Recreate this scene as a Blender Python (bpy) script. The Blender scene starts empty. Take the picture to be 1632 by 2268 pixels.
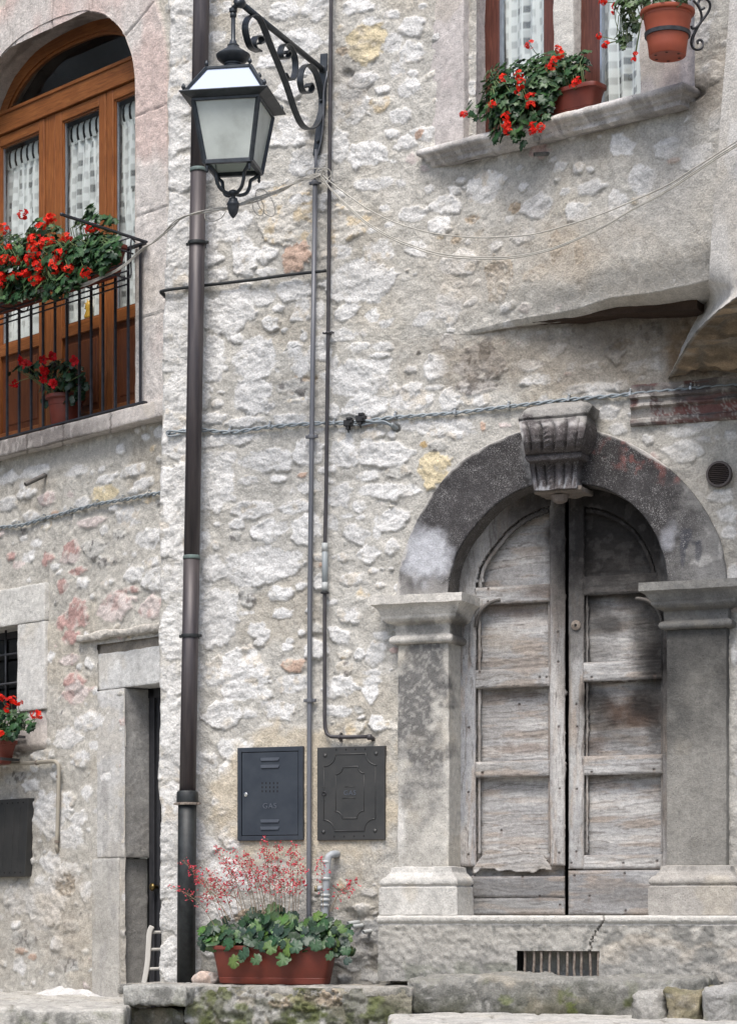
import bpy, bmesh, math, random
import numpy as np
from mathutils import Vector, Matrix
R = math.radians
sc = bpy.context.scene
COL = sc.collection

# ------------------------------------------------------------------ camera, sky, sun, exposure
FPX, CX, HZ, EYE = 5549.0, 816.0, 2030.0, 1.6      # focal length, centre column, horizon row (units of a 1632-wide frame), eye height
cd = bpy.data.cameras.new('camera'); cam = bpy.data.objects.new('camera', cd); COL.objects.link(cam)
cam.location = (0, 0, EYE); cam.rotation_euler = (R(90), 0, 0)
cd.sensor_fit = 'HORIZONTAL'; cd.sensor_width = 36; cd.lens = FPX / 1632 * 36
cd.shift_y = (HZ - 1134) / 1632; cd.clip_start = .1; cd.clip_end = 500
sc.camera = cam
W = bpy.data.worlds.new('World'); sc.world = W; W.use_nodes = True
nt = W.node_tree; bgn = nt.nodes['Background']
sky = nt.nodes.new('ShaderNodeTexSky'); sky.sky_type = 'NISHITA'; sky.sun_disc = False
SUN_EL, SUN_AZ = 60.0, -16.0        # azimuth: degrees to the right of straight behind the camera
sky.sun_elevation = R(SUN_EL); sky.sun_rotation = R(180 - SUN_AZ)
sky.air_density = 1.0; sky.dust_density = 3.2; sky.ozone_density = 1.0
nt.links.new(sky.outputs[0], bgn.inputs[0]); bgn.inputs[1].default_value = .09
sl = bpy.data.lights.new('sun', 'SUN'); sun = bpy.data.objects.new('sun', sl); COL.objects.link(sun)
sl.energy = 1.5;  sl.angle = R(28); sl.color = (1, .965, .925)
_az = R(SUN_AZ)
sd = Vector((math.sin(_az) * math.cos(R(SUN_EL)), -math.cos(_az) * math.cos(R(SUN_EL)), math.sin(R(SUN_EL))))
sun.rotation_euler = sd.to_track_quat('Z', 'Y').to_euler(); sun.location = (3, -3, 12)
sc.view_settings.view_transform = 'Standard'; sc.view_settings.look = 'None'
sc.view_settings.gamma = 1; sc.view_settings.use_curve_mapping = False
sc.view_settings.exposure = 1.24
sc.cycles.max_bounces = 6; sc.cycles.diffuse_bounces = 3; sc.cycles.transparent_max_bounces = 8

# ------------------------------------------------------------------ noise
def _h(ix, iy, iz, seed):
    h = (ix.astype(np.uint32) * np.uint32(374761393) + iy.astype(np.uint32) * np.uint32(668265263)
         + iz.astype(np.uint32) * np.uint32(2147483647 - 1274126177) + np.uint32((seed * 974711 + 12345) & 0xffffffff))
    h = (h ^ (h >> np.uint32(13))) * np.uint32(1274126177)
    h = (h ^ (h >> np.uint32(16))) * np.uint32(2246822519)
    h = h ^ (h >> np.uint32(15))
    return (h & np.uint32(0xffffff)).astype(np.float32) / np.float32(0xffffff)
def vn(x, y, z=None, seed=0):
    """value noise, -1..1"""
    x = np.asarray(x, np.float64); y = np.asarray(y, np.float64)
    x, y = np.broadcast_arrays(x, y)
    fx = np.floor(x); fy = np.floor(y)
    ix = fx.astype(np.int64) & 0xffffffff; iy = fy.astype(np.int64) & 0xffffffff
    tx = x - fx; ty = y - fy
    tx = tx * tx * tx * (tx * (tx * 6 - 15) + 10); ty = ty * ty * ty * (ty * (ty * 6 - 15) + 10)
    def lay(iz):
        a = _h(ix, iy, iz, seed); b = _h(ix + 1, iy, iz, seed); c = _h(ix, iy + 1, iz, seed); d = _h(ix + 1, iy + 1, iz, seed)
        return (a + (b - a) * tx) * (1 - ty) + (c + (d - c) * tx) * ty
    if z is None:
        return (lay(np.zeros_like(ix)) * 2 - 1)
    z = np.broadcast_to(np.asarray(z, np.float64), x.shape)
    fz = np.floor(z); iz = fz.astype(np.int64) & 0xffffffff; tz = z - fz; tz = tz * tz * (3 - 2 * tz)
    return (lay(iz) * (1 - tz) + lay(iz + 1) * tz) * 2 - 1
def fbm(x, y, z=None, o=4, seed=0, g=.5, l=2.03):
    a = 1.0; s = 0.0; t = 0.0
    for k in range(o):
        s = s + a * vn(x, y, z, seed + k * 17); t += a; a *= g
        x = x * l + 13.7; y = y * l + 7.1
        if z is not None: z = z * l + 3.3
    return s / t * 1.5
def ridged(x, y, o=3, seed=0):
    a = 1.0; s = 0.0; t = 0.0
    for k in range(o):
        s = s + a * (1 - 2 * np.abs(vn(x, y, None, seed + k * 31))); t += a; a *= .5
        x = x * 2.1 + 5.2; y = y * 2.1 + 1.9
    return s / t
def cells(x, y, seed=0):
    """jittered cells: (distance to the nearest edge, cell value)"""
    ix, iy = np.floor(x), np.floor(y); f1 = np.full(x.shape, 9.0); f2 = f1.copy(); idv = np.zeros(x.shape)
    for a in (-1, 0, 1):
        for b in (-1, 0, 1):
            cx_, cy_ = ix + a, iy + b; u = cx_.astype(np.int64) & 0xffffffff; v = cy_.astype(np.int64) & 0xffffffff; zz = np.zeros_like(u)
            d = np.hypot(cx_ + _h(u, v, zz, seed) - x, cy_ + _h(u, v, zz, seed + 1) - y); h = _h(u, v, zz, seed + 2)
            near = d < f1; f2 = np.where(near, f1, np.minimum(f2, d)); idv = np.where(near, h, idv); f1 = np.where(near, d, f1)
    return f2 - f1, idv
def sstep(a, b, x):
    t = np.clip((x - a) / (b - a), 0, 1); return t * t * (3 - 2 * t)

# ------------------------------------------------------------------ frames: a vertical wall plane, s along it, n out towards the street, z up
class Frame:
    def __init__(self, ox, oy, ang):
        self.ox, self.oy, self.a = ox, oy, ang
        self.d = (math.cos(ang), -math.sin(ang)); self.N = (-math.sin(ang), -math.cos(ang))
    def px(self, x, y, n=0.0):
        """(s, z) of the wall point at offset n seen at frame position x, y"""
        u = (x - CX) / FPX
        ox = self.ox + self.N[0] * n; oy = self.oy + self.N[1] * n
        # (ox + s dx) = u (oy + s dy)
        s = (u * oy - ox) / (self.d[0] - u * self.d[1])
        Y = oy + s * self.d[1]
        return s, EYE + (HZ - y) * Y / FPX
    def s_at(self, x, n=0.0): return self.px(x, 0, n)[0]
    def z_at(self, x, y, n=0.0): return self.px(x, y, n)[1]
    def world(self, s, n, z): return Vector((self.ox + s * self.d[0] + n * self.N[0], self.oy + s * self.d[1] + n * self.N[1], z))
    def to_px(self, s, z, n=0.0):
        X = self.ox + s * self.d[0] + n * self.N[0]; Y = self.oy + s * self.d[1] + n * self.N[1]
        return CX + FPX * X / Y, HZ - FPX * (z - EYE) / Y
    def from_world(self, X, Y):
        dx, dy = X - self.ox, Y - self.oy
        return dx * self.d[0] + dy * self.d[1], dx * self.N[0] + dy * self.N[1]
    def P(self, x, y, n=0.0):
        s, z = self.px(x, y, n); return (s, n, z)
A = Frame(0, 16.02, math.atan(.42))            # house with the arched doorway
B = Frame(0, 15.5, math.atan(1.126))           # neighbour house on the left
S0 = A.s_at(985)
_o = A.world(S0, 0, 0)
U = Frame(_o.x, _o.y, math.atan(.8526))        # the bowed upper wall round the window
KU = math.tan(U.a - A.a)                       # how fast it leaves the wall below
F0 = Frame(0, 0, 0)

# ------------------------------------------------------------------ objects
BASE = {}
def root(name, label, cat, fr, base, group=None, kind=None):
    o = bpy.data.objects.new(name, None); COL.objects.link(o)
    o.empty_display_size = .1
    o.location = fr.world(*base); o.rotation_euler = (0, 0, -fr.a)
    o['label'] = label; o['category'] = cat
    if group: o['group'] = group
    if kind: o['kind'] = kind
    BASE[o.name] = (fr, base)
    return o
def meshobj(name, V, F, mat, parent, smooth=False, col=None, fix=True, bevel=0.0, label=None):
    """V in frame coordinates (s, n, z); child of parent"""
    fr, base = BASE[parent.name]
    V = np.asarray(V, np.float64)
    L = np.empty_like(V); L[:, 0] = V[:, 0] - base[0]; L[:, 1] = -(V[:, 1] - base[1]); L[:, 2] = V[:, 2] - base[2]
    me = bpy.data.meshes.new(name)
    if isinstance(F, np.ndarray) and F.ndim == 2:
        k = F.shape[1]; nf = len(F)
        me.vertices.add(len(L)); me.vertices.foreach_set('co', L.astype(np.float32).ravel())
        me.loops.add(nf * k); me.loops.foreach_set('vertex_index', F.astype(np.int32).ravel())
        me.polygons.add(nf); me.polygons.foreach_set('loop_start', np.arange(0, nf * k, k, dtype=np.int32))
        me.update(calc_edges=True); me.validate()
    else:
        me.from_pydata([tuple(v) for v in L], [], [tuple(f) for f in F]); me.update()
    if fix:
        bm = bmesh.new(); bm.from_mesh(me); bmesh.ops.recalc_face_normals(bm, faces=bm.faces); bm.to_mesh(me); bm.free()
    if col is not None:
        at = me.color_attributes.new('Col', 'FLOAT_COLOR', 'POINT')
        c4 = np.ones((len(V), 4), np.float32); c4[:, :3] = np.clip(col, 0, 1); at.data.foreach_set('color', c4.ravel())
    if smooth: me.polygons.foreach_set('use_smooth', np.ones(len(me.polygons), bool))
    me.materials.append(mat)
    o = bpy.data.objects.new(name, me); COL.objects.link(o); o.parent = parent
    BASE[o.name] = (fr, base)
    if bevel:
        m = o.modifiers.new('bevel', 'BEVEL'); m.width = bevel; m.segments = 2; m.limit_method = 'ANGLE'; m.angle_limit = R(40)
    if label: o['label'] = label
    return o

class MB:
    def __init__(self): self.v = []; self.f = []
    def add(self, vs, fs):
        k = len(self.v); self.v += [tuple(v) for v in vs]; self.f += [tuple(i + k for i in f) for f in fs]; return self
    def box(self, s0, s1, n0, n1, z0, z1):
        vs = [(s, n, z) for z in (z0, z1) for n in (n0, n1) for s in (s0, s1)]
        return self.add(vs, [(0, 2, 3, 1), (4, 5, 7, 6), (0, 1, 5, 4), (2, 6, 7, 3), (0, 4, 6, 2), (1, 3, 7, 5)])
    def bar(self, a, b, w, h, up=(0, 0, 1)):
        """box bar from a to b; w across, h along up"""
        a, b = Vector(a), Vector(b); d = (b - a).normalized(); u = Vector(up)
        x = d.cross(u)
        if x.length < 1e-4: x = d.cross(Vector((1, 0, 0)))
        x.normalize(); u = x.cross(d).normalized()
        vs = [p + x * (i * w / 2) + u * (j * h / 2) for p in (a, b) for (i, j) in ((-1, -1), (1, -1), (1, 1), (-1, 1))]
        return self.add(vs, [(0, 1, 2, 3), (4, 7, 6, 5), (0, 4, 5, 1), (1, 5, 6, 2), (2, 6, 7, 3), (3, 7, 4, 0)])
    def prism(self, poly, n0, n1):
        m = len(poly)
        vs = [(p[0], n0, p[1]) for p in poly] + [(p[0], n1, p[1]) for p in poly]
        fs = [tuple(range(m)), tuple(range(2 * m - 1, m - 1, -1))] + [(i, (i + 1) % m, (i + 1) % m + m, i + m) for i in range(m)]
        return self.add(vs, fs)
    def tube(self, pts, r, seg=10, cap=True, flat=None):
        """round tube through pts; r number or list; flat=(w,h,up) gives a flat strap"""
        pts = [Vector(p) for p in pts]; m = len(pts)
        rs = r if isinstance(r, (list, tuple)) else [r] * m
        T = []
        for i in range(m):
            t = pts[min(i + 1, m - 1)] - pts[max(i - 1, 0)]
            T.append(t.normalized() if t.length > 1e-9 else Vector((0, 0, 1)))
        x = T[0].cross(Vector((0, 0, 1)))
        if x.length < .05: x = T[0].cross(Vector((1, 0, 0)))
        x.normalize(); vs = []
        for i in range(m):
            x = (x - T[i] * x.dot(T[i])); x.normalize(); y = T[i].cross(x)
            for k in range(seg):
                an = 2 * math.pi * k / seg
                vs.append(pts[i] + (x * math.cos(an) + y * math.sin(an)) * rs[i])
        fs = [(i * seg + k, i * seg + (k + 1) % seg, (i + 1) * seg + (k + 1) % seg, (i + 1) * seg + k) for i in range(m - 1) for k in range(seg)]
        if cap: fs += [tuple(range(seg - 1, -1, -1)), tuple(range((m - 1) * seg, m * seg))]
        return self.add(vs, fs)
    def strap(self, pts, w, t, side):
        """flat iron strap bent through pts; width w along side, thickness t"""
        pts = [Vector(p) for p in pts]; m = len(pts); side = Vector(side).normalized(); vs = []
        for i in range(m):
            d = (pts[min(i + 1, m - 1)] - pts[max(i - 1, 0)]).normalized(); nn = d.cross(side).normalized()
            for (a, b) in ((-1, -1), (1, -1), (1, 1), (-1, 1)): vs.append(pts[i] + side * (a * w / 2) + nn * (b * t / 2))
        fs = [(i * 4 + k, i * 4 + (k + 1) % 4, (i + 1) * 4 + (k + 1) % 4, (i + 1) * 4 + k) for i in range(m - 1) for k in range(4)]
        fs += [(3, 2, 1, 0), tuple(range((m - 1) * 4, m * 4))]
        return self.add(vs, fs)
    def lathe(self, c, prof, seg=20, axis=(0, 0, 1), cap=True):
        """prof: list of (radius, height along axis)"""
        c = Vector(c); ax = Vector(axis).normalized()
        x = ax.cross(Vector((0, 1, 0)))
        if x.length < .1: x = ax.cross(Vector((1, 0, 0)))
        x.normalize(); y = ax.cross(x); vs = []
        for (r, h) in prof:
            for k in range(seg):
                an = 2 * math.pi * k / seg; vs.append(c + ax * h + (x * math.cos(an) + y * math.sin(an)) * r)
        m = len(prof)
        fs = [(i * seg + k, i * seg + (k + 1) % seg, (i + 1) * seg + (k + 1) % seg, (i + 1) * seg + k) for i in range(m - 1) for k in range(seg)]
        if cap: fs += [tuple(range(seg - 1, -1, -1)), tuple(range((m - 1) * seg, m * seg))]
        return self.add(vs, fs)
    def obj(self, name, mat, parent, smooth=False, bevel=0.0, label=None, fix=True, auto=None):
        o = meshobj(name, np.array(self.v), self.f, mat, parent, smooth=smooth, bevel=bevel, label=label, fix=fix)
        if auto: o.data.set_sharp_from_angle(angle=R(auto)); 
        return o

def grid_faces(nr, nc, flip=False):
    i = np.arange(nr - 1)[:, None]; j = np.arange(nc - 1)[None, :]
    a = (i * nc + j).ravel(); b = a + 1; c = b + nc; d = a + nc
    return np.stack([a, b, c, d] if not flip else [a, d, c, b], 1)

def crom(pts, k=8):
    """smooth curve through points"""
    P = [Vector(p) for p in pts]; out = []
    for i in range(len(P) - 1):
        a = P[max(i - 1, 0)]; b = P[i]; c = P[i + 1]; d = P[min(i + 2, len(P) - 1)]
        for j in range(k):
            t = j / k
            out.append(.5 * ((2 * b) + (c - a) * t + (2 * a - 5 * b + 4 * c - d) * t * t + (3 * b - a - 3 * c + d) * t ** 3))
    out.append(P[-1]); return out
def spiral(c, r0, r1, a0, a1, k=24):
    """in-plane spiral, returns (u,v)"""
    return [(c[0] + (r0 + (r1 - r0) * i / k) * math.cos(a0 + (a1 - a0) * i / k), c[1] + (r0 + (r1 - r0) * i / k) * math.sin(a0 + (a1 - a0) * i / k)) for i in range(k + 1)]

# ------------------------------------------------------------------ materials
def newmat(name):
    m = bpy.data.materials.new(name); m.use_nodes = True; return m, m.node_tree, m.node_tree.nodes['Principled BSDF']
def nd(t, typ, **kw):
    n = t.nodes.new(typ)
    for k, v in kw.items():
        if k in n.inputs: n.inputs[k].default_value = v
        else: setattr(n, k, v)
    return n
def coords(t, scale=(1, 1, 1)):
    tc = t.nodes.new('ShaderNodeTexCoord'); mp = t.nodes.new('ShaderNodeMapping'); mp.inputs['Scale'].default_value = scale
    t.links.new(tc.outputs['Object'], mp.inputs[0]); return mp.outputs[0]
def ramp(t, fac, stops):
    r = t.nodes.new('ShaderNodeValToRGB'); e = r.color_ramp.elements
    while len(e) < len(stops): e.new(.5)
    for el, (p, c) in zip(e, stops):
        el.position = p; el.color = (c[0], c[1], c[2], 1) if isinstance(c, (tuple, list)) else (c, c, c, 1)
    t.links.new(fac, r.inputs[0]); return r.outputs[0]
def mixc(t, fac, a, b, mode='MIX'):
    n = t.nodes.new('ShaderNodeMix'); n.data_type = 'RGBA'; n.blend_type = mode
    for sock, v in ((n.inputs[0], fac), (n.inputs[6], a), (n.inputs[7], b)):
        if isinstance(v, bpy.types.NodeSocket): t.links.new(v, sock)
        elif isinstance(v, (tuple, list)): sock.default_value = (v[0], v[1], v[2], 1)
        else: sock.default_value = v
    return n.outputs[2]
def noise(t, vec, scale, detail=4, rough=.55, dist=0.0):
    n = t.nodes.new('ShaderNodeTexNoise'); n.inputs['Scale'].default_value = scale; n.inputs['Detail'].default_value = detail
    n.inputs['Roughness'].default_value = rough; n.inputs['Distortion'].default_value = dist
    t.links.new(vec, n.inputs['Vector']); return n.outputs[0]
def bump(t, h, bsdf, strength=.5, dist=.01):
    b = t.nodes.new('ShaderNodeBump'); b.inputs['Strength'].default_value = strength; b.inputs['Distance'].default_value = dist
    t.links.new(h, b.inputs['Height']); t.links.new(b.outputs[0], bsdf.inputs['Normal'])
def stone_mat(name, lo=.78, hi=1.12, fine=90, bs=.6, bd=.006, pits=.0, rough=.92):
    m, t, p = newmat(name); v = coords(t)
    at = t.nodes.new('ShaderNodeAttribute'); at.attribute_name = 'Col'
    n1 = noise(t, v, fine, 5, .7); n2 = noise(t, v, fine * .22, 4, .6)
    c = mixc(t, 1.0, at.outputs[0], ramp(t, n1, [(.36, lo), (.64, hi)]), 'MULTIPLY')
    c = mixc(t, 1.0, c, ramp(t, n2, [(.34, .86), (.66, 1.1)]), 'MULTIPLY')
    h = t.nodes.new('ShaderNodeMath'); h.operation = 'ADD'; t.links.new(n1, h.inputs[0]); t.links.new(n2, h.inputs[1])
    hh = h.outputs[0]
    if pits:
        vo = t.nodes.new('ShaderNodeTexVoronoi'); vo.inputs['Scale'].default_value = 55; t.links.new(v, vo.inputs['Vector'])
        pr = ramp(t, vo.outputs['Distance'], [(.12, 0.0), (.2, 1.0)])
        n3 = noise(t, v, 9, 2); pm = ramp(t, n3, [(.5, 0.0), (.62, 1.0)])
        k = mixc(t, pm, (1, 1, 1), pr)
        c = mixc(t, pits, c, mixc(t, 1.0, c, k, 'MULTIPLY'))
    t.links.new(c, p.inputs['Base Color']); p.inputs['Roughness'].default_value = rough
    p.inputs['Specular IOR Level'].default_value = .25
    bump(t, hh, p, bs, bd); return m
def plain(name, c1, c2=None, scale=20, rough=.5, metal=0.0, bs=.0, stretch=(1, 1, 1), spec=.5, stops=(.35, .65)):
    m, t, p = newmat(name)
    if c2 is None: c2 = tuple(x * .8 for x in c1)
    v = coords(t, stretch); n = noise(t, v, scale, 5, .6)
    t.links.new(ramp(t, n, [(stops[0], c1), (stops[1], c2)]), p.inputs['Base Color'])
    p.inputs['Roughness'].default_value = rough; p.inputs['Metallic'].default_value = metal; p.inputs['Specular IOR Level'].default_value = spec
    if bs: bump(t, noise(t, v, scale * 3, 3), p, bs, .003)
    return m
def attr_mat(name, rough=.5, spec=.3, trans=0.0):
    m, t, p = newmat(name)
    at = t.nodes.new('ShaderNodeAttribute'); at.attribute_name = 'Col'
    t.links.new(at.outputs[0], p.inputs['Base Color']); p.inputs['Roughness'].default_value = rough; p.inputs['Specular IOR Level'].default_value = spec
    if trans:
        tr = t.nodes.new('ShaderNodeBsdfTranslucent'); t.links.new(at.outputs[0], tr.inputs[0])
        mx = t.nodes.new('ShaderNodeMixShader'); mx.inputs[0].default_value = trans
        t.links.new(p.outputs[0], mx.inputs[1]); t.links.new(tr.outputs[0], mx.inputs[2])
        t.links.new(mx.outputs[0], t.nodes['Material Output'].inputs[0])
    return m
M = {}
def soot_mat():
    m = stone_mat('sooty_limestone', .8, 1.15, 100, .9, .006); t = m.node_tree; p = t.nodes['Principled BSDF']; v = coords(t)
    base = p.inputs['Base Color'].links[0].from_socket
    n1 = noise(t, v, 190, 2, .5); n2 = noise(t, v, 11, 4, .65); sp = t.nodes.new('ShaderNodeMath'); sp.operation = 'MULTIPLY_ADD'; sp.inputs[1].default_value = .38
    t.links.new(n2, sp.inputs[0]); t.links.new(n1, sp.inputs[2])
    f = ramp(t, sp.outputs[0], [(.76, 0.0), (.90, 1.0)])
    at = t.nodes.new('ShaderNodeAttribute'); at.attribute_name = 'Col'; dk = ramp(t, at.outputs['Fac'], [(.12, 1.0), (.34, 0.0)])
    mu = t.nodes.new('ShaderNodeMath'); mu.operation = 'MULTIPLY'; t.links.new(f, mu.inputs[0]); t.links.new(dk, mu.inputs[1])
    t.links.new(mixc(t, mu.outputs[0], base, (.27, .265, .26)), p.inputs['Base Color']); return m
M['soot'] = soot_mat()
M['rubble'] = stone_mat('rubble_limestone', .76, 1.16, 85, 1.0, .008)
M['dressed'] = stone_mat('dressed_limestone', .80, 1.12, 110, .8, .006, pits=.7)
M['iron'] = plain('black_iron', (.022, .024, .028), (.05, .052, .058), 30, .45, .3, .2)
M['lampiron'] = plain('lamp_iron', (.03, .036, .042), (.055, .062, .07), 22, .42, .4, .15)
M['terracotta'] = plain('terracotta_plastic', (.150, .026, .014), (.115, .022, .012), 9, .5, 0, .1)
M['pot_orange'] = plain('orange_plastic', (.34, .075, .034), (.28, .06, .03), 6, .5, 0, .05)
M['leaf'] = attr_mat('leaf', .42, .4, .18)
M['petal'] = attr_mat('petal', .6, .2, .25)
# ------------------------------------------------------------------ stones of the walls: (x, y, w, h, tint, tilt) read in blocks
def blk(ox, oy, k, txt):
    out = []
    for t in txt.split(';'):
        q = t.split(',')
        if len(q) < 4: continue
        x, y, w, h = [float(a) for a in q[:4]]; tint = q[4].strip() if len(q) > 4 else 'w'; ang = float(q[5]) if len(q) > 5 else 0.0
        out.append((ox + k * x, oy + k * y, k * w, k * h, tint, ang))
    return out
ST_A = []
ST_A += blk(359, 783.4, .3741, "300,80,150,170;575,70,210,150;550,240,210,190;330,295,60,50;830,60,110,90;815,190,170,110,b;815,275,110,40;300,390,150,60;500,400,200,60;760,390,160,60;390,510,340,70;610,625,280,130;865,590,160,150;335,640,200,110;320,800,200,250;505,750,100,50;685,745,90,45;830,720,50,30,r;975,690,100,35;870,795,130,80;780,815,40,40;775,905,160,80;530,925,220,100;440,1010,80,60;640,1050,190,140;860,1040,180,170;320,1135,35,60,w,15;600,1260,420,200;510,1440,90,120,g;710,1420,140,90;930,1350,70,80;500,1535,80,30;710,1540,100,60;330,1560,230,330;560,1640,100,80;620,1660,30,60;830,1650,50,45;900,1630,70,60,g;580,1710,70,50;755,1700,50,35;740,1740,60,50;900,1750,120,110;790,1850,140,80,r;450,1900,400,230;770,1950,170,90;700,2110,150,130;520,2140,90,50;650,2140,60,40;640,2210,120,60;1050,1670,140,90,w,-25;1170,1780,60,70;1270,1770,90,120;1260,1890,110,40;1060,1980,170,130;1240,2000,80,110;1040,2120,130,60;920,1250,60,40,r;440,2000,150,120;360,2150,180,150;310,1270,120,150;240,1100,80,120;700,2350,150,90;560,2300,110,60;60,720,150,250;60,1000,150,200;60,1230,150,200;60,1480,150,230;60,1720,150,200;60,1950,150,220;60,2180,150,230;60,2430,150,240;60,2680,150,260;60,2960,150,260;60,3220,150,240;60,3470,150,240;430,2350,180,120;380,2500,90,120;370,2650,130,90;420,2840,150,130;380,3060,200,140;480,3120,170,100;350,3300,250,160;560,3350,230,110,b;900,3160,110,110;340,3500,230,150;960,3420,200,140;1190,3290,100,70;1210,2560,80,60,b;1290,3420,130,150;1180,3430,180,130;1120,3560,220,160")
ST_A += blk(352.5, 391.7, .32, "880,260,340,350,s;1290,310,260,220,s;450,340,270,230;590,550,150,280,w,10;740,550,110,110;940,560,200,160,r;1230,520,190,90;1510,500,190,140;1400,730,400,240;420,680,130,80;740,660,130,60;930,780,230,140;480,960,300,230;690,830,170,110;770,1010,110,90;820,910,70,50;990,940,110,140;1100,930,70,110;1300,940,140,110,w,20;1480,960,80,90;1240,1090,240,80;370,1270,150,300;680,1250,250,280;640,1510,240,220,w,-12;540,1120,80,60;1000,1110,40,50;930,1190,100,110;1110,1190,150,130;990,1320,130,100;950,1460,200,120,g;1380,1180,140,70;1550,1170,130,60;1520,1235,120,35;1420,1080,60,50;1330,1275,60,25;400,1570,70,60;115,100,150,260;110,400,160,250;100,700,150,290;100,1000,150,290;100,1280,150,290;120,1560,140,250;950,1545,110,30,s;370,560,150,90;860,1060,40,30;600,750,90,50;470,800,90,40;1130,200,60,90;960,160,140,60;700,60,200,60;560,130,200,60")
ST_A += blk(359, 0, .32, "390,50,160,90;850,80,200,100;1060,60,180,140;1340,45,170,100;1400,290,230,250,y;1590,100,100,60;750,420,190,90;950,300,280,170;1390,560,180,110;1300,720,260,250;1530,620,100,60;900,850,210,100;1000,1130,220,200;860,960,260,120;1430,1060,250,150;1220,1010,120,180;1440,1270,270,90;1100,1380,80,90;150,170,110,160;150,340,110,170;140,500,110,130;110,700,150,180;110,900,150,200;100,1110,150,210;520,400,150,140;600,120,150,120;1450,150,120,60;1600,300,120,120;1620,480,110,80;1640,800,130,90;1690,980,140,90;1600,930,80,60;1720,200,140,90;1710,620,120,110;1250,350,90,60,b;750,230,200,90;1000,470,140,80;880,620,160,120;1190,1350,120,60;130,20,130,110")
ST_A += blk(718, 783.4, .259, "300,200,470,270;470,15,160,45;220,65,60,30;90,80,60,110;740,130,90,60;950,110,170,210;1310,100,310,270,d;605,310,80,100;750,290,140,90;740,400,310,180;930,290,160,40;1070,400,140,190;1290,280,290,110,d;1310,390,200,100;370,450,350,180;80,490,90,120;940,640,560,110,w,-9;400,690,170,100;165,650,80,40;580,690,70,80;170,840,200,230,w,10;550,850,460,200,w,-6;640,1010,220,120,g;390,1050,180,90;60,990,80,60;930,990,240,230,y;900,1110,90,110,y;860,770,90,60,o;980,790,150,90,g;130,1220,200,180;560,1180,420,140,w,-5;560,1430,250,170;300,1300,110,100;190,1390,120,35;310,1400,80,40;450,1530,60,110;270,1540,210,140,w,-20;580,1650,90,130;390,1720,180,140;165,1745,90,70;70,1430,100,130;230,1920,170,110;420,1860,80,50;570,1838,35,20;200,2230,200,120;320,2060,100,80,s;1360,620,50,90,r;480,1980,90,50")
ST_A += blk(881, 0, .46, "70,110,110,60;60,250,110,90;60,420,90,70;425,890,190,140;155,905,45,35;70,1030,120,80;200,1085,110,80;230,985,130,80;670,990,130,100;870,1020,130,90;1170,865,130,110,w,-25;1080,700,120,90,w,-20;870,805,60,50;780,800,60,50;1290,710,120,80;1440,765,150,110;1050,975,90,130;930,900,130,60;1180,955,120,40,s;300,1250,130,90;610,1130,110,70;760,1180,60,130,b;870,1220,50,100,b;285,1160,60,50,b;1330,770,60,30,r;1500,360,150,100;1420,160,170,90;130,640,110,60;30,560,60,70;600,900,50,40;1550,560,110,90;360,1060,80,40,b;560,1000,60,50,b;100,650,30,40,r")
ST_A += blk(979, 457, .4, "95,320,190,130;40,540,130,200;85,435,50,40;320,390,150,230,b;510,370,110,90,b;220,850,200,200,d;190,990,190,90,d;35,1080,90,120;70,1220,150,110;30,760,90,80;470,880,180,70;540,960,200,60;840,880,120,40;710,880,70,60;1110,890,170,60;1000,990,80,70;1340,1250,150,50;640,790,90,80;1150,690,120,90,g;960,800,110,90,g;800,750,120,80,g;1000,760,100,60,b;620,740,60,60,g;700,690,70,40,g")
ST_A += blk(816, 849, .5, "1390,215,110,35;1610,235,60,40;1410,300,150,100;1590,580,90,60;1560,500,110,60;1600,660,60,50;1010,60,120,60;980,20,200,40;1060,130,80,60;1100,200,60,40;20,1210,60,80;20,1320,80,40;30,1500,60,70;60,1120,70,40;1610,850,50,80;1500,250,90,30;1620,1200,30,90;1480,180,120,40;1560,430,70,30")
ST_A = [q for q in ST_A if q[0] > 402]
_r = random.Random(8); _y = -40
for _i in range(40):
    _hh = _r.uniform(62, 112); _w = (118, 82)[_i % 2] + _r.uniform(-14, 16)
    ST_A.append((352 + _w / 2 - 6, _y + _hh / 2, _w, _hh, 'Q', _r.uniform(-3, 3))); _y += _hh + 5
    if _y > 2200: break
ST_B = []
ST_B += blk(0, 1077, .28, "600,1010,180,200,p;900,950,260,210,q;570,500,130,130,p;560,570,140,80,q;380,580,90,100,p;720,280,200,80,q;1030,240,170,130;1180,410,190,150;740,490,160,130,g;620,670,110,60,p;500,780,90,100,p;1070,700,150,130;850,760,90,60;650,770,90,80;1030,820,180,50,p;1210,740,170,170;1190,960,180,160,q;570,1210,130,110,p;550,1370,130,80,q;590,1550,150,130,p;600,1640,190,150,q;700,1870,200,130;540,2000,200,150;480,1090,60,100,p;90,560,80,60,p;430,210,60,30,r;820,60,200,110,y;1180,90,100,90,s;380,100,120,90,q;200,60,150,80;60,140,150,90;650,130,120,70;300,-120,220,90;60,-60,170,80;620,-120,170,80;850,-60,150,70;1050,-120,170,90;1150,-30,160,80;1090,30,120,60;240,240,120,70;950,380,90,80,g;850,600,160,60,g;300,450,90,60;150,620,90,60,q;430,640,60,50;900,180,90,50;1210,600,150,70;240,560,100,90")
ST_B += blk(0, 1632, .2807, "400,620,260,300;560,800,150,170;400,1000,170,150;540,1080,180,150;690,440,90,110;500,500,200,120;350,1300,300,380;680,1020,60,50,g;260,1740,70,60,r;530,1810,170,90,g;620,650,110,110;150,1290,220,260;560,1500,120,90,g;200,1600,180,140,g;120,330,170,90,g;680,1200,90,130;520,1180,150,160,b;160,1690,90,50,r;330,150,170,90;640,180,150,110;240,380,140,90")
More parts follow.
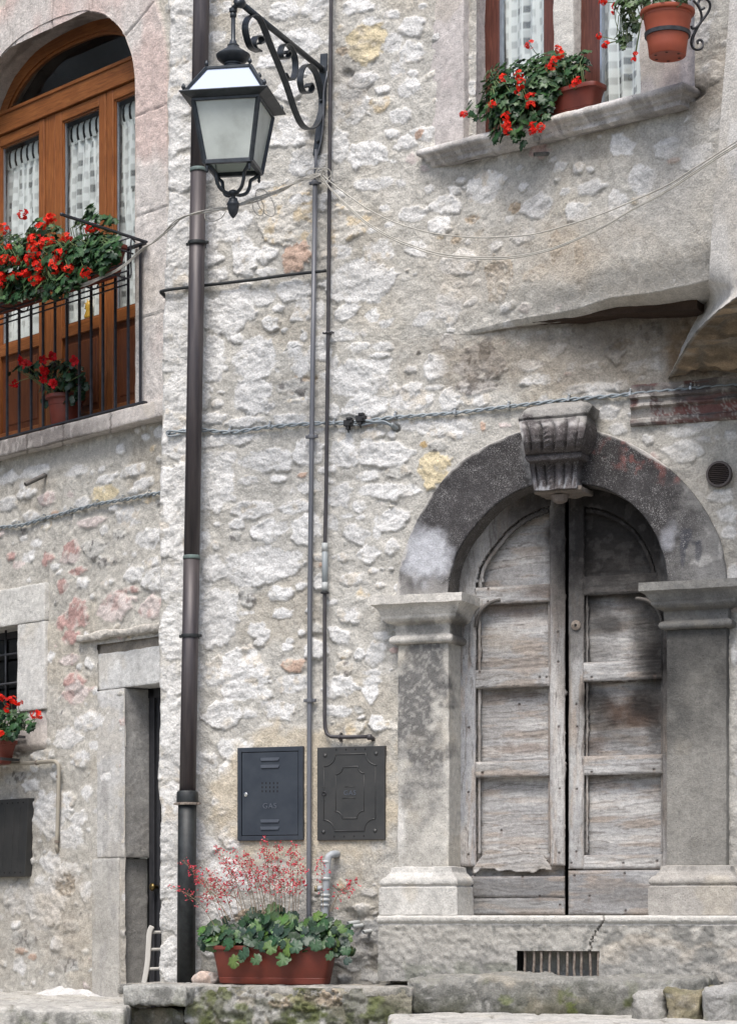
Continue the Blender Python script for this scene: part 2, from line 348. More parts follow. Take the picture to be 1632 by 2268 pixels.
TINT = {'Q': (.66, .65, .625), 'w': (.675, .668, .65), 's': (.68, .65, .59), 'y': (.66, .57, .39), 'r': (.52, .38, .30), 'b': (.46, .38, .29), 'g': (.50, .49, .46),
        'd': (.50, .48, .46), 'o': (.50, .37, .20), 'p': (.50, .33, .30), 'q': (.63, .56, .53)}

def field(fr, Sg, Zg, stones, seed, fill, dens, mort, px_n=0.0, edge=1.0):
    """height and colour of a rubble wall on a (rows x cols) grid whose columns share s"""
    rng = random.Random(seed); scol = Sg[0]
    nr, nc = Sg.shape
    H = np.zeros(Sg.shape, np.float32); Cc = np.empty(Sg.shape + (3,), np.float32)
    wl = fbm(Sg * 5, Zg * 5, o=3, seed=seed); wm = fbm(Sg * 22, Zg * 22, o=3, seed=seed + 3); wf = fbm(Sg * 70, Zg * 70, o=2, seed=seed + 5)
    H += wl * .008 + wm * .0042 + wf * .0014
    k = (1 + .07 * wl + .10 * wm + .05 * wf)[..., None]
    Cc[:] = np.array(mort, np.float32) * k
    w2 = sstep(.15, .8, fbm(Sg * 1.7 + 9, Zg * 1.7, o=4, seed=seed + 9))[..., None]
    Cc[:] = Cc * (1 - w2 * .45) + np.array([.42, .37, .29], np.float32) * k * w2 * .45
    occ = []
    def put(s0, z0, rs, rz, tint, ang, h0):
        big = max(rs, rz) * 1.35
        a = np.searchsorted(scol, s0 - big); b = np.searchsorted(scol, s0 + big)
        if b - a < 2: return
        zc = Zg[:, (a + b) // 2]; rr = np.nonzero(np.abs(zc - z0) < big + .02)[0]
        if len(rr) < 2: return
        r0, r1 = rr[0], rr[-1] + 1
        s = Sg[r0:r1, a:b] - s0; z = Zg[r0:r1, a:b] - z0
        sd = rng.randrange(9999); ca, sa = math.cos(R(ang)), math.sin(R(ang))
        x = (s * ca + z * sa); y = (-s * sa + z * ca)
        sz = min(rs, rz)
        lf = wl[r0:r1, a:b]; mf = wm[r0:r1, a:b]; ff = wf[r0:r1, a:b]
        n1 = fbm((s + s0) * 14, (z + z0) * 14, o=3, seed=sd)
        x = (x + n1 * sz * .10 + mf * .004) / rs; y = (y + fbm((s + s0) * 14 + 40, (z + z0) * 14, o=2, seed=sd + 1) * sz * .10 + ff * .003) / rz
        # angular outline: the wall face cuts the stone along a handful of chords
        K = rng.choice((5, 6, 6, 7, 8)); ph = rng.uniform(0, 6.283)
        rho = np.zeros_like(x)
        for q in range(K):
            th = ph + 6.283 * (q + rng.uniform(-.3, .3)) / K; d = rng.uniform(.80, 1.06)
            rho = np.maximum(rho, (x * math.cos(th) + y * math.sin(th)) / d)
        rag = .16 * mf + .07 * ff + .10 * n1
        ew = min(.3, .007 / sz + .02)
        bury = rng.uniform(-.10, .16) * (x * rng.uniform(-1, 1) + y * rng.uniform(-1, 1))
        m = 1 - sstep(1 - ew, 1 + ew * .4, rho + rag * .8 + bury)
        # cleaved facets: lower envelope of random planes, then flakes
        fac = np.full_like(x, 1.0)
        for q in range(rng.choice((4, 5, 6))):
            th = rng.uniform(0, 6.283); qx, qy = rng.uniform(-.5, .5), rng.uniform(-.5, .5); sl_ = rng.uniform(.25, 1.0)
            fac = np.minimum(fac, 1.0 + rng.uniform(-.15, .1) - sl_ * ((x - qx) * math.cos(th) + (y - qy) * math.sin(th)))
        rot = rng.uniform(-.6, .6); xs_ = (s + s0) * math.cos(rot) - (z + z0) * math.sin(rot); ys_ = (s + s0) * math.sin(rot) + (z + z0) * math.cos(rot)
        st = fbm(xs_ * 9, ys_ * 15, o=3, seed=sd + 2) * 3.2; fl = np.floor(st); fr_ = st - fl
        f1 = (fl + sstep(.55, .95, fr_)) / 3.2                       # stepped flakes with sharp edges
        f2 = ridged(xs_ * 34, ys_ * 46, 2, sd + 7); f3 = fbm((s + s0) * 7, (z + z0) * 7, o=2, seed=sd + 4)
        rg = min(1.0, sz / .10 + .3)
        top = h0 * (.25 + .75 * np.clip(fac, -.2, 1.2)) + f1 * .010 * rg + f2 * .0034
        Hn = H[r0:r1, a:b]
        H[r0:r1, a:b] = Hn * (1 - m) + (np.maximum(top, Hn - .004) + .002) * m
        c = np.array(TINT[tint]) * rng.uniform(.90, 1.07)
        v = 1 + .07 * f3 + .06 * f2 + .05 * f1
        cc = c[None, None] * v[..., None]
        if tint in 'spq' or rng.random() < .25:
            w = sstep(.0, .7, fbm((s + s0) * 16, (z + z0) * 16, o=3, seed=sd + 8))[..., None]
            alt = {'s': (.62, .49, .30), 'p': (.66, .62, .57), 'q': (.50, .35, .32)}.get(tint, (.58, .52, .43))
            cc = cc * (1 - w * .7) + np.array(alt) * w * .7
        if tint in 'dgb':
            w = sstep(.15, .6, fbm((s + s0) * 26, (z + z0) * 26, o=3, seed=sd + 8))[..., None]
            cc = cc * (1 - w * .8) + np.array((.13, .12, .115) if tint != 'b' else (.62, .58, .52)) * w * .8
        if tint in 'b': H[r0:r1, a:b] -= (.012 * sstep(.0, .5, f2) * m).astype(np.float32)
        mm = (m * (1 - .6 * sstep(.35, .85, .55 * n1 + .75 * mf + .45 * (rho - .62) + rng.uniform(-.25, .2))))[..., None]
        # thin smear of mortar along the rim
        Cc[r0:r1, a:b] = Cc[r0:r1, a:b] * (1 - mm) + cc * mm
        occ.append((s0, z0, rs * .9, rz * .9))
    for (x, y, w, h, tint, ang) in stones:
        s0, z0 = fr.px(x, y, px_n(x, y) if callable(px_n) else px_n)
        s1 = fr.px(x + w / 2, y, 0)[0]; s00 = fr.px(x, y, 0)[0]
        _, za = fr.px(x, y - h / 2, 0); _, zb = fr.px(x, y + h / 2, 0)
        put(s0, z0, abs(s1 - s00) * edge * 1.2, abs(za - zb) / 2 * 1.18, tint, ang, (.006 if tint == 'Q' else rng.uniform(.004, .011)))
    arr = np.array(occ) if occ else np.zeros((0, 4))
    for _ in range(fill):
        s0 = rng.uniform(scol[0], scol[-1]); z0 = rng.uniform(Zg.min(), Zg.max())
        inview = True
        X, Y = fr.to_px(s0, z0)
        d = dens(X, Y)
        if rng.random() > d: continue
        r = rng.choice((.016, .03, .04, .055, .075)) * rng.uniform(.8, 1.2); r2 = r * rng.uniform(.4, .75)
        if not (-40 < X < 1700 and -60 < Y < 2330): r *= 2.6; r2 *= 2.6
        if len(arr) and np.any((np.abs(arr[:, 0] - s0) < arr[:, 2] + r * .85) & (np.abs(arr[:, 1] - z0) < arr[:, 3] + r2 * .85)): continue
        put(s0, z0, r, r2, rng.choice('wwwwwwgsq'), rng.uniform(-25, 25), rng.uniform(.003, .011))
        arr = np.vstack([arr, np.array([[s0, z0, r, r2]])])
    return H, Cc
# ------------------------------------------------------------------ the ground
def struct(name, V, F, mat, col=None, smooth=True):
    BASE['_w'] = (F0, (0, 0, 0))
    class _p: name = '_w'
    me = bpy.data.meshes.new(name); me.from_pydata([tuple(v) for v in V], [], [tuple(int(i) for i in f) for f in F]); me.update()
    if col is not None:
        at = me.color_attributes.new('Col', 'FLOAT_COLOR', 'POINT'); c4 = np.ones((len(V), 4), np.float32); c4[:, :3] = np.clip(col, 0, 1); at.data.foreach_set('color', c4.ravel())
    if smooth: me.polygons.foreach_set('use_smooth', np.ones(len(me.polygons), bool))
    me.materials.append(mat); o = bpy.data.objects.new(name, me); COL.objects.link(o); o['kind'] = 'structure'; return o
gx = np.linspace(-40, 40, 81); gy = np.concatenate([np.linspace(-40, 8, 30), np.linspace(8.5, 26, 40)])
GX, GY = np.meshgrid(gx, gy)
GZ = np.interp(GY, [-40, 0, 8, 12, 26], [-.6, 0, .25, .55, .8]) + .02 * fbm(GX * .8, GY * .8, o=3, seed=5)
gv = np.stack([GX.ravel(), GY.ravel(), GZ.ravel()], 1)
gc = np.array([.13, .125, .115]) * (1 + .15 * fbm(gv[:, 0], gv[:, 1], o=3, seed=8))[:, None]
ground = struct('ground', gv, grid_faces(len(gy), len(gx)), M['rubble'], gc)

# ------------------------------------------------------------------ house with the arched doorway
houseA = root('stone_house', 'pale rubble stone house with the grey arched double door and a bulging upper wall', 'house', A, (0, 0, .4))

SLIP = .012
xs_fine0, xs_fine1 = A.s_at(346), A.s_at(1650)
cols = np.concatenate([np.arange(xs_fine0, xs_fine1, .0068), np.arange(xs_fine1, xs_fine1 + 1.6, .03)])
# front lower edge of the bulging wall, traced: (x, y)
LIP = [(985, 742), (1050, 733), (1100, 716), (1180, 700), (1260, 683), (1339, 662), (1420, 648), (1500, 632), (1571, 616), (1750, 590), (2300, 500)]
lip_s = []; lip_z = []
for (x, y) in LIP:
    s, z = U.px(x, y); w = U.world(s, 0, z); sa, na = A.from_world(w.x, w.y)
    lip_s.append(sa); lip_z.append(z)
lip_s = [lip_s[0] - 3] + lip_s; lip_z = [lip_z[0]] + lip_z
z_lip = np.interp(cols, lip_s, lip_z) + .012 * fbm(cols * 3, cols * 0, o=3, seed=2)
off_full = KU * np.maximum(0, cols - S0)
off_full = np.where(off_full < .08, off_full ** 2 / .16, off_full - .04)
Z_BOT, Z_TOPV, Z_TOP = .45, A.z_at(500, -20), A.z_at(500, -520)
rl = 440; nu = 26
zmean = float(np.mean(z_lip))
# rows below, soffit rows, rows above
tl = np.linspace(0, 1, int((zmean - Z_BOT) / .0075))
tu = np.concatenate([np.linspace(0, 1, int((Z_TOPV - zmean) / .0075))])
tt = np.linspace(0, 1, 24)[1:]
Zl = Z_BOT + (z_lip[None] - .0 - Z_BOT) * tl[:, None]
# soffit: offset grows from 0 to full over nu rows while z hardly changes (rises 30 mm to the back: drip)
sf = np.linspace(0, 1, nu + 2)[1:-1]
Zs = z_lip[None] + (-.02 * np.sin(sf * 3.14))[:, None] * np.minimum(1, off_full / .1)[None] + .0008 * (np.arange(nu)[:, None] + 1) + .05 * ((1 - sf)[:, None] * 0)
Zu = z_lip[None] + .022 + (Z_TOPV - z_lip[None] - .022) * tu[:, None]
Zt = Z_TOPV + (Z_TOP - Z_TOPV) * tt[:, None] + 0 * cols[None]
Zg = np.concatenate([Zl, Zs, Zu, Zt], 0); Sg = np.broadcast_to(cols[None], Zg.shape).copy()
fr_off = np.concatenate([np.zeros(len(tl)), sf, np.ones(len(tu) + len(tt))])[:, None]
leanmax = np.minimum(.075, off_full * .35)
OFF = np.where(fr_off < 1, fr_off * (off_full - leanmax)[None], off_full[None] + 0 * Zg)
# round the lip: the first 9 cm above it lean back
dz = Zg - z_lip[None]
lean = np.where((dz > 0) & (fr_off >= 1), (1 - sstep(-.03, .24, dz)) / (1 - sstep(-.03, .24, np.zeros(1)))[0] * leanmax[None], 0)
OFF = OFF - lean
# short blend where the bulge is shallow
def off_at(s, z):
    o = KU * max(0, s - S0); o = o * o / .16 if o < .08 else o - .04
    return o if z > np.interp(s, lip_s, lip_z) else 0.0
def pxn(x, y):
    n = 0.0
    for _ in range(4):
        s, z = A.px(x, y, n); n = off_at(s, z)
    return n

def densA(X, Y):
    if 1150 < X < 1700 and 500 < Y < 690: return .08
    if X > 1380 and Y < 690: return .35
    if X > 980 and Y < 330: return .3
    if 500 < X < 880 and 1630 < Y < 1960: return .0
    if X > 880 and Y > 1380: return .15
    if X > 900 and Y > 850: return .35
    return .9
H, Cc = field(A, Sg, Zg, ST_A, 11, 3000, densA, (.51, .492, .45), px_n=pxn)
PXc = CX + FPX * ((A.ox + Sg * A.d[0] + OFF * A.N[0]) / (A.oy + Sg * A.d[1] + OFF * A.N[1]))
PYc = HZ - FPX * (Zg - EYE) / (A.oy + Sg * A.d[1] + OFF * A.N[1])
def tone(mask, col, a):
    global Cc
    m = (np.clip(mask, 0, 1) * a)[..., None]; Cc = Cc * (1 - m) + np.array(col) * (Cc.mean(-1, keepdims=True) / .45 * .35 + .65) * m
def blob(x, y, rx, ry, soft=.5, nz=.5, seed=1):
    q = np.sqrt(((PXc - x) / rx) ** 2 + ((PYc - y) / ry) ** 2) + nz * fbm(PXc * .02, PYc * .02, o=4, seed=seed)
    return 1 - sstep(1 - soft, 1 + soft, q)
# ochre render round the two meter cabinets
g = blob(690, 1765, 215, 165, .18, .35, 31)
tone(g, (.52, .455, .35), .85); H = H * (1 - .7 * g) + .006 * g
# smooth lime render under and right of the window
g = np.clip(blob(1430, 560, 260, 110, .25, .5, 33) + blob(1620, 420, 150, 220, .3, .4, 34), 0, 1)
tone(g, (.56, .53, .48), .5); H = H * (1 - .45 * g)
g = blob(1250, 645, 270, 50, .4, .4, 35); tone(g, (.54, .515, .47), .55); H = H * (1 - .45 * g)
# damp and soot right of the sill and at the foot; dark brown under the bulge
tone(blob(1545, 210, 60, 55, .6, .6, 36), (.17, .15, .12), .65)
tone(blob(1600, 190, 90, 90, .6, .7, 37), (.36, .32, .27), .6)
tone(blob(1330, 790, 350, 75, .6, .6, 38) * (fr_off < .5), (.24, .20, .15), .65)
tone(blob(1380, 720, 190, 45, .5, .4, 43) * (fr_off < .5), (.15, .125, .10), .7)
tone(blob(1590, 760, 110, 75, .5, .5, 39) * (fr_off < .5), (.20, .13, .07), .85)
tone(blob(765, 160, 38, 70, .6, .8, 40), (.25, .235, .21), .6)
tone(blob(700, 300, 30, 60, .6, .8, 41), (.27, .25, .22), .5)
tone(blob(820, 2120, 120, 110, .6, .8, 42), (.20, .195, .18), .55)
tone(blob(800, 1990, 70, 60, .5, .7, 44), (.40, .36, .29), .4)
tone(blob(1250, 560, 60, 60, .6, .8, 45), (.42, .34, .25), .4)
tone(blob(1210, 560, 230, 70, .7, .9, 46), (.42, .36, .28), .3)
tone(blob(1030, 640, 90, 80, .7, .7, 47), (.40, .36, .31), .3)
tone(blob(1480, 1180, 150, 240, .7, .6, 48), (.40, .37, .325), .4)
Cc *= (1 - .16 * sstep(1500, 2200, PYc))[..., None] * (1 - .10 * sstep(900, 1632, PXc))[..., None]   # darker towards the bottom and the right
# pits next to the pipes and behind the stub pipes
for (x, y, r) in ((790, 2045, 26), (815, 2100, 22), (830, 2140, 30), (770, 165, 12), (690, 300, 9), (878, 948, 9), (1545, 205, 12)):
    q = blob(x, y, r * 1.2, r, .5, .5, 50); H -= (q * .035).astype(np.float32)

# door opening, traced on the wall
ARC_IN = [(996, 1320), (1011, 1234), (1051, 1174), (1101, 1119), (1176, 1079), (1236, 1067), (1291, 1074), (1366, 1096), (1416, 1131), (1456, 1189), (1481, 1289)]
ARC_OUT = [(881, 1322), (906, 1199), (951, 1109), (1016, 1029), (1146, 961), (1226, 944), (1306, 952), (1386, 979), (1470, 1029), (1541, 1099), (1596, 1199), (1611, 1286)]
ain = [A.px(x, y) for x, y in ARC_IN]; aout = [A.px(x, y) for x, y in ARC_OUT]
DC = ((ain[0][0] + ain[-1][0]) / 2, (ain[0][1] + ain[-1][1]) / 2)      # centre of the arch
def polar(pts):
    th = [math.atan2(p[1] - DC[1], p[0] - DC[0]) for p in pts]; r = [math.hypot(p[0] - DC[0], p[1] - DC[1]) for p in pts]
    th = [t if t > -.5 else t + 6.283 for t in th]
    o = np.argsort(th); return np.array(th)[o], np.array(r)[o]
thi, ri = polar(ain); tho, ro = polar(aout)
def rin(t): return np.interp(t, thi, ri)
def rout(t): return np.interp(t, tho, ro)
DOOR_L, DOOR_R = A.s_at(1000), A.s_at(1484)
TH = np.arctan2(Zg - DC[1], Sg - DC[0]); RR = np.hypot(Zg - DC[1], Sg - DC[0])
hole = ((Zg > DC[1]) & (RR < rin(np.clip(TH, thi[0], thi[-1])) + .03)) | ((Zg <= DC[1]) & (Zg > 1.5) & (Sg > DOOR_L - .02) & (Sg < DOOR_R + .02))
# window opening (two lights and a mullion) in the bowed wall
us = (Sg - S0) / math.cos(U.a - A.a)
WU0, WU1 = U.s_at(1048), U.s_at(1425, 0)
WSILL = U.z_at(1070, 318)
hole |= (us > WU0) & (us < WU1 + .35) & (Zg > WSILL - .05) & (fr_off >= 1) & (Sg > S0)
# left edge of the wall is ragged
eL = np.interp(Zg, [A.z_at(350, y) for y in (2200, 1500, 1000, 900, 600, 430, 0)], [A.s_at(x) for x in (349, 350, 352, 357, 360, 370, 372)])
eL = eL + .012 * fbm(Zg * 4, Zg * 0 + 2, o=4, seed=77)
V_S = Sg.copy()
ne = 14
for j in range(ne):
    V_S[:, j] = np.maximum(eL[:, j] + j * .0068, Sg[:, j]) if False else np.maximum(Sg[:, j], eL[:, j] + j * .001)
for j in range(ne, 30):
    V_S[:, j] = np.maximum(Sg[:, j], eL[:, j] + ne * .001 + (j - ne) * .002)
nrm = H + OFF
ed = np.clip((V_S - eL) / .03, 0, 1); nrm = nrm - .03 * (1 - ed) ** 2
V = np.stack([V_S.ravel(), nrm.ravel(), Zg.ravel()], 1)
F = grid_faces(*Sg.shape)
hv = hole.ravel(); F = F[~hv[F].all(1)]
# the corner return, two columns running back
nr = Sg.shape[0]; k0 = len(V); edge_i = np.arange(nr) * Sg.shape[1]
ret = []
for q, dpt in enumerate((.02, .10, .22, .4, .8)):
    e = V[edge_i].copy(); e[:, 1] -= dpt; e[:, 0] -= .004 * fbm(e[:, 2] * 9, e[:, 2] * 0 + dpt * 30, o=3, seed=4) * 3; ret.append(e)
V = np.concatenate([V] + ret); CcV = np.concatenate([Cc.reshape(-1, 3)] + [Cc.reshape(-1, 3)[edge_i]] * 5)
prev = edge_i
for q in range(5):
    cur = k0 + q * nr + np.arange(nr)
    F = np.concatenate([F, np.stack([cur[:-1], prev[:-1], prev[1:], cur[1:]], 1)]); prev = cur
used = np.zeros(len(V), bool); used[F.ravel()] = True; remap = np.cumsum(used) - 1
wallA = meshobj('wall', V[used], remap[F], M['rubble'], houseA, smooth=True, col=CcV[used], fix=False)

# ------------------------------------------------------------------ neighbour house
houseB = root('stone_house', 'rubble stone house on the left with an arched glazed balcony door', 'house', B, (-3, 0, .4))
bs0, bs1, bend = B.s_at(-230), B.s_at(-12), B.s_at(452)
colsB = np.concatenate([np.arange(bs0, bs1, .04), np.arange(bs1, bend, .0095)])
zB = np.concatenate([np.linspace(.4, B.z_at(300, -20), 760), np.linspace(B.z_at(300, -20), 9.4, 24)[1:]])
SgB, ZgB = np.meshgrid(colsB, zB)
def densB(X, Y):
    if Y < 1040: return .5
    return .75
HB, CB = field(B, SgB, ZgB, ST_B, 23, 2600, densB, (.50, .48, .435), edge=1.0)
PXb = CX + FPX * ((B.ox + SgB * B.d[0]) / (B.oy + SgB * B.d[1])); PYb = HZ - FPX * (ZgB - EYE) / (B.oy + SgB * B.d[1])
def toneB(mask, col, a):
    global CB
    m = (np.clip(mask, 0, 1) * a)[..., None]; CB = CB * (1 - m) + np.array(col) * (CB.mean(-1, keepdims=True) / .45 * .35 + .65) * m
def blobB(x, y, rx, ry, soft=.5, nz=.5, seed=1):
    q = np.sqrt(((PXb - x) / rx) ** 2 + ((PYb - y) / ry) ** 2) + nz * fbm(PXb * .03, PYb * .03, o=4, seed=seed)
    return 1 - sstep(1 - soft, 1 + soft, q)
gb = sstep(1650, 2150, PYb)
CB = CB * (1 - .12 * gb[..., None]); toneB(gb * sstep(-.3, .5, fbm(SgB * 3, ZgB * 3, o=4, seed=6)), (.36, .33, .285), .5)
toneB(blobB(40, 1900, 60, 110, .6, .8, 3), (.33, .305, .26), .4)
toneB(blobB(160, 2020, 90, 70, .6, .8, 7), (.50, .44, .36), .4)
HB = HB * (1 - .45 * blobB(240, 1850, 60, 300, .4, .4, 8))
# arched balcony opening
BC, BW, BSP, BRS = -3.45, 1.07, 7.28, .77
def b_in(s, z, grow=0.0):
    x = np.abs(s - BC) / (BW + grow); zz = (z - BSP) / (BRS + grow)
    return np.where(z < BSP, x, (x ** 2.6 + np.maximum(zz, 0) ** 2.2) ** .42)
BSILL = B.z_at(320, 905)
rB = b_in(SgB, ZgB)
surround = (b_in(SgB, ZgB, .355) < 1) & (ZgB > BSILL - .03)
# joints of the dressed surround
jt = np.zeros(SgB.shape)
ang = np.arctan2(ZgB - BSP, (SgB - BC)) 
right = ZgB < BSP - .02
for y in (165, 245, 470, 700):
    zj = B.z_at(340, y); jt = np.maximum(jt, (1 - sstep(.0, .010, np.abs(ZgB - zj + .008 * fbm(SgB * 9, ZgB * 0, o=2, seed=3)))) * right)
for a in (.42, .95, 1.5, 2.1, 2.7):
    jt = np.maximum(jt, (1 - sstep(.0, .014, np.abs(ang - a) * np.hypot(ZgB - BSP, SgB - BC))) * (~right))
pk = fbm(SgB * 2.2, ZgB * 1.4, o=4, seed=12)
pink = np.array([.64, .60, .565])[None, None] * (1 + .10 * fbm(SgB * 30, ZgB * 30, o=3, seed=13))[..., None]
wp = sstep(-.1, .7, pk)[..., None] * .8; pink = pink * (1 - wp) + np.array([.64, .50, .455]) * wp * (1 + .08 * fbm(SgB * 40, ZgB * 40, o=2, seed=14))[..., None]
pink = pink * (1 - .4 * jt[..., None])
edgeB = sstep(0, .03, (1 - b_in(SgB, ZgB, .355)) * 1.2)
HB = np.where(surround, HB * .12 + .03 - .010 * jt + .004 * fbm(SgB * 14, ZgB * 14, o=3, seed=16), HB)
CB = np.where(surround[..., None], pink, CB)
holeB = (rB < 1.0) & (ZgB > BSILL)
# lower window and lower door openings
LW0, LW1, LWz0, LWz1 = B.s_at(-190), B.s_at(46), B.z_at(46, 1578), B.z_at(46, 1384)
LD0, LD1, LDz1 = B.s_at(276), B.s_at(276) + .86, B.z_at(280, 1524)
holeB |= (SgB > LW0) & (SgB < LW1) & (ZgB > LWz0) & (ZgB < LWz1)
holeB |= (SgB > LD0) & (SgB < LD1) & (ZgB < LDz1)
holeB |= (SgB > B.s_at(216)) & (ZgB > LDz1 - .01) & (ZgB < B.z_at(250, 1421))
V = np.stack([SgB.ravel(), HB.ravel(), ZgB.ravel()], 1); F = grid_faces(*SgB.shape); hv = holeB.ravel(); F = F[~hv[F].all(1)]
wallB = meshobj('wall', V, F, M['rubble'], houseB, smooth=True, col=CB.reshape(-1, 3), fix=False)
# ------------------------------------------------------------------ dressed stone helpers
def PXY(fr, V):
    X = fr.ox + V[:, 0] * fr.d[0] + V[:, 1] * fr.N[0]; Y = fr.oy + V[:, 0] * fr.d[1] + V[:, 1] * fr.N[1]
    return CX + FPX * X / Y, HZ - FPX * (V[:, 2] - EYE) / Y
def spot(px, py, x, y, rx, ry, soft=.5, nz=.5, seed=1, k=.03):
    q = np.sqrt(((px - x) / rx) ** 2 + ((py - y) / ry) ** 2) + nz * fbm(px * k, py * k, o=4, seed=seed)
    return 1 - sstep(1 - soft, 1 + soft, q)
def lay(C, m, col, a=1.0):
    m = (np.clip(m, 0, 1) * a)[:, None]; return C * (1 - m) + np.array(col)[None] * m
def rough(V, amp=.006, fine=.0015, seed=1, k=7):
    """weathering: the same shift for coincident points"""
    s, n, z = V[:, 0], V[:, 1], V[:, 2]; o = V.copy()
    for c in range(3):
        o[:, c] += amp * fbm(s * k + c * 31, n * k, z * k, o=3, seed=seed + c) + fine * fbm(s * 45, n * 45 + c * 11, z * 45, o=2, seed=seed + 7 + c)
    return o
def dbox(s0, s1, n0, n1, z0, z1, step=.012, r=.01, faces='LRFTBK', zfn=None):
    """box of fine quads with worn edges; faces: Left Right Front Top Bottom bacK"""
    Vs = []; Fs = []; k = 0
    def ax(a, b): return np.linspace(a, b, max(2, int(abs(b - a) / step) + 1))
    S_, N_, Z_ = ax(s0, s1), ax(n0, n1), ax(z0, z1)
    for f in faces:
        if f in 'FK': a, b = np.meshgrid(S_, Z_); P = np.stack([a.ravel(), np.full(a.size, n1 if f == 'F' else n0), b.ravel()], 1); sh = a.shape
        elif f in 'LR': a, b = np.meshgrid(N_, Z_); P = np.stack([np.full(a.size, s0 if f == 'L' else s1), a.ravel(), b.ravel()], 1); sh = a.shape
        else: a, b = np.meshgrid(S_, N_); P = np.stack([a.ravel(), b.ravel(), np.full(a.size, z1 if f == 'T' else z0)], 1); sh = a.shape
        Fs.append(grid_faces(*sh, flip=f in 'KLT') + k); Vs.append(P); k += len(P)
    V = np.concatenate(Vs)
    lo = np.array([s0, n0, z0]) + r; hi = np.array([s1, n1, z1]) - r
    q = np.clip(V, np.minimum(lo, hi), np.maximum(lo, hi)); d = V - q; L = np.linalg.norm(d, axis=1); L[L < 1e-9] = 1
    rr = r * (1 + .0 * L)
    V = q + d / L[:, None] * np.minimum(L, rr)[:, None]
    return V, np.concatenate(Fs)
def molded(s0, s1, n_back, n1, prof, step=.01):
    """horizontal mouldings round the left, front and right of a block: prof = [(out, z)] from the top down"""
    P = []
    for (a, b) in zip(prof[:-1], prof[1:]):
        m = max(1, int(math.hypot(a[0] - b[0], a[1] - b[1]) / step))
        P += [(a[0] + (b[0] - a[0]) * i / m, a[1] + (b[1] - a[1]) * i / m) for i in range(m)]
    P.append(prof[-1])
    ns = max(3, int((s1 - s0) / step)); nn = max(3, int((n1 - n_back) / step))
    per = [(0, 1 - i / nn, 0) for i in range(nn, 0, -1)]
    rows = []
    for (o, z) in P:
        a, b, c = s0 - o, s1 + o, n1 + o
        row = [(a, n_back + (c - n_back) * i / nn, z) for i in range(nn)] + [(a + (b - a) * i / ns, c, z) for i in range(ns)] + [(b, c - (c - n_back) * i / nn, z) for i in range(nn + 1)]
        rows.append(row)
    V = np.array(rows, float); nr, nc = V.shape[:2]; V = V.reshape(-1, 3)
    F = list(map(tuple, grid_faces(nr, nc, flip=True)))
    # lids: fans of quads across top and bottom, left to right
    for r_, top in ((0, True), (nr - 1, False)):
        b = r_ * nc
        for i in range(nn):
            q = (b + i, b + i + 1, b + nc - 2 - i, b + nc - 1 - i)
            F.append(q)
        mid = [b + nn + i for i in range(ns + 1)]
    return V, F
PORT = np.array([.50, .48, .435])
def portal_col(fr, V, seed=3, base=PORT, dark=1.0):
    px, py = PXY(fr, V); s, n, z = V.T
    C = base[None] * (1 + .10 * fbm(s * 6, z * 6, n * 6, o=4, seed=seed) + .08 * fbm(s * 60, z * 60, n * 60, o=2, seed=seed + 1))[:, None]
    b = fbm(s * 5, z * 3.2, n * 5, o=5, seed=seed + 2, g=.62)
    C = lay(C, sstep(.18, .55, b), (.15, .145, .135), .55 * dark)
    C = lay(C, sstep(.3, .6, fbm(s * 3 + 9, z * 3, n * 3, o=4, seed=seed + 5)), (.50, .44, .34), .3)
    return C, px, py
def fin(name, V, F, parent, C, seed=1, amp=.004, mat='dressed', sharp=38, k=7, fine=.0012, **kw):
    V2 = rough(V, amp, fine, seed, k)
    o = meshobj(name, V2, F, M[mat], parent, smooth=True, col=C, fix=True, **kw)
    o.data.set_sharp_from_angle(angle=R(sharp)); return o

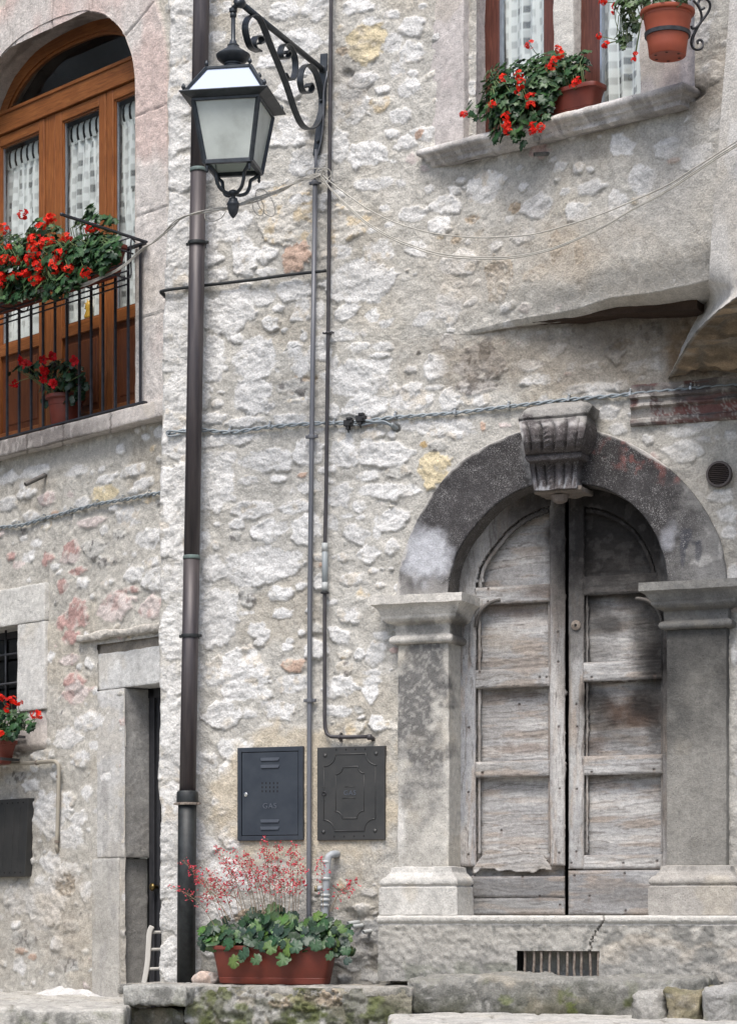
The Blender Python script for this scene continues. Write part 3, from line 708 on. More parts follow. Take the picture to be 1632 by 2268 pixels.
# ------------------------------------------------------------------ pilasters
NP = .06                                             # pilaster face
NDOOR = -.15
def pilaster(x0, x1, cap_y, neck_y, base_y, dark, seed, capdark, right):
    s0, s1 = A.s_at(x0, NP), A.s_at(x1, NP); back = -.17
    xm = (x0 + x1) / 2
    zt = A.z_at(xm, cap_y, NP); zn = A.z_at(xm, neck_y, NP); zb = A.z_at(xm, base_y, NP); zf = A.z_at(xm, 2027.5, NP)
    p = MB
    V, F = dbox(s0, s1, back, NP, zb - .01, zn + .01, .009, .008, 'LRFTB')
    C, px, py = portal_col(A, V, seed, dark=dark)
    if right:
        C = lay(C, sstep(1750, 1420, py + 90 * fbm(V[:, 0] * 5, V[:, 2] * 4, o=4, seed=4)), (.075, .075, .075), .8)
        C = C * .5
        C = lay(C, spot(px, py, 1535, 1870, 22, 12, .4, .5, 4), (.2, .19, .17), .6)
    else:
        m = spot(px, py, 935, 1500, 48, 150, .35, .8, 21, .025) + spot(px, py, 925, 1660, 60, 110, .6, .9, 23, .03) * .8
        C = lay(C, m, (.075, .075, .078), .8); C = lay(C, m * sstep(.2, .6, fbm(V[:, 0] * 50, V[:, 2] * 50, o=2, seed=9)), (.42, .41, .38), .5)
        C = lay(C, spot(px, py, 885, 1850, 12, 60, .5, .7, 22), (.72, .70, .66), .6)
    side = (V[:, 1] < NP - .004); 
    shaft = fin('pilaster', V, F, houseA, C, seed, .003, label=('dark weathered pilaster on the right of the door' if right else 'pale pilaster with a black stain on the left of the door'))
    h = zt - zn
    pr = [(0, 0), (.135, 0), (.135, -.18 * h), (.125, -.2 * h), (.105, -.25 * h), (.088, -.34 * h), (.085, -.38 * h), (.078, -.40 * h), (.075, -.47 * h), (.055, -.54 * h), (.03, -.565 * h), (.012, -.60 * h), (.008, -.80 * h), (.02, -.82 * h), (.036, -.86 * h), (.04, -.92 * h), (.034, -.97 * h), (.02, -.995 * h), (0, -h)]
    V, F = molded(s0, s1, back, NP, [(o, zt + z) for o, z in pr], .0085)
    C, px, py = portal_col(A, V, seed + 5, base=np.array([.58, .555, .51]) if not right else np.array([.23, .225, .21]), dark=capdark)
    if right: C = lay(C, sstep(.1, .5, (zt - V[:, 2]) / h + .3 * fbm(V[:, 0] * 6, V[:, 2] * 6, o=3, seed=2)), (.10, .10, .10), .6)
    else:
        C = lay(C, spot(px, py, 935, 1398, 34, 24, .5, .8, 6), (.13, .13, .125), .7); C = lay(C, spot(px, py, 1018, 1395, 22, 40, .4, .6, 5), (.07, .065, .06), .75)
    fin('capital', V, F, shaft, C, seed + 2, .003, sharp=50)
    hb = zb - zf
    pr = [(0, zb), (.03, zb - .02 * hb), (.036, zb - .13 * hb), (.05, zb - .17 * hb), (.055, zb - .20 * hb), (.075, zb - .24 * hb), (.088, zb - .30 * hb), (.088, zb - .36 * hb), (.075, zb - .40 * hb), (.078, zb - .42 * hb), (.088, zb - .44 * hb), (.09, zf), (0, zf)]
    V, F = molded(s0, s1, back, NP, pr, .0085)
    C, px, py = portal_col(A, V, seed + 9, base=np.array([.54, .525, .49]) if not right else np.array([.36, .34, .31]), dark=.35)
    fin('base', V, F, shaft, C, seed + 3, .003, sharp=50)
pilaster(880, 994, 1322, 1426, 1920, .5, 21, .45, False)
pilaster(1476, 1609, 1291, 1393, 1917, .8, 41, .3, True)

# ------------------------------------------------------------------ arch ring
nT, nR = 330, 44; AF = .03
th = np.linspace(thi[0] - .02, thi[-1] + .02, nT)
rI = rin(np.clip(th, thi[0], thi[-1])); rO = rout(np.clip(th, tho[0], tho[-1]))
kk = np.array([0.2, .4, .4]); ker = np.hanning(21); ker /= ker.sum()
rI = np.convolve(np.pad(rI, 10, 'edge'), ker, 'valid'); rO = np.convolve(np.pad(rO, 10, 'edge'), ker, 'valid')
prof = []                                            # (fraction of ring, n)
for q in np.linspace(-.16, AF - .012, 14): prof.append((0.0, q))
prof += [(0.004, AF - .006), (.015, AF - .001)]
for q in np.linspace(.03, .985, nR): prof.append((q, AF))
prof += [(.995, AF - .004), (1.0, AF - .012), (1.0, AF - .05)]
pf = np.array([p[0] for p in prof]); pn = np.array([p[1] for p in prof])
RRr = rI[:, None] + (rO - rI)[:, None] * pf[None]
V = np.stack([(DC[0] + RRr * np.cos(th)[:, None]).ravel(), np.broadcast_to(pn[None], RRr.shape).ravel(), (DC[1] + RRr * np.sin(th)[:, None]).ravel()], 1)
F = grid_faces(nT, len(pf))
px, py = PXY(A, V); s, n, z = V.T
frac = np.tile(pf, nT)
C = np.array([.050, .047, .048])[None] * (1 + .25 * fbm(s * 5, z * 5, o=4, seed=51))[:, None]
sp = vn(s * 150, z * 150, n * 150, seed=52) * .7 + vn(s * 60, z * 60, n * 60, seed=53) * .45
dens_ = .36 - .16 * fbm(s * 3, z * 3, o=4, seed=54)
C = lay(C, sstep(dens_ + .1, dens_ + .5, sp), (.30, .29, .285), .35)
grey = sstep(1455, 1600, px + 60 * fbm(s * 4, z * 4, o=4, seed=55)) * sstep(980, 1120, py)
C = lay(C, grey, (.27, .265, .255), .8)
C = lay(C, sstep(.25, .6, fbm(s * 12, z * 12, o=4, seed=56)) * grey, (.44, .43, .41), .6)
C = lay(C, sstep(1330, 1200, py * -1 + 2550) * 0, (.3, .3, .3), .5)
C = lay(C, sstep(1240, 1320, py + 30 * fbm(s * 9, z * 9, o=3, seed=57)) * (px < 1030) * (frac > .01), (.36, .35, .335), .7)
C = lay(C, spot(px, py, 942, 1226, 52, 58, .38, .22, 58, .05), (.50, .51, .54), .95)
C = lay(C, spot(px, py, 1178, 1025, 18, 60, .5, .8, 59), (.42, .42, .42), .5)
C = lay(C, spot(px, py, 1425, 1000, 75, 42, .6, 1.0, 60) * sstep(-.2, .5, fbm(s * 20, z * 20, o=3, seed=61)), (.22, .085, .075), .7)
C = lay(C, sstep(.93, .99, frac + .05 * fbm(s * 10, z * 10, o=3, seed=62)) * (px < 1480), (.52, .50, .47), .85)
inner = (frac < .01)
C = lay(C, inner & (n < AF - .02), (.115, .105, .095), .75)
for (x, y, w, h) in ((1513, 1222, 7, 30), (1546, 1222, 8, 24), (1520, 1185, 15, 17), (1515, 1205, 9, 10), (1540, 1203, 8, 5)):
    C = lay(C, spot(px, py, x, y, w, h, .22, .25, 63, .08), (.06, .062, .075), .72)
C = lay(C, spot(px, py, 1480, 1195, 16, 34, .7, .8, 64), (.45, .46, .50), .5)
fin('arch_ring', V, F, houseA, C, 5, .0035, mat='soot')

# ------------------------------------------------------------------ keystone: a scroll over a fluted bracket
def keystone():
    yy = [890, 896, 903, 920, 926, 930, 942, 958, 975, 990, 1000, 1004, 1008, 1018, 1022, 1040, 1060, 1078, 1084, 1087]
    nn = [.08, .17, .20, .215, .20, .225, .275, .30, .295, .265, .215, .19, .205, .20, .14, .13, .14, .165, .175, .03]
    xl = [1215, 1170, 1157, 1146, 1147, 1148, 1150, 1153, 1156, 1159, 1161, 1162, 1160, 1166, 1172, 1174, 1177, 1179, 1180, 1181]
    xr = [1290, 1305, 1311, 1303, 1299, 1298, 1296, 1293, 1290, 1288, 1286, 1286, 1288, 1285, 1281, 1279, 1277, 1276, 1275, 1275]
    Y = np.linspace(890, 1087, 110)
    nc = 64; t = np.linspace(0, 1, nc); V = []; flute = []
    for y in Y:
        n = np.interp(y, yy, nn); a, b = np.interp(y, yy, xl), np.interp(y, yy, xr)
        sa, za = A.px(a, y, n); sb, zb = A.px(b, y, n)
        zz = (za + zb) / 2
        fl = 0.0 * t
        if 930 < y < 1000 or 1022 < y < 1080:
            q = (t - .1) / .8; e = ((q > 0) & (q < 1)) * 1.0
            amp = .060 * min(1, (y - 929) / 12, (1001 - y) / 14) if y < 1001 else .030 * min(1, (y - 1021) / 10, (1081 - y) / 10)
            fl = e * (np.abs(np.sin(q * math.pi * 4.0 + (.0))) ** .6 - 1) * amp
            # twisted leaf on the second rib
            rib = np.exp(-((q - .38) / .07) ** 2); fl = fl + rib * .007 * np.sin((y * .55) + q * 30)
        row = [(sa + (sb - sa) * tt_, n + fl[i] - .012 * max(0, abs(tt_ - .5) - .44) / .06, zz - .003 * 0) for i, tt_ in enumerate(t)]
        lside = [(sa + .006 * (1 - q), .02 + (n - .02) * q, zz) for q in np.linspace(0, .96, 12)]
        rside = [(sb - .006 * (1 - q), .02 + (n - .02) * q, zz) for q in np.linspace(.96, 0, 12)]
        V.append(lside + row + rside)
    V = np.array(V); nr, ncc = V.shape[:2]; V = V.reshape(-1, 3); F = grid_faces(nr, ncc, flip=True)
    px, py = PXY(A, V); s, n, z = V.T
    C = np.array([.085, .075, .075])[None] * (1 + .3 * fbm(s * 9, z * 9, o=4, seed=71))[:, None]
    sp = vn(s * 110, z * 110, n * 110, seed=72) * .6 + vn(s * 60, z * 60, n * 60, seed=73) * .5
    C = lay(C, sstep(.35, .75, sp), (.40, .39, .38), .35)
    C = lay(C, sstep(934, 918, py + 12 * fbm(s * 14, z * 14, o=3, seed=74)), (.33, .32, .30), .85)
    C = lay(C, sstep(950, 938, py) * sstep(925, 940, py) * sstep(-.3, .3, fbm(s * 20, z * 20, o=3, seed=75)), (.52, .50, .49), .6)
    C = lay(C, sstep(1040, 1075, py + 14 * fbm(s * 16, z * 5, o=3, seed=76)) * sstep(-.1, .4, fbm(s * 30, z * 6, o=3, seed=79)), (.34, .35, .37), .7)
    tt__ = np.tile(np.concatenate([np.zeros(12), np.linspace(0, 1, 64), np.ones(12)]), 110); qq = (tt__ - .1) / .8
    crest = sstep(.965, 1.0, 1 - np.abs(np.sin(qq * math.pi * 4.0))) * (qq > 0) * (qq < 1) * (((py > 932) & (py < 1000)) | (py > 1024))
    C = lay(C, crest, (.42, .41, .40), .7)
    groove = sstep(.55, .0, np.abs(np.sin(qq * math.pi * 4.0))) * (qq > 0) * (qq < 1) * (((py > 934) & (py < 1000)) | (py > 1026)); C = lay(C, groove * (1 - crest), (.03, .028, .028), .6)
    C = lay(C, spot(px, py, 1151, 960, 8, 26, .4, .5, 77), (.5, .49, .48), .8)
    C = lay(C, spot(px, py, 1305, 915, 14, 20, .5, .5, 78), (.07, .07, .065), .8)
    o = fin('keystone', V, F, houseA, C, 6, .003, k=12, mat='soot')
    m = MB(); x0, z0 = A.px(1236, 1100, .09)
    # small drop below the keystone
    sa, za = A.px(1185, 1090, .1); sb, zb = A.px(1290, 1090, .1)
    V, F = dbox(sa, sb, -.12, .135, za - .014, za + .02, .012, .008); C, _, _ = portal_col(A, V, 77, base=np.array([.22, .19, .165]))
    fin('soffit_block', V, F, o, C, 8, .006, k=14)
    m.lathe((x0, .05, za - .03), [(.02, -.045), (.045, -.03), (.055, 0), (.06, .01)], 14)
    V = np.array(m.v); fin('drop', V, m.f, o, np.tile([.2, .17, .15], (len(V), 1)), 9, .004)
keystone()

# ------------------------------------------------------------------ threshold with the cellar grating
def threshold():
    n1 = .20; sa = A.s_at(836, n1); sb = A.s_at(1850, n1)
    zt = EYE + .004; zb = A.z_at(1200, 2178, n1)
    gx0, gx1 = A.s_at(1142, n1), A.s_at(1326, n1); gz1, gz0 = A.z_at(1230, 2106, n1), A.z_at(1230, 2164, n1)
    step = .0085
    S_ = np.arange(sa, sb, step)
    # profile: top, roll, face
    zz = [zt, zt, zt - .002, zt - .012, zt - .028, zt - .040, zt - .048, zt - .052, zt - .056]
    nn = [-.2, n1 - .02, n1 - .006, n1 + .006, n1 + .008, n1 + .002, n1 - .012, n1 - .014, n1 - .012]
    zf = np.arange(zt - .064, zb, -step); zz = zz + list(zf); nn = nn + list(n1 - .012 + .015 * (zt - zf)); nn = np.array(nn); zz = np.array(zz)
    SS, ZZ = np.meshgrid(S_, zz); NN = np.broadcast_to(nn[:, None], SS.shape).copy()
    H_ = .004 * fbm(SS * 4, ZZ * 4, o=3, seed=81) + .0065 * fbm(SS * 28, ZZ * 28, o=4, seed=82, g=.6)
    face = (ZZ < zt - .06)
    NN += H_ * np.where(face, 1.3, .35)
    px, py = A.to_px(SS, ZZ, NN)
    px = np.asarray(px); py = np.asarray(py)
    # the crack
    cx_ = np.interp(py, [2020, 2045, 2065, 2090, 2110], [1338, 1334, 1318, 1308, 1306]) + 2.5 * vn(py * .3, py * 0, seed=3)
    ck = (1 - sstep(.6, 2.4, np.abs(px - cx_))) * (py < 2112); NN -= .02 * ck
    C = (PORT * .72)[None, None] * (1 + .09 * fbm(SS * 6, ZZ * 6, o=4, seed=83) + .07 * fbm(SS * 60, ZZ * 60, o=2, seed=84))[..., None]
    def L(m, col, a):
        nonlocal C
        m = (np.clip(m, 0, 1) * a)[..., None]; C = C * (1 - m) + np.array(col) * m
    L(~face, (.60, .58, .54), .7)
    L(sstep(.0, .4, fbm(SS * 7, ZZ * 5, o=5, seed=85, g=.65)) * face, (.15, .15, .14), .7)
    L(sstep(.25, .6, fbm(SS * 3 + 4, ZZ * 5, o=4, seed=86)) * face * (px > 1330), (.50, .44, .36), .5)
    L(sstep(2060, 2165, py + 20 * fbm(SS * 5, ZZ * 5, o=3, seed=87)) * face, (.27, .265, .25), .6)
    L(sstep(.1, .5, fbm(SS * 8, ZZ * 8, o=4, seed=88)) * sstep(2090, 2150, py) * (px < 1180), (.16, .17, .13), .5)
    L(ck, (.08, .07, .06), .8)
    V = np.stack([SS.ravel(), NN.ravel(), ZZ.ravel()], 1); F = grid_faces(*SS.shape, flip=True)
    h = ((SS > gx0) & (SS < gx1) & (ZZ > gz0) & (ZZ < gz1) & face).ravel(); F = F[~h[F].all(1)]
    # left end return
    k0 = len(V); e = np.arange(SS.shape[0]) * SS.shape[1]; back = V[e].copy(); back[:, 1] = -.25
    V = np.concatenate([V, back]); F = np.concatenate([F, np.stack([k0 + np.arange(len(e) - 1), e[:-1], e[1:], k0 + 1 + np.arange(len(e) - 1)], 1)])
    CC = np.concatenate([C.reshape(-1, 3), C.reshape(-1, 3)[e]])
    o = fin('door_sill', V, F, houseA, CC, 9, .0015)
    # recess behind the grating
    mb = MB(); mb.box(gx0 - .01, gx1 + .01, -.35, n1 - .03, gz0 - .02, gz1 + .01)
    mb.f = [f for i, f in enumerate(mb.f) if i != 3]
    mb.obj('grating_recess', M['dark'], o, fix=False)
    bars = [1163, 1182, 1199, 1218, 1236, 1256, 1272, 1288, 1307, 1324]
    rr = random.Random(4)
    for x in bars:
        s = A.s_at(x, n1 - .035)
        m = MB(); m.tube(crom([(s + rr.uniform(-.004, .004), n1 - .035, gz0 - .01 + (gz1 - gz0 + .02) * q) for q in (0, .3, .6, 1)], 3), .0085, 7)
        m.obj('grating_bar', M['rust'], o, smooth=True)
M['dark'] = plain('dark_interior', (.006, .006, .006), (.01, .01, .01), 5, .9)
M['rust'] = plain('rusty_iron', (.30, .26, .22), (.13, .10, .08), 60, .85, .2, .5)
threshold()

# ------------------------------------------------------------------ the weathered double door
M['oldwood'] = stone_mat('weathered_oak', .78, 1.14, 130, .7, .004)
def oak(name, parent, s0, s1, z0, z1, n, t=.03, grain='h', mask=None, seed=1, tone_=(.47, .45, .425), extra=None, ch=.008, bend=None, label=None):
    st = .006
    S_, Z_ = np.arange(s0, s1 + st * .5, st), np.arange(z0, z1 + st * .5, st)
    SS, ZZ = np.meshgrid(S_, Z_)
    if grain == 'v': g, c = ZZ, SS
    else: g, c = SS, ZZ
    kn = fbm(SS * 3, ZZ * 3, o=3, seed=seed)                      # swirling figure
    gr = fbm(g * 4 + kn * .8, c * 80 + kn * 2.2, o=4, seed=seed + 1, g=.6)
    gr2 = fbm(g * 14, c * 170, o=2, seed=seed + 2)
    crack = .7 * sstep(.40, .75, gr) + .4 * sstep(.45, .8, gr2)
    NN = n + .0028 * gr + .0012 * gr2 - .006 * crack * .6 + .0035 * fbm(SS * 4, ZZ * 4, o=2, seed=seed + 3)
    d = np.minimum(np.minimum(SS - S_[0], S_[-1] - SS), np.minimum(ZZ - Z_[0], Z_[-1] - ZZ)) + .004 * fbm(SS * 25, ZZ * 25, o=3, seed=seed + 5)
    NN -= ch * (1 - sstep(0, .014, d))
    px, py = A.to_px(SS, ZZ, NN); px = np.asarray(px); py = np.asarray(py)
    C = np.array(tone_)[None, None] * np.array([.72, .73, .75]) * (.90 + .22 * ((seed * 7919) % 13) / 13) * (1 + .10 * gr + .06 * kn)[..., None]
    def L(m, col, a=1.0):
        nonlocal C
        m = (np.clip(m, 0, 1) * a)[..., None]; C = C * (1 - m) + np.array(col) * m
    L(sstep(-.1, .5, fbm(g * 2.5, c * 9, o=3, seed=seed + 7)), (.40, .40, .40), .5)
    L(sstep(.05, .5, fbm(g * 4 + 5, c * 24, o=4, seed=seed + 8)), (.34, .27, .21), .5)
    L(sstep(.0, .6, fbm(g * 2, c * 12 + 3, o=4, seed=seed + 17)), (.60, .585, .56), .45)
    L(crack, (.10, .085, .075), .8)
    L(1 - sstep(0, .016, d), (.20, .17, .15), .35)
    for (x, y, rx, ry, col, a) in STAIN:
        if abs(x - px.mean()) > rx * 1.8 + 130 or abs(y - py.mean()) > ry * 1.8 + 170: continue
        q = np.sqrt(((px - x) / rx) ** 2 + ((py - y) / ry) ** 2) + .30 * fbm(SS * 7, ZZ * 7, o=5, seed=int(x + y), g=.7)
        L(1 - sstep(.35, 1.45, q), col, a)
    wear = sstep(.1, .55, fbm(SS * 22, ZZ * 22, o=3, seed=seed + 9)); L(wear * (C.mean(-1) < .2), (.16, .15, .14), .15)
    for (x, y) in NAILS:
        q = np.hypot(px - x, py - y); L(1 - sstep(2.0, 3.4, q), (.03, .024, .022), .95); NN -= .004 * (1 - sstep(2, 3.4, q))
        L((1 - sstep(2.0, 5, np.abs(px - x))) * (py > y) * (1 - sstep(5, 26, py - y)), (.17, .13, .11), .3)
    V = np.stack([SS.ravel(), NN.ravel(), ZZ.ravel()], 1); F = grid_faces(*SS.shape)
    if mask is not None:
        k = mask(SS, ZZ).ravel(); F = F[k[F].all(1)]
        used = np.zeros(len(V), bool); used[F.ravel()] = True; rm = np.cumsum(used) - 1; V = V[used]; CC = C.reshape(-1, 3)[used]; F = rm[F]
    else: CC = C.reshape(-1, 3)
    o = meshobj(name, V, F, M['oldwood'], parent, smooth=True, col=CC, fix=False, label=label)
    md = o.modifiers.new('thick', 'SOLIDIFY'); md.thickness = t; md.offset = -1
    return o
BK = (.022, .02, .019); DG = (.10, .095, .09); BR = (.075, .05, .038)
STAIN = [(1245, 1120, 90, 60, BK, .95), (1330, 1150, 120, 130, BK, .93), (1400, 1230, 100, 80, BK, .8), (1420, 1170, 60, 90, BK, .8), (1170, 1140, 60, 45, (.06, .05, .045), .8), (1240, 1200, 26, 170, (.04, .036, .034), .85), (1170, 1200, 110, 90, (.09, .08, .075), .55), (1040, 1230, 30, 60, (.16, .15, .14), .4), (1350, 1230, 130, 110, BK, .75),
         (1180, 1200, 70, 60, DG, .55), (1200, 1310, 40, 18, (.14, .10, .08), .6), (1235, 1330, 18, 90, DG, .6), (1330, 1300, 80, 22, DG, .8), (1440, 1310, 70, 45, BK, .9), (1330, 1380, 70, 50, (.16, .155, .15), .55), (1430, 1400, 40, 60, DG, .7),
         (1350, 1385, 34, 22, BK, .75), (1275, 1380, 22, 90, DG, .7), (1460, 1500, 30, 120, BK, .85), (1440, 1540, 50, 40, DG, .7), (1330, 1560, 40, 34, BK, .9), (1395, 1585, 66, 38, BR, .95), (1425, 1560, 36, 30, BK, .85), (1340, 1610, 40, 26, BK, .65), (1450, 1610, 22, 60, BK, .6),
         (1300, 1540, 20, 30, BK, .7), (1130, 1480, 90, 30, (.17, .15, .13), .35), (1440, 1350, 60, 60, DG, .6), (1340, 1240, 120, 60, BK, .75), (1310, 1370, 60, 40, DG, .5), (1440, 1420, 50, 70, BK, .6), (1250, 1450, 20, 120, DG, .5), (1200, 1130, 70, 50, BK, .6), (1130, 1350, 80, 16, (.20, .15, .12), .7), (1110, 1420, 60, 30, (.33, .28, .22), .4), (1140, 1538, 80, 12, (.12, .09, .07), .7), (1160, 1660, 60, 14, (.2, .15, .12), .6), (1150, 1740, 70, 12, (.30, .20, .13), .6),
         (1340, 1772, 16, 10, BK, .85), (1320, 1760, 9, 5, BK, .9), (1358, 1782, 7, 4, BK, .9), (1050, 1990, 30, 30, DG, .5), (1150, 1965, 110, 22, (.17, .165, .16), .7), (1380, 1980, 90, 34, (.19, .185, .18), .7), (1160, 2008, 110, 14, (.24, .235, .225), .6),
         (1475, 1700, 14, 260, DG, .5), (1035, 1380, 12, 60, DG, .4), (1400, 1120, 110, 120, BK, .9), (1290, 1200, 60, 150, BK, .8), (1330, 1440, 60, 24, DG, .5), (1440, 1470, 40, 40, BK, .7), (1390, 1640, 60, 24, DG, .6), (1320, 1650, 30, 20, BR, .6), (1200, 1250, 40, 60, DG, .6), (1110, 1260, 60, 30, (.2, .19, .18), .5), (1365, 1345, 70, 8, BK, .6), (1120, 1345, 90, 6, BK, .5)]
NAILS = [(1081, 1304), (1080, 1333), (1062, 1488), (1068, 1713), (1195, 1500), (1068, 1712), (1037, 1893), (1038, 1612), (1037, 1755), (1239, 1747), (1238, 1890), (1237, 1610), (1236, 1466), (1235, 1400), (1277, 1748), (1276, 1887), (1310, 1710), (1448, 1705),
         (1272, 1940), (1383, 1935), (1150, 1560), (1195, 1985), (1240, 2005), (1305, 1985), (1385, 2018), (1157, 1942), (1210, 1500), (1278, 1610), (1276, 1560), (1310, 1500), (1450, 1495), (1380, 1912), (1455, 1908), (1265, 1912), (1110, 1840)]
def hz(y, x=1250, n=NDOOR): return A.z_at(x, y, n)
def sx(x, n=NDOOR): return A.s_at(x, n)
def arcmask(grow): 
    def f(S, Z):
        t = np.arctan2(Z - DC[1], S - DC[0]); r = np.hypot(Z - DC[1], S - DC[0])
        return (Z < DC[1]) | (r < rin(np.clip(t, thi[0], thi[-1])) + grow)
    return f
def ringmask(a, b):
    def f(S, Z):
        t = np.arctan2(Z - DC[1], S - DC[0]); r = np.hypot(Z - DC[1], S - DC[0]); q = rin(np.clip(t, thi[0], thi[-1]))
        return (Z > DC[1] - .03) & (r > q - a) & (r < q - b)
    return f
zbot, ztopd = hz(2027), float(DC[1] + ri.max() + .02)
def leaf(xa, xb, sh, seed, rails, right):
    a, b = sx(xa), sx(xb)
    bk = oak('door_leaf', houseA, a + (.03 if right else 0), b - (0 if right else .03), zbot, ztopd, NDOOR - .068, .03, 'h', arcmask(.025), seed, ch=0, label='right leaf of the old double door, blackened at the top' if right else 'left leaf of the old double door, silvery and split')
    i = 0
    if not right:
        oak('stile', bk, a, sx(1053), hz(1918), DC[1] + .02, NDOOR, .036, 'v', None, seed + 1, (.45, .45, .455))
        oak('stile', bk, sx(1217), b, hz(1918), ztopd, NDOOR + .006, .04, 'v', arcmask(.02), seed + 2, (.47, .445, .415))
        L0, L1 = 1050, 1218
    else:
        oak('stile', bk, a, sx(1292), hz(1926), ztopd, NDOOR, .036, 'v', arcmask(.02), seed + 1, (.46, .44, .41))
        oak('stile', bk, sx(1466), b, hz(1926), DC[1] + .02, NDOOR, .036, 'v', None, seed + 2, (.36, .33, .30))
        L0, L1 = 1290, 1468
    oak('curved_rail', bk, a, b, DC[1] - .03, ztopd, NDOOR + .003, .036, 'v' , ringmask(.115, -.02), seed + 3, (.46, .44, .41))
    oak('moulding', bk, a, b, DC[1] - .01, ztopd, NDOOR - .012, .02, 'v', lambda S, Z: ringmask(.15, .12)(S, Z) & (S > sx(L0 + 6)) & (S < sx(L1 - 4)), seed + 4, (.40, .37, .33), ch=0)
    for (y0, y1) in rails:
        oak('rail', bk, sx(L0), sx(L1), hz(y1), hz(y0), NDOOR + .002, .036, 'h', None, seed + 10 + i, (.47, .45, .42)); i += 1
    # thin mouldings beside the panels
    for x in (L0 + 5, L1 - 7):
        oak('moulding', bk, sx(x), sx(x + 5), hz(1890), hz(1292), NDOOR - .022, .03, 'v', None, seed + 20 + i, (.47, .44, .40), ch=.004); i += 1
    return bk
l1 = leaf(1014, 1251.3, 0, 101, [(1290, 1331), (1476, 1519), (1683, 1719)], False)
l2 = leaf(1258.3, 1495, 0, 151, [(1280, 1322), (1469, 1512), (1676, 1719), (1896, 1927)], True)
# shaped corners of the upper panels
def corner(par, cx_, cy_, sgn, seed):
    c = A.px(cx_, cy_, NDOOR); rad = .17
    a, b = (c[0], c[0] + rad) if sgn > 0 else (c[0] - rad, c[0])
    oak('corner_piece', par, a, b, c[1] - rad, c[1], NDOOR + .001, .034, 'v', lambda S, Z: np.hypot(S - (c[0] + sgn * rad), Z - (c[1] - rad)) > rad * .97, seed, (.50, .48, .45), ch=.0)
    m = MB(); m.tube([(c[0] + sgn * rad - sgn * rad * .97 * math.cos(t), NDOOR + .001, c[1] - rad + rad * .97 * math.sin(t)) for t in np.linspace(0, math.pi / 2, 14)], .011, 7)
    meshobj('moulding', np.array(m.v), m.f, M['oldwood'], par, smooth=True, col=np.tile([.13, .12, .11], (len(m.v), 1)))
corner(l1, 1052, 1330, 1, 201); corner(l2, 1467, 1321, -1, 202)
# kick boards and the swollen, rotten foot of the left panel
oak('kick_board', l1, sx(1044), sx(1251), hz(1988), hz(1942), NDOOR + .012, .04, 'h', None, 301, (.29, .285, .28))
oak('kick_board', l1, sx(1044), sx(1251), hz(2027), hz(1989), NDOOR + .010, .04, 'h', None, 302, (.32, .315, .305))
oak('kick_board', l2, sx(1259), sx(1470), hz(2027), hz(1929), NDOOR + .012, .04, 'h', None, 303, (.33, .32, .31))
rot = lambda S, Z: (Z > hz(1930) + .02 * vn(S * 18, S * 0, seed=4)) & (Z < hz(1880) + .02 * vn(S * 14, S * 0, seed=9) - np.maximum(0, np.abs(S - (sx(1052) + sx(1216)) / 2) - .17) * 1.2 + .0)
oak('rotten_board', l1, sx(1046), sx(1222), hz(1940), hz(1862), NDOOR - .006, .03, 'h', rot, 304, (.47, .43, .38), ch=.004)
m = MB(); c = A.P(1275, 1385, NDOOR + .008); m.lathe(c, [(.017, -.006), (.03, -.006), (.032, 0), (.026, .004), (.0, .004)], 16, axis=(0, 1, 0)); m.obj('escutcheon', M['rust'], l2, smooth=True, auto=40)
m = MB(); m.lathe((c[0], c[1] + .0045, c[2]), [(.009, -.002), (.009, .002), (0, .002)], 10, axis=(0, 1, 0)); m.obj('keyhole', M['dark'], l2)
# dark passage behind the door
mb = MB(); mb.box(sx(1000) - .05, sx(1500) + .1, -1.2, NDOOR - .1, 1.4, ztopd + .1); mb.f = [f for i, f in enumerate(mb.f) if i != 3]; mb.obj('passage', M['dark'], houseA, fix=False)
# ------------------------------------------------------------------ wood, glass and cloth of the windows
def wood_mat(name, c1, c2, c3, axis, rough_=.42):
    m, t, p = newmat(name); sc_ = {'v': (30, 30, 2.0), 'h': (2.0, 30, 30)}[axis]
    v = coords(t, sc_); n = noise(t, v, 3.0, 6, .65, .8); v2 = coords(t); n2 = noise(t, v2, 3, 3)
    c = ramp(t, n, [(.3, c1), (.5, c2), (.7, c3)]); c = mixc(t, 1.0, c, ramp(t, n2, [(.3, .8), (.7, 1.15)]), 'MULTIPLY')
    t.links.new(c, p.inputs['Base Color']); p.inputs['Roughness'].default_value = rough_; p.inputs['Specular IOR Level'].default_value = .4
    bump(t, n, p, .25, .002); return m
M['oakv'] = wood_mat('varnished_wood_upright', (.13, .040, .012), (.24, .082, .024), (.32, .125, .038), 'v')
M['oakh'] = wood_mat('varnished_wood_level', (.14, .045, .013), (.25, .088, .026), (.34, .135, .042), 'h')
M['panelwood'] = wood_mat('varnished_panel', (.085, .024, .008), (.13, .038, .012), (.17, .055, .018), 'v', .5)
M['redwood'] = wood_mat('red_brown_wood', (.06, .018, .012), (.10, .032, .022), (.15, .055, .036), 'v', .5)
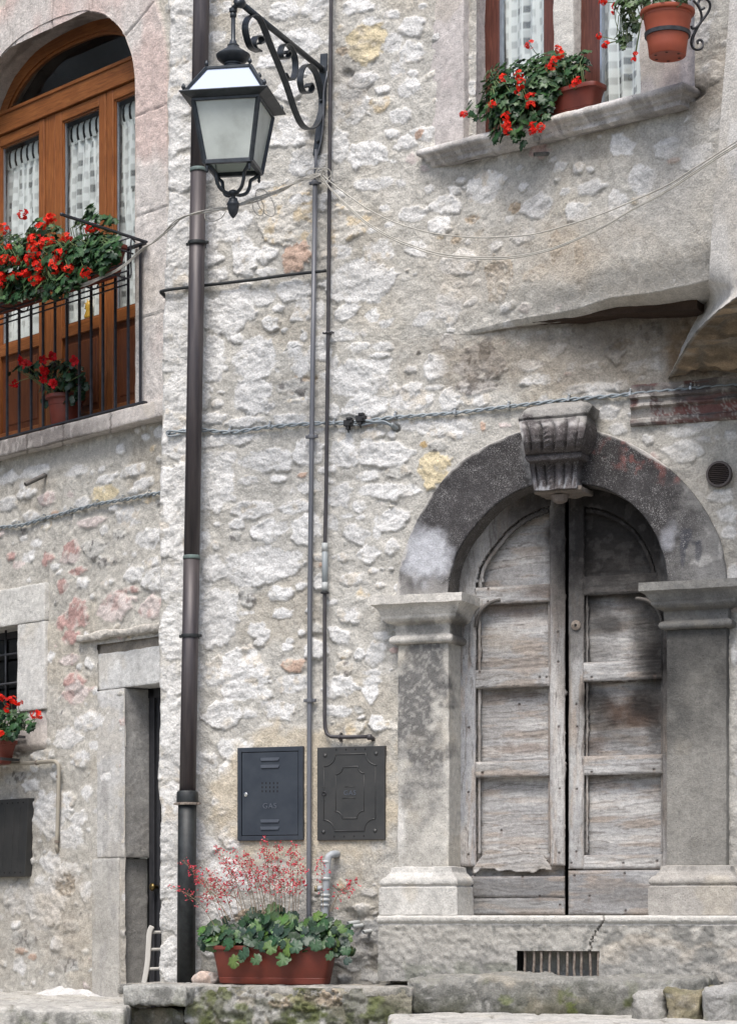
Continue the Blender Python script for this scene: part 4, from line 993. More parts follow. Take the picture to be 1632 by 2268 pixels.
def glass_mat(name, tint=(.98, .99, .985), refl=.1):
    m = bpy.data.materials.new(name); m.use_nodes = True; t = m.node_tree; t.nodes.remove(t.nodes['Principled BSDF'])
    tr = t.nodes.new('ShaderNodeBsdfTransparent'); tr.inputs[0].default_value = (*tint, 1)
    gl = t.nodes.new('ShaderNodeBsdfGlossy'); gl.inputs['Roughness'].default_value = .02; gl.inputs[0].default_value = (.62, .62, .60, 1)
    fr_ = t.nodes.new('ShaderNodeFresnel'); fr_.inputs[0].default_value = 1.9
    ge = t.nodes.new('ShaderNodeNewGeometry'); iv = t.nodes.new('ShaderNodeMath'); iv.operation = 'SUBTRACT'; iv.inputs[0].default_value = 1; t.links.new(ge.outputs['Backfacing'], iv.inputs[1])
    ad = t.nodes.new('ShaderNodeMath'); ad.operation = 'MULTIPLY'; t.links.new(iv.outputs[0], ad.inputs[1]); t.links.new(fr_.outputs[0], ad.inputs[0])
    mx = t.nodes.new('ShaderNodeMixShader'); t.links.new(ad.outputs[0], mx.inputs[0]); t.links.new(tr.outputs[0], mx.inputs[1]); t.links.new(gl.outputs[0], mx.inputs[2])
    t.links.new(mx.outputs[0], t.nodes['Material Output'].inputs[0]); return m
M['glass'] = glass_mat('window_glass', refl=.0)
def curtain_mat():
    m = bpy.data.materials.new('gingham_voile'); m.use_nodes = True; t = m.node_tree; p = t.nodes['Principled BSDF']
    at = t.nodes.new('ShaderNodeAttribute'); at.attribute_name = 'Col'
    t.links.new(at.outputs[0], p.inputs['Base Color']); p.inputs['Roughness'].default_value = .9
    tl = t.nodes.new('ShaderNodeBsdfTranslucent'); t.links.new(at.outputs[0], tl.inputs[0])
    tr = t.nodes.new('ShaderNodeBsdfTransparent')
    m1 = t.nodes.new('ShaderNodeMixShader'); m1.inputs[0].default_value = .15; t.links.new(p.outputs[0], m1.inputs[1]); t.links.new(tl.outputs[0], m1.inputs[2])
    m2 = t.nodes.new('ShaderNodeMixShader'); t.links.new(at.outputs['Alpha'], m2.inputs[0]); t.links.new(tr.outputs[0], m2.inputs[1]); t.links.new(m1.outputs[0], m2.inputs[2])
    t.links.new(m2.outputs[0], t.nodes['Material Output'].inputs[0]); return m
M['voile'] = curtain_mat()
def curtain(fr, s0, s1, z0, z1, n, parent, seed, tabs=True, cell=(.036, .052), tilt=0.0):
    if s1 - s0 < .05: return
    """gathered gingham voile on fabric tabs, hung behind the pane"""
    ns = int((s1 - s0) / .0045); nz_ = int((z1 - z0) / .011)
    S, Z = np.meshgrid(np.linspace(s0, s1, ns), np.linspace(z0, z1, nz_))
    q = (S - s0); down = (z1 - Z) / (z1 - z0)
    k = 1 / .085
    ph = fbm(q * 3, down * 1.2, o=2, seed=seed) * 2.2
    w = np.sin(q * k * 6.283 + ph) ; N = n + .018 * w * (.5 + .5 * down) + .01 * fbm(q * 6, down * 3, o=2, seed=seed + 1)
    u = q * 1.35 + .012 * w + .006 * ph; v = (Z - z1) + .006 * fbm(q * 10, down * 2, o=2, seed=seed + 4)
    cu = np.floor(u / cell[0]); cv = np.floor(v / cell[1]); fu = u / cell[0] - cu; fv = v / cell[1] - cv
    even = (cu.astype(int) % 2 == 0); row = (cv.astype(int) % 2 == 0)
    a = np.where(even & row & (vn(cu * .37, cv * .31, seed=seed) > .0), .22, np.where(even ^ row, .66, .95)); a = np.where(~even & ~row, .96, a)
    strip = (fu < .22); a = np.where(strip, .97, a); a = np.where(fv < .12, np.maximum(a, .8), a)
    fold = .5 + .5 * w; a = np.clip(a + .12 * fold, 0, 1)
    C = np.empty(S.shape + (4,), np.float32); C[..., :3] = np.array([.90, .93, .92]); C[..., :3] *= (1 - .1 * (1 - fold))[..., None]
    C[strip, :3] = (.9, .93, .92)
    hem = ((z1 - Z) < .05) | ((Z - z0) < .05); a = np.where(hem, .97, a); C[hem, :3] = (.86, .9, .88)
    # loops: fabric tabs rise above the hem
    V = np.stack([S.ravel(), N.ravel(), Z.ravel()], 1); F = grid_faces(*S.shape)
    o = meshobj('curtain', V, F, M['voile'], parent, smooth=True, fix=False)
    at = o.data.color_attributes.new('Col', 'FLOAT_COLOR', 'POINT'); C[..., 3] = a; at.data.foreach_set('color', C.reshape(-1))
    if tabs:
        m = MB(); x = s0 + .03
        while x < s1 - .02:
            m.strap([(x + .008, n + .008, z1 - .02), (x, n + .016, z1 + .03), (x - .006, n + .012, z1 + .09), (x - .006, n, z1 + .12)], .048, .003, (1, 0, 0)); x += .078
        V = np.array(m.v); oo = meshobj('curtain_tab', V, m.f, M['voile'], parent, fix=False); c = np.tile(np.array([.66, .70, .68, .97], np.float32), (len(V), 1))
        at = oo.data.color_attributes.new('Col', 'FLOAT_COLOR', 'POINT'); at.data.foreach_set('color', c.ravel())
    return o

# ------------------------------------------------------------------ balcony door of the neighbour house
ND = -.20
def bz(x, y, n=ND): return B.z_at(x, y, n)
def bsx(x, n=ND): return B.s_at(x, n)
# stone reveal: a band lining the opening
nt_ = 90; tt_ = np.linspace(0, 1, nt_)
path = []
for q in np.linspace(BSILL - .02, BSP, 40): path.append((BC + BW, q))
for a in np.linspace(0, math.pi, 120)[1:]:
    c_, s_ = math.cos(a), math.sin(a); path.append((BC + BW * math.copysign(abs(c_) ** (2 / 2.6), c_), BSP + BRS * abs(s_) ** (2 / 2.2)))
for q in np.linspace(BSP, BSILL - .02, 40)[1:]: path.append((BC - BW, q))
path = np.array(path); nb = np.linspace(.036, -.34, 34)
V = np.stack([np.repeat(path[:, 0], len(nb)), np.tile(nb, len(path)), np.repeat(path[:, 1], len(nb))], 1)
tz = V[:, 2]; out = .004 * fbm(V[:, 0] * 9, V[:, 2] * 9, V[:, 1] * 9, o=3, seed=91)
V[:, 0] += np.sign(V[:, 0] - BC) * out; V[:, 2] += out * (tz > BSP)
C = np.array([.46, .42, .385])[None] * (1 + .12 * fbm(V[:, 0] * 9, V[:, 2] * 9, V[:, 1] * 9, o=4, seed=92))[:, None]
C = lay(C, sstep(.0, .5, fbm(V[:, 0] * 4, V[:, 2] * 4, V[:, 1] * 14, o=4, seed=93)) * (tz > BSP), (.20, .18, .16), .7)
meshobj('arched_reveal', V, grid_faces(len(path), len(nb)), M['dressed'], houseB, smooth=True, col=C, fix=False)

fd = MB()
fd_o = None
def inarch(S, grow): # top z of the opening at s
    x = min(1.0, abs(S - BC) / (BW + grow)); return BSP + (BRS + grow) * max(0.0, (1 - x ** 2.6)) ** (1 / 2.2)
# arched outer frame
ring = MB(); N_ = 80; ga, gb = .012, -.085
def apt(a, grow):
    c_, s_ = math.cos(a), math.sin(a); return (BC + (BW + grow) * math.copysign(abs(c_) ** (2 / 2.6), c_), BSP + (BRS + grow) * abs(s_) ** (2 / 2.2))
tr_z0 = [bz(x, y) for x, y in ((0, 292), (310, 184))]; tr_z1 = [bz(x, y) for x, y in ((0, 248), (310, 131))]
TR0, TR1 = sum(tr_z0) / 2, sum(tr_z1) / 2
o_ = []; i_ = []
for a in np.linspace(0, math.pi, N_): o_.append(apt(a, ga)); i_.append(apt(a, gb))
for j in range(N_ - 1):
    for (n0, n1, aa, bb) in ((ND - .03, ND + .01, ga, gb), (ND - .03, ND - .004, gb, gb - .022)):
        q = [apt(x, g_) for x in (math.pi * j / (N_ - 1), math.pi * (j + 1) / (N_ - 1)) for g_ in (aa, bb)]
        vs = [(p[0], nn_, p[1]) for nn_ in (n0, n1) for p in q]
        ring.add(vs, [(0, 2, 3, 1), (4, 5, 7, 6), (0, 4, 6, 2), (1, 3, 7, 5)])
bd = ring.obj('balcony_door', M['oakh'], houseB, label='varnished glazed balcony door with an arched fanlight')
fr_ = MB()
fr_.box(BC - BW - .01, BC + BW + .01, ND - .03, ND + .03, TR0, TR1); fr_.obj('transom', M['oakh'], bd, bevel=.006)
fr_ = MB(); fr_.box(BC - BW, BC + BW, ND - .02, ND + .042, TR1 - .02, TR1 + .006); fr_.obj('transom', M['oakh'], bd, bevel=.004)
gl = MB(); gl.prism([apt(a, gb + .01) for a in np.linspace(.02, math.pi - .02, 40) if apt(a, gb)[1] > TR1] , ND - .012, ND - .006); gl.obj('fanlight_pane', M['glass'], bd)
# sashes: pairs of leaves, mirrored about the middle of the opening
zs0 = BSILL + .02
s_edges = [bsx(124), bsx(222 + 10), BC + BW - .004]            # left edge of leaf 2, meeting of 2|3, right jamb
w_leaf = (s_edges[2] - s_edges[0]) / 2
xs_l = [s_edges[0], s_edges[0] + w_leaf * 1.0, s_edges[2]]
l2a, l2b = bsx(124), bsx(237)
l3a, l3b = bsx(238), BC + BW
l1a, l1b = bsx(0) - .06, bsx(101)
l0a, l0b = BC - BW, l1a - .004
zp = [bz(138, 720), bz(222, 696)]; ZP = sum(zp) / 2            # foot of the glass
ZG = sum([bz(141, 272), bz(223, 240), bz(97, 287)]) / 3        # top of the glass
post = MB(); post.box(l1b + .004, l2a - .004, ND - .04, ND + .006, zs0, TR0 + .001); post.obj('post', M['oakv'], bd, bevel=.006)
def leafB(a, b, st, seed, name='door_sash'):
    m = MB(); n1 = ND + .012; n0 = ND - .036
    m.box(a + .002, a + st, n0, n1, zs0, TR0 - .004); m.box(b - st, b - .002, n0, n1, zs0, TR0 - .004)
    o = m.obj('sash', M['oakv'], bd, bevel=.007)
    for (za_, zb_) in ((ZG + .012, TR0 - .005), (ZP - .10, ZP - .012), (zs0 + .002, zs0 + .13)):
        m = MB(); m.box(a + st, b - st, n0, n1 - .002, za_, zb_); meshobj('sash_rail', np.array(m.v), m.f, M['oakh'], bd, bevel=.006)
    # glazing beads
    g = MB()
    for (p0, p1, z0, z1) in ((a + st - .001, a + st + .016, ZP - .012, ZG + .012), (b - st - .016, b - st + .001, ZP - .012, ZG + .012)): g.box(p0, p1, n0 + .01, n1 - .014, z0, z1)
    g.box(a + st, b - st, n0 + .01, n1 - .015, ZG, ZG + .013); g.box(a + st, b - st, n0 + .01, n1 - .015, ZP - .013, ZP)
    meshobj('glazing_bead', np.array(g.v), g.f, M['oakv'], bd)
    g = MB(); g.box(a + st + .016, a + st + .024, ND - .026, ND - .012, ZP, ZG); g.box(a + st + .024, b - st - .016, ND - .026, ND - .012, ZP, ZP + .006)
    meshobj('spacer', np.array(g.v), g.f, M['alu'], bd)
    g = MB(); g.box(a + st + .01, b - st - .01, ND - .018, ND - .012, ZP - .004, ZG + .004); meshobj('pane', np.array(g.v), g.f, M['glass'], bd)
    p = MB(); p.box(a + st - .004, b - st + .004, n0 + .006, n1 - .026, zs0 + .12, ZP - .09); p.box(a + st + .05, b - st - .05, n0 + .006, n1 - .018, zs0 + .18, ZP - .15)
    meshobj('panel', np.array(p.v), p.f, M['panelwood'], bd, bevel=.008)
    curtain(B, a + st - .12, b - st + .01, ZP + .01, ZG - .13, ND - .075, bd, seed)
M['alu'] = plain('grey_spacer', (.42, .45, .50), (.3, .33, .38), 10, .3, .6)
leafB(l1a, l1b, .075, 5); leafB(l2a, l2b, .085, 6); leafB(l3a, l3b, .085, 7)
m = MB(); m.box(l0a, l0b, ND - .04, ND + .006, zs0, TR0 + .001); m.obj('post', M['oakv'], bd, bevel=.006)
mb = MB(); mb.box(BC - BW - .3, BC + BW + .3, -1.6, ND - .12, BSILL - .1, BSP + BRS + .2); mb.f = [f for i, f in enumerate(mb.f) if i != 3]
M['room'] = plain('dim_room', (.035, .036, .037), (.045, .045, .046), 2, .9); mb.obj('room', M['room'], bd, fix=False)
# small yellow ornament on the inner sill behind the curtain
orn = MB(); c = (bsx(197, ND - .05), ND - .05, ZP + .0); orn.lathe(c, [(.03, 0), (.035, .03), (.022, .07), (.03, .10), (.02, .13), (.0, .14)], 12)
for k in range(7):
    a_ = k * 6.283 / 7; orn.tube([(c[0], c[1], c[2] + .11), (c[0] + .045 * math.cos(a_), c[1] + .01, c[2] + .11 + .045 * math.sin(a_))], [.012, .003], 6)
orn.obj('ornament', plain('yellow_plastic', (.6, .36, .04), (.55, .30, .04), 8, .5), bd, smooth=True)
# balcony sill
V, F = dbox(bsx(-240, 0), B.s_at(366, .1), -.35, .11, BSILL - .115, BSILL, .012, .012)
C, px, py = portal_col(B, V, 95, base=np.array([.56, .52, .485]), dark=.5)
C = lay(C, sstep(300, 120, px + 40 * fbm(V[:, 0] * 4, V[:, 2] * 9, o=3, seed=96)) * (V[:, 1] > .08), (.13, .115, .11), .75)
for x in (140, 245, 60): C = lay(C, 1 - sstep(1, 2.5, np.abs(px - x + 2 * vn(py * .3, py * 0, seed=x))), (.08, .07, .06), .7)
C = lay(C, sstep(.25, .5, fbm(V[:, 0] * 22, V[:, 2] * 9, o=3, seed=97)), (.5, .47, .44), .5)
fin('balcony_sill', V, F, houseB, C, 11, .004)

# ------------------------------------------------------------------ lower window of the neighbour
def stone_piece(name, fr, parent, s0, s1, n0, n1, z0, z1, base, seed, dark=.3, amp=.005, step=.011, r=.009, extra=None, **kw):
    V, F = dbox(s0, s1, n0, n1, z0, z1, step, r); C, px, py = portal_col(fr, V, seed, base=np.array(base), dark=dark)
    if extra: C = extra(C, px, py, V)
    return fin(name, V, F, parent, C, seed, amp, **kw)
lw = stone_piece('window_surround', B, houseB, B.s_at(-200), B.s_at(107), -.22, .035, LWz1, B.z_at(107, 1290), (.62, .61, .575), 111, label='white dressed stone surround of the barred window')
stone_piece('jamb', B, lw, LW1, B.s_at(107) - .004, -.22, .033, LWz0 + .003, LWz1 - .003, (.62, .61, .58), 112)
def lwdark(C, px, py, V): return lay(C, sstep(.0, .5, fbm(V[:, 0] * 9, V[:, 2] * 9, o=4, seed=3)), (.30, .27, .26), .6)
stone_piece('window_sill', B, lw, B.s_at(-200), B.s_at(104), -.22, .03, B.z_at(104, 1660), LWz0, (.52, .48, .45), 113, extra=lwdark, r=.05)
wb = MB(); wb.box(LW0, LW1, -.24, -.20, LWz0, LWz0 + .06); wb.box(LW1 - .05, LW1, -.24, -.20, LWz0, LWz1); wb.box(LW0, LW1, -.24, -.20, LWz1 - .05, LWz1); wb.box(B.s_at(-70, -.2), B.s_at(-55, -.2), -.24, -.2, LWz0, LWz1)
M['darkmetal'] = plain('dark_frame', (.02, .021, .024), (.03, .03, .034), 20, .5)
win = wb.obj('barred_window', M['darkmetal'], houseB)
g = MB(); g.box(LW0, LW1, -.232, -.226, LWz0, LWz1); g.obj('pane', M['glass'], win)
for x in (13, -45, -100, -150):
    s = B.s_at(x, -.1); m = MB(); m.tube([(s, -.1, LWz0 - .02), (s, -.1, LWz1 + .02)], .009, 8); m.obj('window_bar', M['iron'], win, smooth=True)
for y in (1447, 1512):
    z = B.z_at(40, y, -.1); m = MB(); m.tube([(LW0 - .02, -.1, z), (LW1 + .02, -.1, z)], .009, 8); m.obj('window_bar', M['iron'], win, smooth=True)
mb = MB(); mb.box(LW0 - .1, LW1 + .1, -1.2, -.25, LWz0 - .1, LWz1 + .1); mb.f = [f for i, f in enumerate(mb.f) if i != 3]; mb.obj('cellar_room', M['dark'], win, fix=False)

# ------------------------------------------------------------------ lower doorway of the neighbour
zl0, zl1 = B.z_at(280, 1522), B.z_at(280, 1440)
dd = stone_piece('doorway_surround', B, houseB, B.s_at(214), LD1 + .2, -.24, -.005, zl0, zl1, (.60, .60, .585), 121, label='grey stone doorway almost hidden by the corner of the next house')
def jd(C, px, py, V):
    C = lay(C, sstep(1600, 2100, py + 120 * fbm(V[:, 0] * 4, V[:, 2] * 3, o=3, seed=5)), (.36, .34, .30), .6)
    C = lay(C, sstep(.1, .5, fbm(V[:, 0] * 9, V[:, 2] * 3, o=4, seed=8)), (.30, .29, .28), .45)
    return lay(C, (V[:, 1] < .0), (.26, .255, .245), .6)  # reveal side coloured darker: shade from the corner put into the stone
zc_ = B.z_at(240, 1902)
stone_piece('jamb', B, dd, B.s_at(216), LD0, -.24, .006, zc_ + .006, zl0 - .003, (.56, .555, .54), 122, extra=jd)
stone_piece('jamb', B, dd, B.s_at(206), LD0 - .05, -.24, .012, .45, zc_, (.50, .49, .465), 123, extra=jd)
# projecting drip course over the door
pth = []
V, F = dbox(B.s_at(178), LD1 + .25, -.11, .05, B.z_at(250, 1414) , B.z_at(250, 1398), .009, .02)
C, px, py = portal_col(B, V, 124, base=np.array([.55, .52, .47]), dark=.5); fin('drip_course', V, F, dd, C * .92, 12, .02, mat='rubble', k=6, fine=.004)
def sd_(C, px, py, V): return lay(C, np.ones(len(V)), (.20, .18, .15), .5)  # dark tint over the whole piece, the recess shade painted in
stone_piece('recess_stone', B, dd, B.s_at(205), LD1 + .2, -.1, -.02, zl1 - .01, B.z_at(250, 1415), (.30, .27, .23), 125, extra=sd_, amp=.01)
m = MB(); n_ = -.20
m.box(LD0 + .01, LD0 + .07, n_ - .05, n_, .55, LDz1 + .02); m.box(LD1 - .06, LD1, n_ - .05, n_, .55, LDz1 + .02); m.box(LD0, LD1, n_ - .05, n_, LDz1 - .06, LDz1 + .02)
dr = m.obj('iron_door', M['darkmetal'], houseB, bevel=.004)
m = MB()
for y in (1595, 1690, 1815, 1945, 2050): z = B.z_at(340, y, n_); m.bar((LD0 + .02, n_ - .03, z), (LD1, n_ - .03, z), .02, .016)
for k in range(1, 7): s = LD0 + .07 + k * .12; m.bar((s, n_ - .04, .6), (s, n_ - .04, LDz1), .012, .012)
m.obj('door_bars', M['darkmetal'], dr)
m = MB(); m.box(LD0 + .075, LD0 + .115, n_ - .052, n_ - .018, .6, LDz1 - .05); m.obj('door_edge', M['darkmetal'], dr, bevel=.005)
m = MB(); m.lathe((LD0 + .1, n_ + .02, B.z_at(330, 1966, n_)), [(.012, -.03), (.012, 0), (.026, .008), (.028, .022), (.012, .032)], 14, axis=(0, 1, 0)); m.obj('door_knob', plain('old_brass', (.20, .14, .05), (.12, .09, .04), 20, .35, .9), dr, smooth=True)
mb = MB(); mb.box(LD0 - .1, LD1 + .3, -1.4, -.27, .4, LDz1 + .1); mb.f = [f for i, f in enumerate(mb.f) if i != 3]; mb.obj('hallway', M['dark'], dr, fix=False)

# ------------------------------------------------------------------ window in the bowed wall
NU = -.20
def uz(x, y, n=0.0): return U.z_at(x, y, n)
BASE[houseA.name] = (A, (0, 0, .4))
winU = bpy.data.objects.new('window', None); COL.objects.link(winU); winU.parent = houseA; winU['label'] = 'two-light window with a stone mullion and gingham curtains'
# frame U relative to the house root
houseA_M = Matrix.Translation(A.world(0, 0, .4)) @ Matrix.Rotation(-A.a, 4, 'Z')
uM = Matrix.Translation(U.world(0, 0, 0)) @ Matrix.Rotation(-U.a, 4, 'Z')
winU.matrix_local = houseA_M.inverted() @ uM; BASE[winU.name] = (U, (0, 0, 0))
JT = uz(1000, -160)
def grey(C, px, py, V): return lay(C, sstep(-.2, .5, fbm(V[:, 0] * 4, V[:, 2] * 3, o=4, seed=5)), (.50, .43, .42), .7)
stone_piece('jamb', U, winU, U.s_at(950, .0), U.s_at(1027, .02), -.27, .022, WSILL - .02, JT, (.55, .51, .49), 131, extra=grey)
su1 = U.s_at(1421, 0)
stone_piece('jamb', U, winU, su1, U.s_at(1508, 0), -.28, .022, WSILL - .02, JT, (.50, .465, .45), 133, extra=grey)
# mullion stands behind the wall face
stone_piece('mullion', U, winU, U.s_at(1224, -.12), U.s_at(1270, -.12), -.26, -.12, WSILL - .02, JT, (.62, .60, .555), 134)
# moulded sill, a course below with broken edge
ssl, ssr = U.s_at(918, .12), U.s_at(1512, .10) - .035
pr = [(0, 0), (.0, 0)]
zt_ = U.z_at(1070, 306, .0) 
prof = [(-.02, .0), (.05, 0), (.07, -.004), (.088, -.018), (.095, -.038), (.09, -.058), (.072, -.07), (.055, -.074), (.05, -.082), (.045, -.10), (.03, -.104), (.024, -.112), (.022, -.145), (-.03, -.15)]
V, F = molded(ssl + .09, ssr - .03, -.22, .03, [(o * .9, zt_ + z * .8) for o, z in prof], .009)
C, px, py = portal_col(U, V, 135, base=np.array([.62, .595, .57]), dark=.4)
top = sstep(-.07, -.02, V[:, 2] - zt_)
C = lay(C, sstep(.0, .35, fbm(V[:, 0] * 12, V[:, 2] * 5, o=4, seed=136)) * (1 - .3 * top), (.17, .16, .15), .5)
C = lay(C, sstep(-.005, .0, V[:, 2] - zt_), (.55, .53, .5), .5)
C = lay(C, 1 - sstep(1.5, 4, np.abs(px - 1222 + .25 * (py - 230) + 4 * vn(py * .2, py * 0, seed=3))), (.62, .58, .54), .7)
C = lay(C, 1 - sstep(.8, 2.2, np.abs(px - 1214 + .25 * (py - 230))), (.06, .05, .05), .7)
C = lay(C, sstep(1400, 1500, px), (.19, .17, .16), .6)
V2 = V.copy(); brk = sstep(.1, .5, fbm(V[:, 0] * 9, V[:, 0] * 0, o=3, seed=137)) * sstep(-.09, -.12, V[:, 2] - zt_); V2[:, 1] -= .02 * brk
fin('window_sill', V2, F, winU, C, 13, .0035, sharp=60)
ZU0 = zt_ + .012
def uwin(xa, xb, sta, stb, seed, botw):
    a, b = U.s_at(xa, NU), U.s_at(xb, NU); m = MB(); n0, n1 = NU - .05, NU
    m.box(a, a + sta, n0, n1, ZU0, JT); m.box(b - stb, b, n0, n1, ZU0, JT); fo = m.obj('window_frame', M['redwood'], winU, bevel=.006)
    m = MB(); m.box(a + sta, b - stb, n0, n1 - .003, ZU0, ZU0 + botw); meshobj('window_frame', np.array(m.v), m.f, M['redwood'], winU, bevel=.005)
    m = MB(); m.box(a + sta, a + sta + .012, n0 + .01, n1 - .006, ZU0 + botw, JT); meshobj('spacer', np.array(m.v), m.f, M['alu'], winU)
    g = MB(); g.box(a + sta, b - stb, NU - .028, NU - .022, ZU0 + botw, JT); meshobj('pane', np.array(g.v), g.f, M['glass'], winU)
    curtain(U, a + sta - .06, b - stb + .01, ZU0 + botw + .02, JT - .05, NU - .075, winU, seed, False, (.045, .05))
uwin(1066, 1232, .14, .10, 31, .05); uwin(1268, 1440, .20, .02, 32, .05)
mb = MB(); mb.box(U.s_at(1060, NU), U.s_at(1500, NU), -1.5, NU - .11, ZU0 - .3, JT); mb.f = [f for i, f in enumerate(mb.f) if i != 3]; meshobj('room', np.array(mb.v), mb.f, M['room'], winU, fix=False)

# ------------------------------------------------------------------ timber lintel under the bulge
tb = MB()
a = A.P(1180, 727, .10); b = A.P(1545, 652, .30)
zt = lambda x, y, n: A.z_at(x, y, n)
pts = [(A.s_at(1180, .06), A.z_at(1180, 728, .06)), (A.s_at(1545, .1), A.z_at(1545, 690, .1))]
V, F = dbox(A.s_at(1182, .05), A.s_at(1560, .05), -.01, .15, 0, 1, .014, .0)
tq = np.clip((V[:, 0] - A.s_at(1182, .05)) / (A.s_at(1545, .05) - A.s_at(1182, .05)), 0, 1)
ztop_ = np.interp(V[:, 0], lip_s, lip_z) + .03; th_ = .035 + .06 * tq
V[:, 2] = ztop_ - th_ * (1 - V[:, 2]); V[:, 1] *= .5 + .9 * tq
C = np.array([.055, .036, .026])[None] * (1 + .35 * fbm(V[:, 0] * 2, V[:, 2] * 40, V[:, 1] * 40, o=4, seed=141))[:, None]
fin('timber_lintel', V, F, houseA, C, 14, .006, mat='oldwood')

# ------------------------------------------------------------------ painted remnant of a cornice, red and black
s0_, s1_ = A.s_at(1390, .05), A.s_at(1950, .05)
zc = A.z_at(1400, 945, .05); zt = A.z_at(1400, 846, .05); h = zt - zc
prf = [(-.06, zt), (.01, zt - .01), (.015, zt - .22 * h), (.05, zt - .30 * h), (.055, zt - .36 * h), (.03, zt - .40 * h), (.03, zt - .48 * h), (.05, zt - .52 * h), (.052, zt - .56 * h), (.02, zt - .60 * h), (.016, zt - .80 * h), (.03, zt - .84 * h), (.03, zt - .92 * h), (.02, zt - .96 * h), (-.06, zc)]
ysm = []
P_ = []
for (a_, b_) in zip(prf[:-1], prf[1:]):
    k = max(1, int(math.hypot(a_[0] - b_[0], a_[1] - b_[1]) / .008)); P_ += [(a_[0] + (b_[0] - a_[0]) * i / k, a_[1] + (b_[1] - a_[1]) * i / k) for i in range(k)]
P_.append(prf[-1]); S_ = np.arange(s0_, s1_, .009)
V = np.array([[(s, -.05 if i in (0, len(S_) - 1) else n + .0, z) for i, s in enumerate(S_)] for (n, z) in P_]).reshape(-1, 3)
s, n, z = V.T; fz = (zt - z) / h
C = np.array([.13, .115, .11])[None] * (1 + .3 * fbm(s * 8, z * 8, o=4, seed=151))[:, None]
red = sstep(-.1, .3, fbm(s * 5, z * 22, o=4, seed=152)) * ((fz > .40) | (fz < .1))
C = lay(C, red, (.17, .075, .065), .6); C = lay(C, ((fz > .60) & (fz < .80) & (s > A.s_at(1425, .05))) * 1.0, (.21, .075, .065), .6)
C = lay(C, sstep(.3, .6, vn(s * 130, z * 130, seed=153) * .6 + .6 * fbm(s * 12, z * 12, o=4, seed=154)), (.38, .36, .34), .8)
C = lay(C, sstep(.1, .5, fbm(s * 7, z * 7, o=4, seed=155)) * (s < A.s_at(1440, .05)), (.47, .45, .42), .8)
C = lay(C, sstep(.15, .5, fbm(s * 6 + 3, z * 9, o=4, seed=156) + .12), (.34, .32, .29), .75)
fin('painted_moulding', V, grid_faces(len(P_), len(S_), flip=True), houseA, C, 15, .006, label='broken moulding with red and black paint')

# ------------------------------------------------------------------ round ventilation grille
vx, vy = 1592, 1050; c = A.P(vx, vy, .03)
m = MB(); m.lathe(c, [(.0, -.01), (.064, -.01), (.064, -.0), (.080, .0), (.082, -.008), (.080, -.03), (.0, -.03)][::-1], 28, axis=(0, 1, 0), cap=False)
vent = root('ventilation_grille', 'round brown slatted vent cover on the wall right of the arch', 'vent', A, c)
m = MB(); m.lathe(c, [(.078, -.03), (.080, .004), (.076, .010), (.066, .010), (.063, .002), (.063, -.012)], 32, axis=(0, 1, 0), cap=False)
M['brownplastic'] = plain('brown_plastic', (.075, .06, .055), (.055, .045, .042), 10, .5)
m.obj('rim', M['brownplastic'], vent, smooth=True, auto=40)
m = MB(); m.lathe(c, [(.064, -.012), (.064, -.010)], 28, axis=(0, 1, 0)); m.obj('back_plate', M['dark'], vent)
m = MB()
for k in range(-5, 6):
    z = c[2] + k * .0115; hw = math.sqrt(max(0, .063 ** 2 - (k * .0115) ** 2)); m.add([(c[0] - hw, c[1] - .006, z + .005), (c[0] + hw, c[1] - .006, z + .005), (c[0] + hw, c[1] + .006, z - .003), (c[0] - hw, c[1] + .006, z - .003), (c[0] - hw, c[1] - .008, z + .003), (c[0] + hw, c[1] - .008, z + .003), (c[0] + hw, c[1] + .003, z - .005), (c[0] - hw, c[1] + .003, z - .005)], [(0, 1, 2, 3), (7, 6, 5, 4), (0, 4, 5, 1), (2, 6, 7, 3), (3, 7, 4, 0), (1, 5, 6, 2)])
m.obj('slats', M['brownplastic'], vent)

# ------------------------------------------------------------------ springing of the arch that crosses the lane on the right
arch = root('street_arch', 'whitewashed buttress arch springing out of the wall at the right edge of the picture', 'arch', A, A.P(1500, 830, 0))
def wpt(x, y, n): s, z = A.px(x, y, n); return (s, n, z)
# left face: from the junction with the wall (left boundary) to the arris (right boundary)
Lb = [(1640, -300, .80), (1602, 200, .74), (1579, 480, .68), (1572, 605, .62), (1566, 630, .40), (1556, 665, .02), (1532, 715, -.03), (1504, 775, -.03), (1478, 840, -.03)]
Rb = [(2300, -300, 2.3), (2150, 200, 2.1), (1900, 480, 1.75), (1720, 600, 1.45), (1652, 645, 1.22), (1603, 678, 1.0), (1560, 714, .76), (1520, 763, .48), (1480, 838, .03)]
Lc = crom([(x, y, n * 100) for x, y, n in Lb], 14); Rc = crom([(x, y, n * 100) for x, y, n in Rb], 14)
V = []; part_ = []
Wd, Ws = 56, 60
for l, r in zip(Lc, Rc):
    a = Vector(wpt(l.x, l.y, l.z / 100)); b = Vector(wpt(r.x, r.y, r.z / 100))
    for j in range(Wd): t_ = j / Wd; q = a.lerp(b, t_); V.append((q.x, q.y - .10 * math.sin(t_ * math.pi) * min(1, (b - a).length), q.z)); part_.append(-t_)
    for j in range(Ws): t_ = j / (Ws - 1); w_ = .02 + t_ * 2.2; V.append((b.x + w_ - .02, b.y - .05 * min(1, w_ / .1) * 0, b.z + .012 * min(1, w_ / .06))); part_.append(w_)
V = np.array(V); part_ = np.array(part_); s, n, z = V.T; nL = len(Lc)
C = np.array([.60, .58, .545])[None] * (1 + .06 * fbm(s * 3, z * 3, n * 3, o=4, seed=161) + .05 * fbm(s * 40, z * 40, n * 40, o=2, seed=162))[:, None]
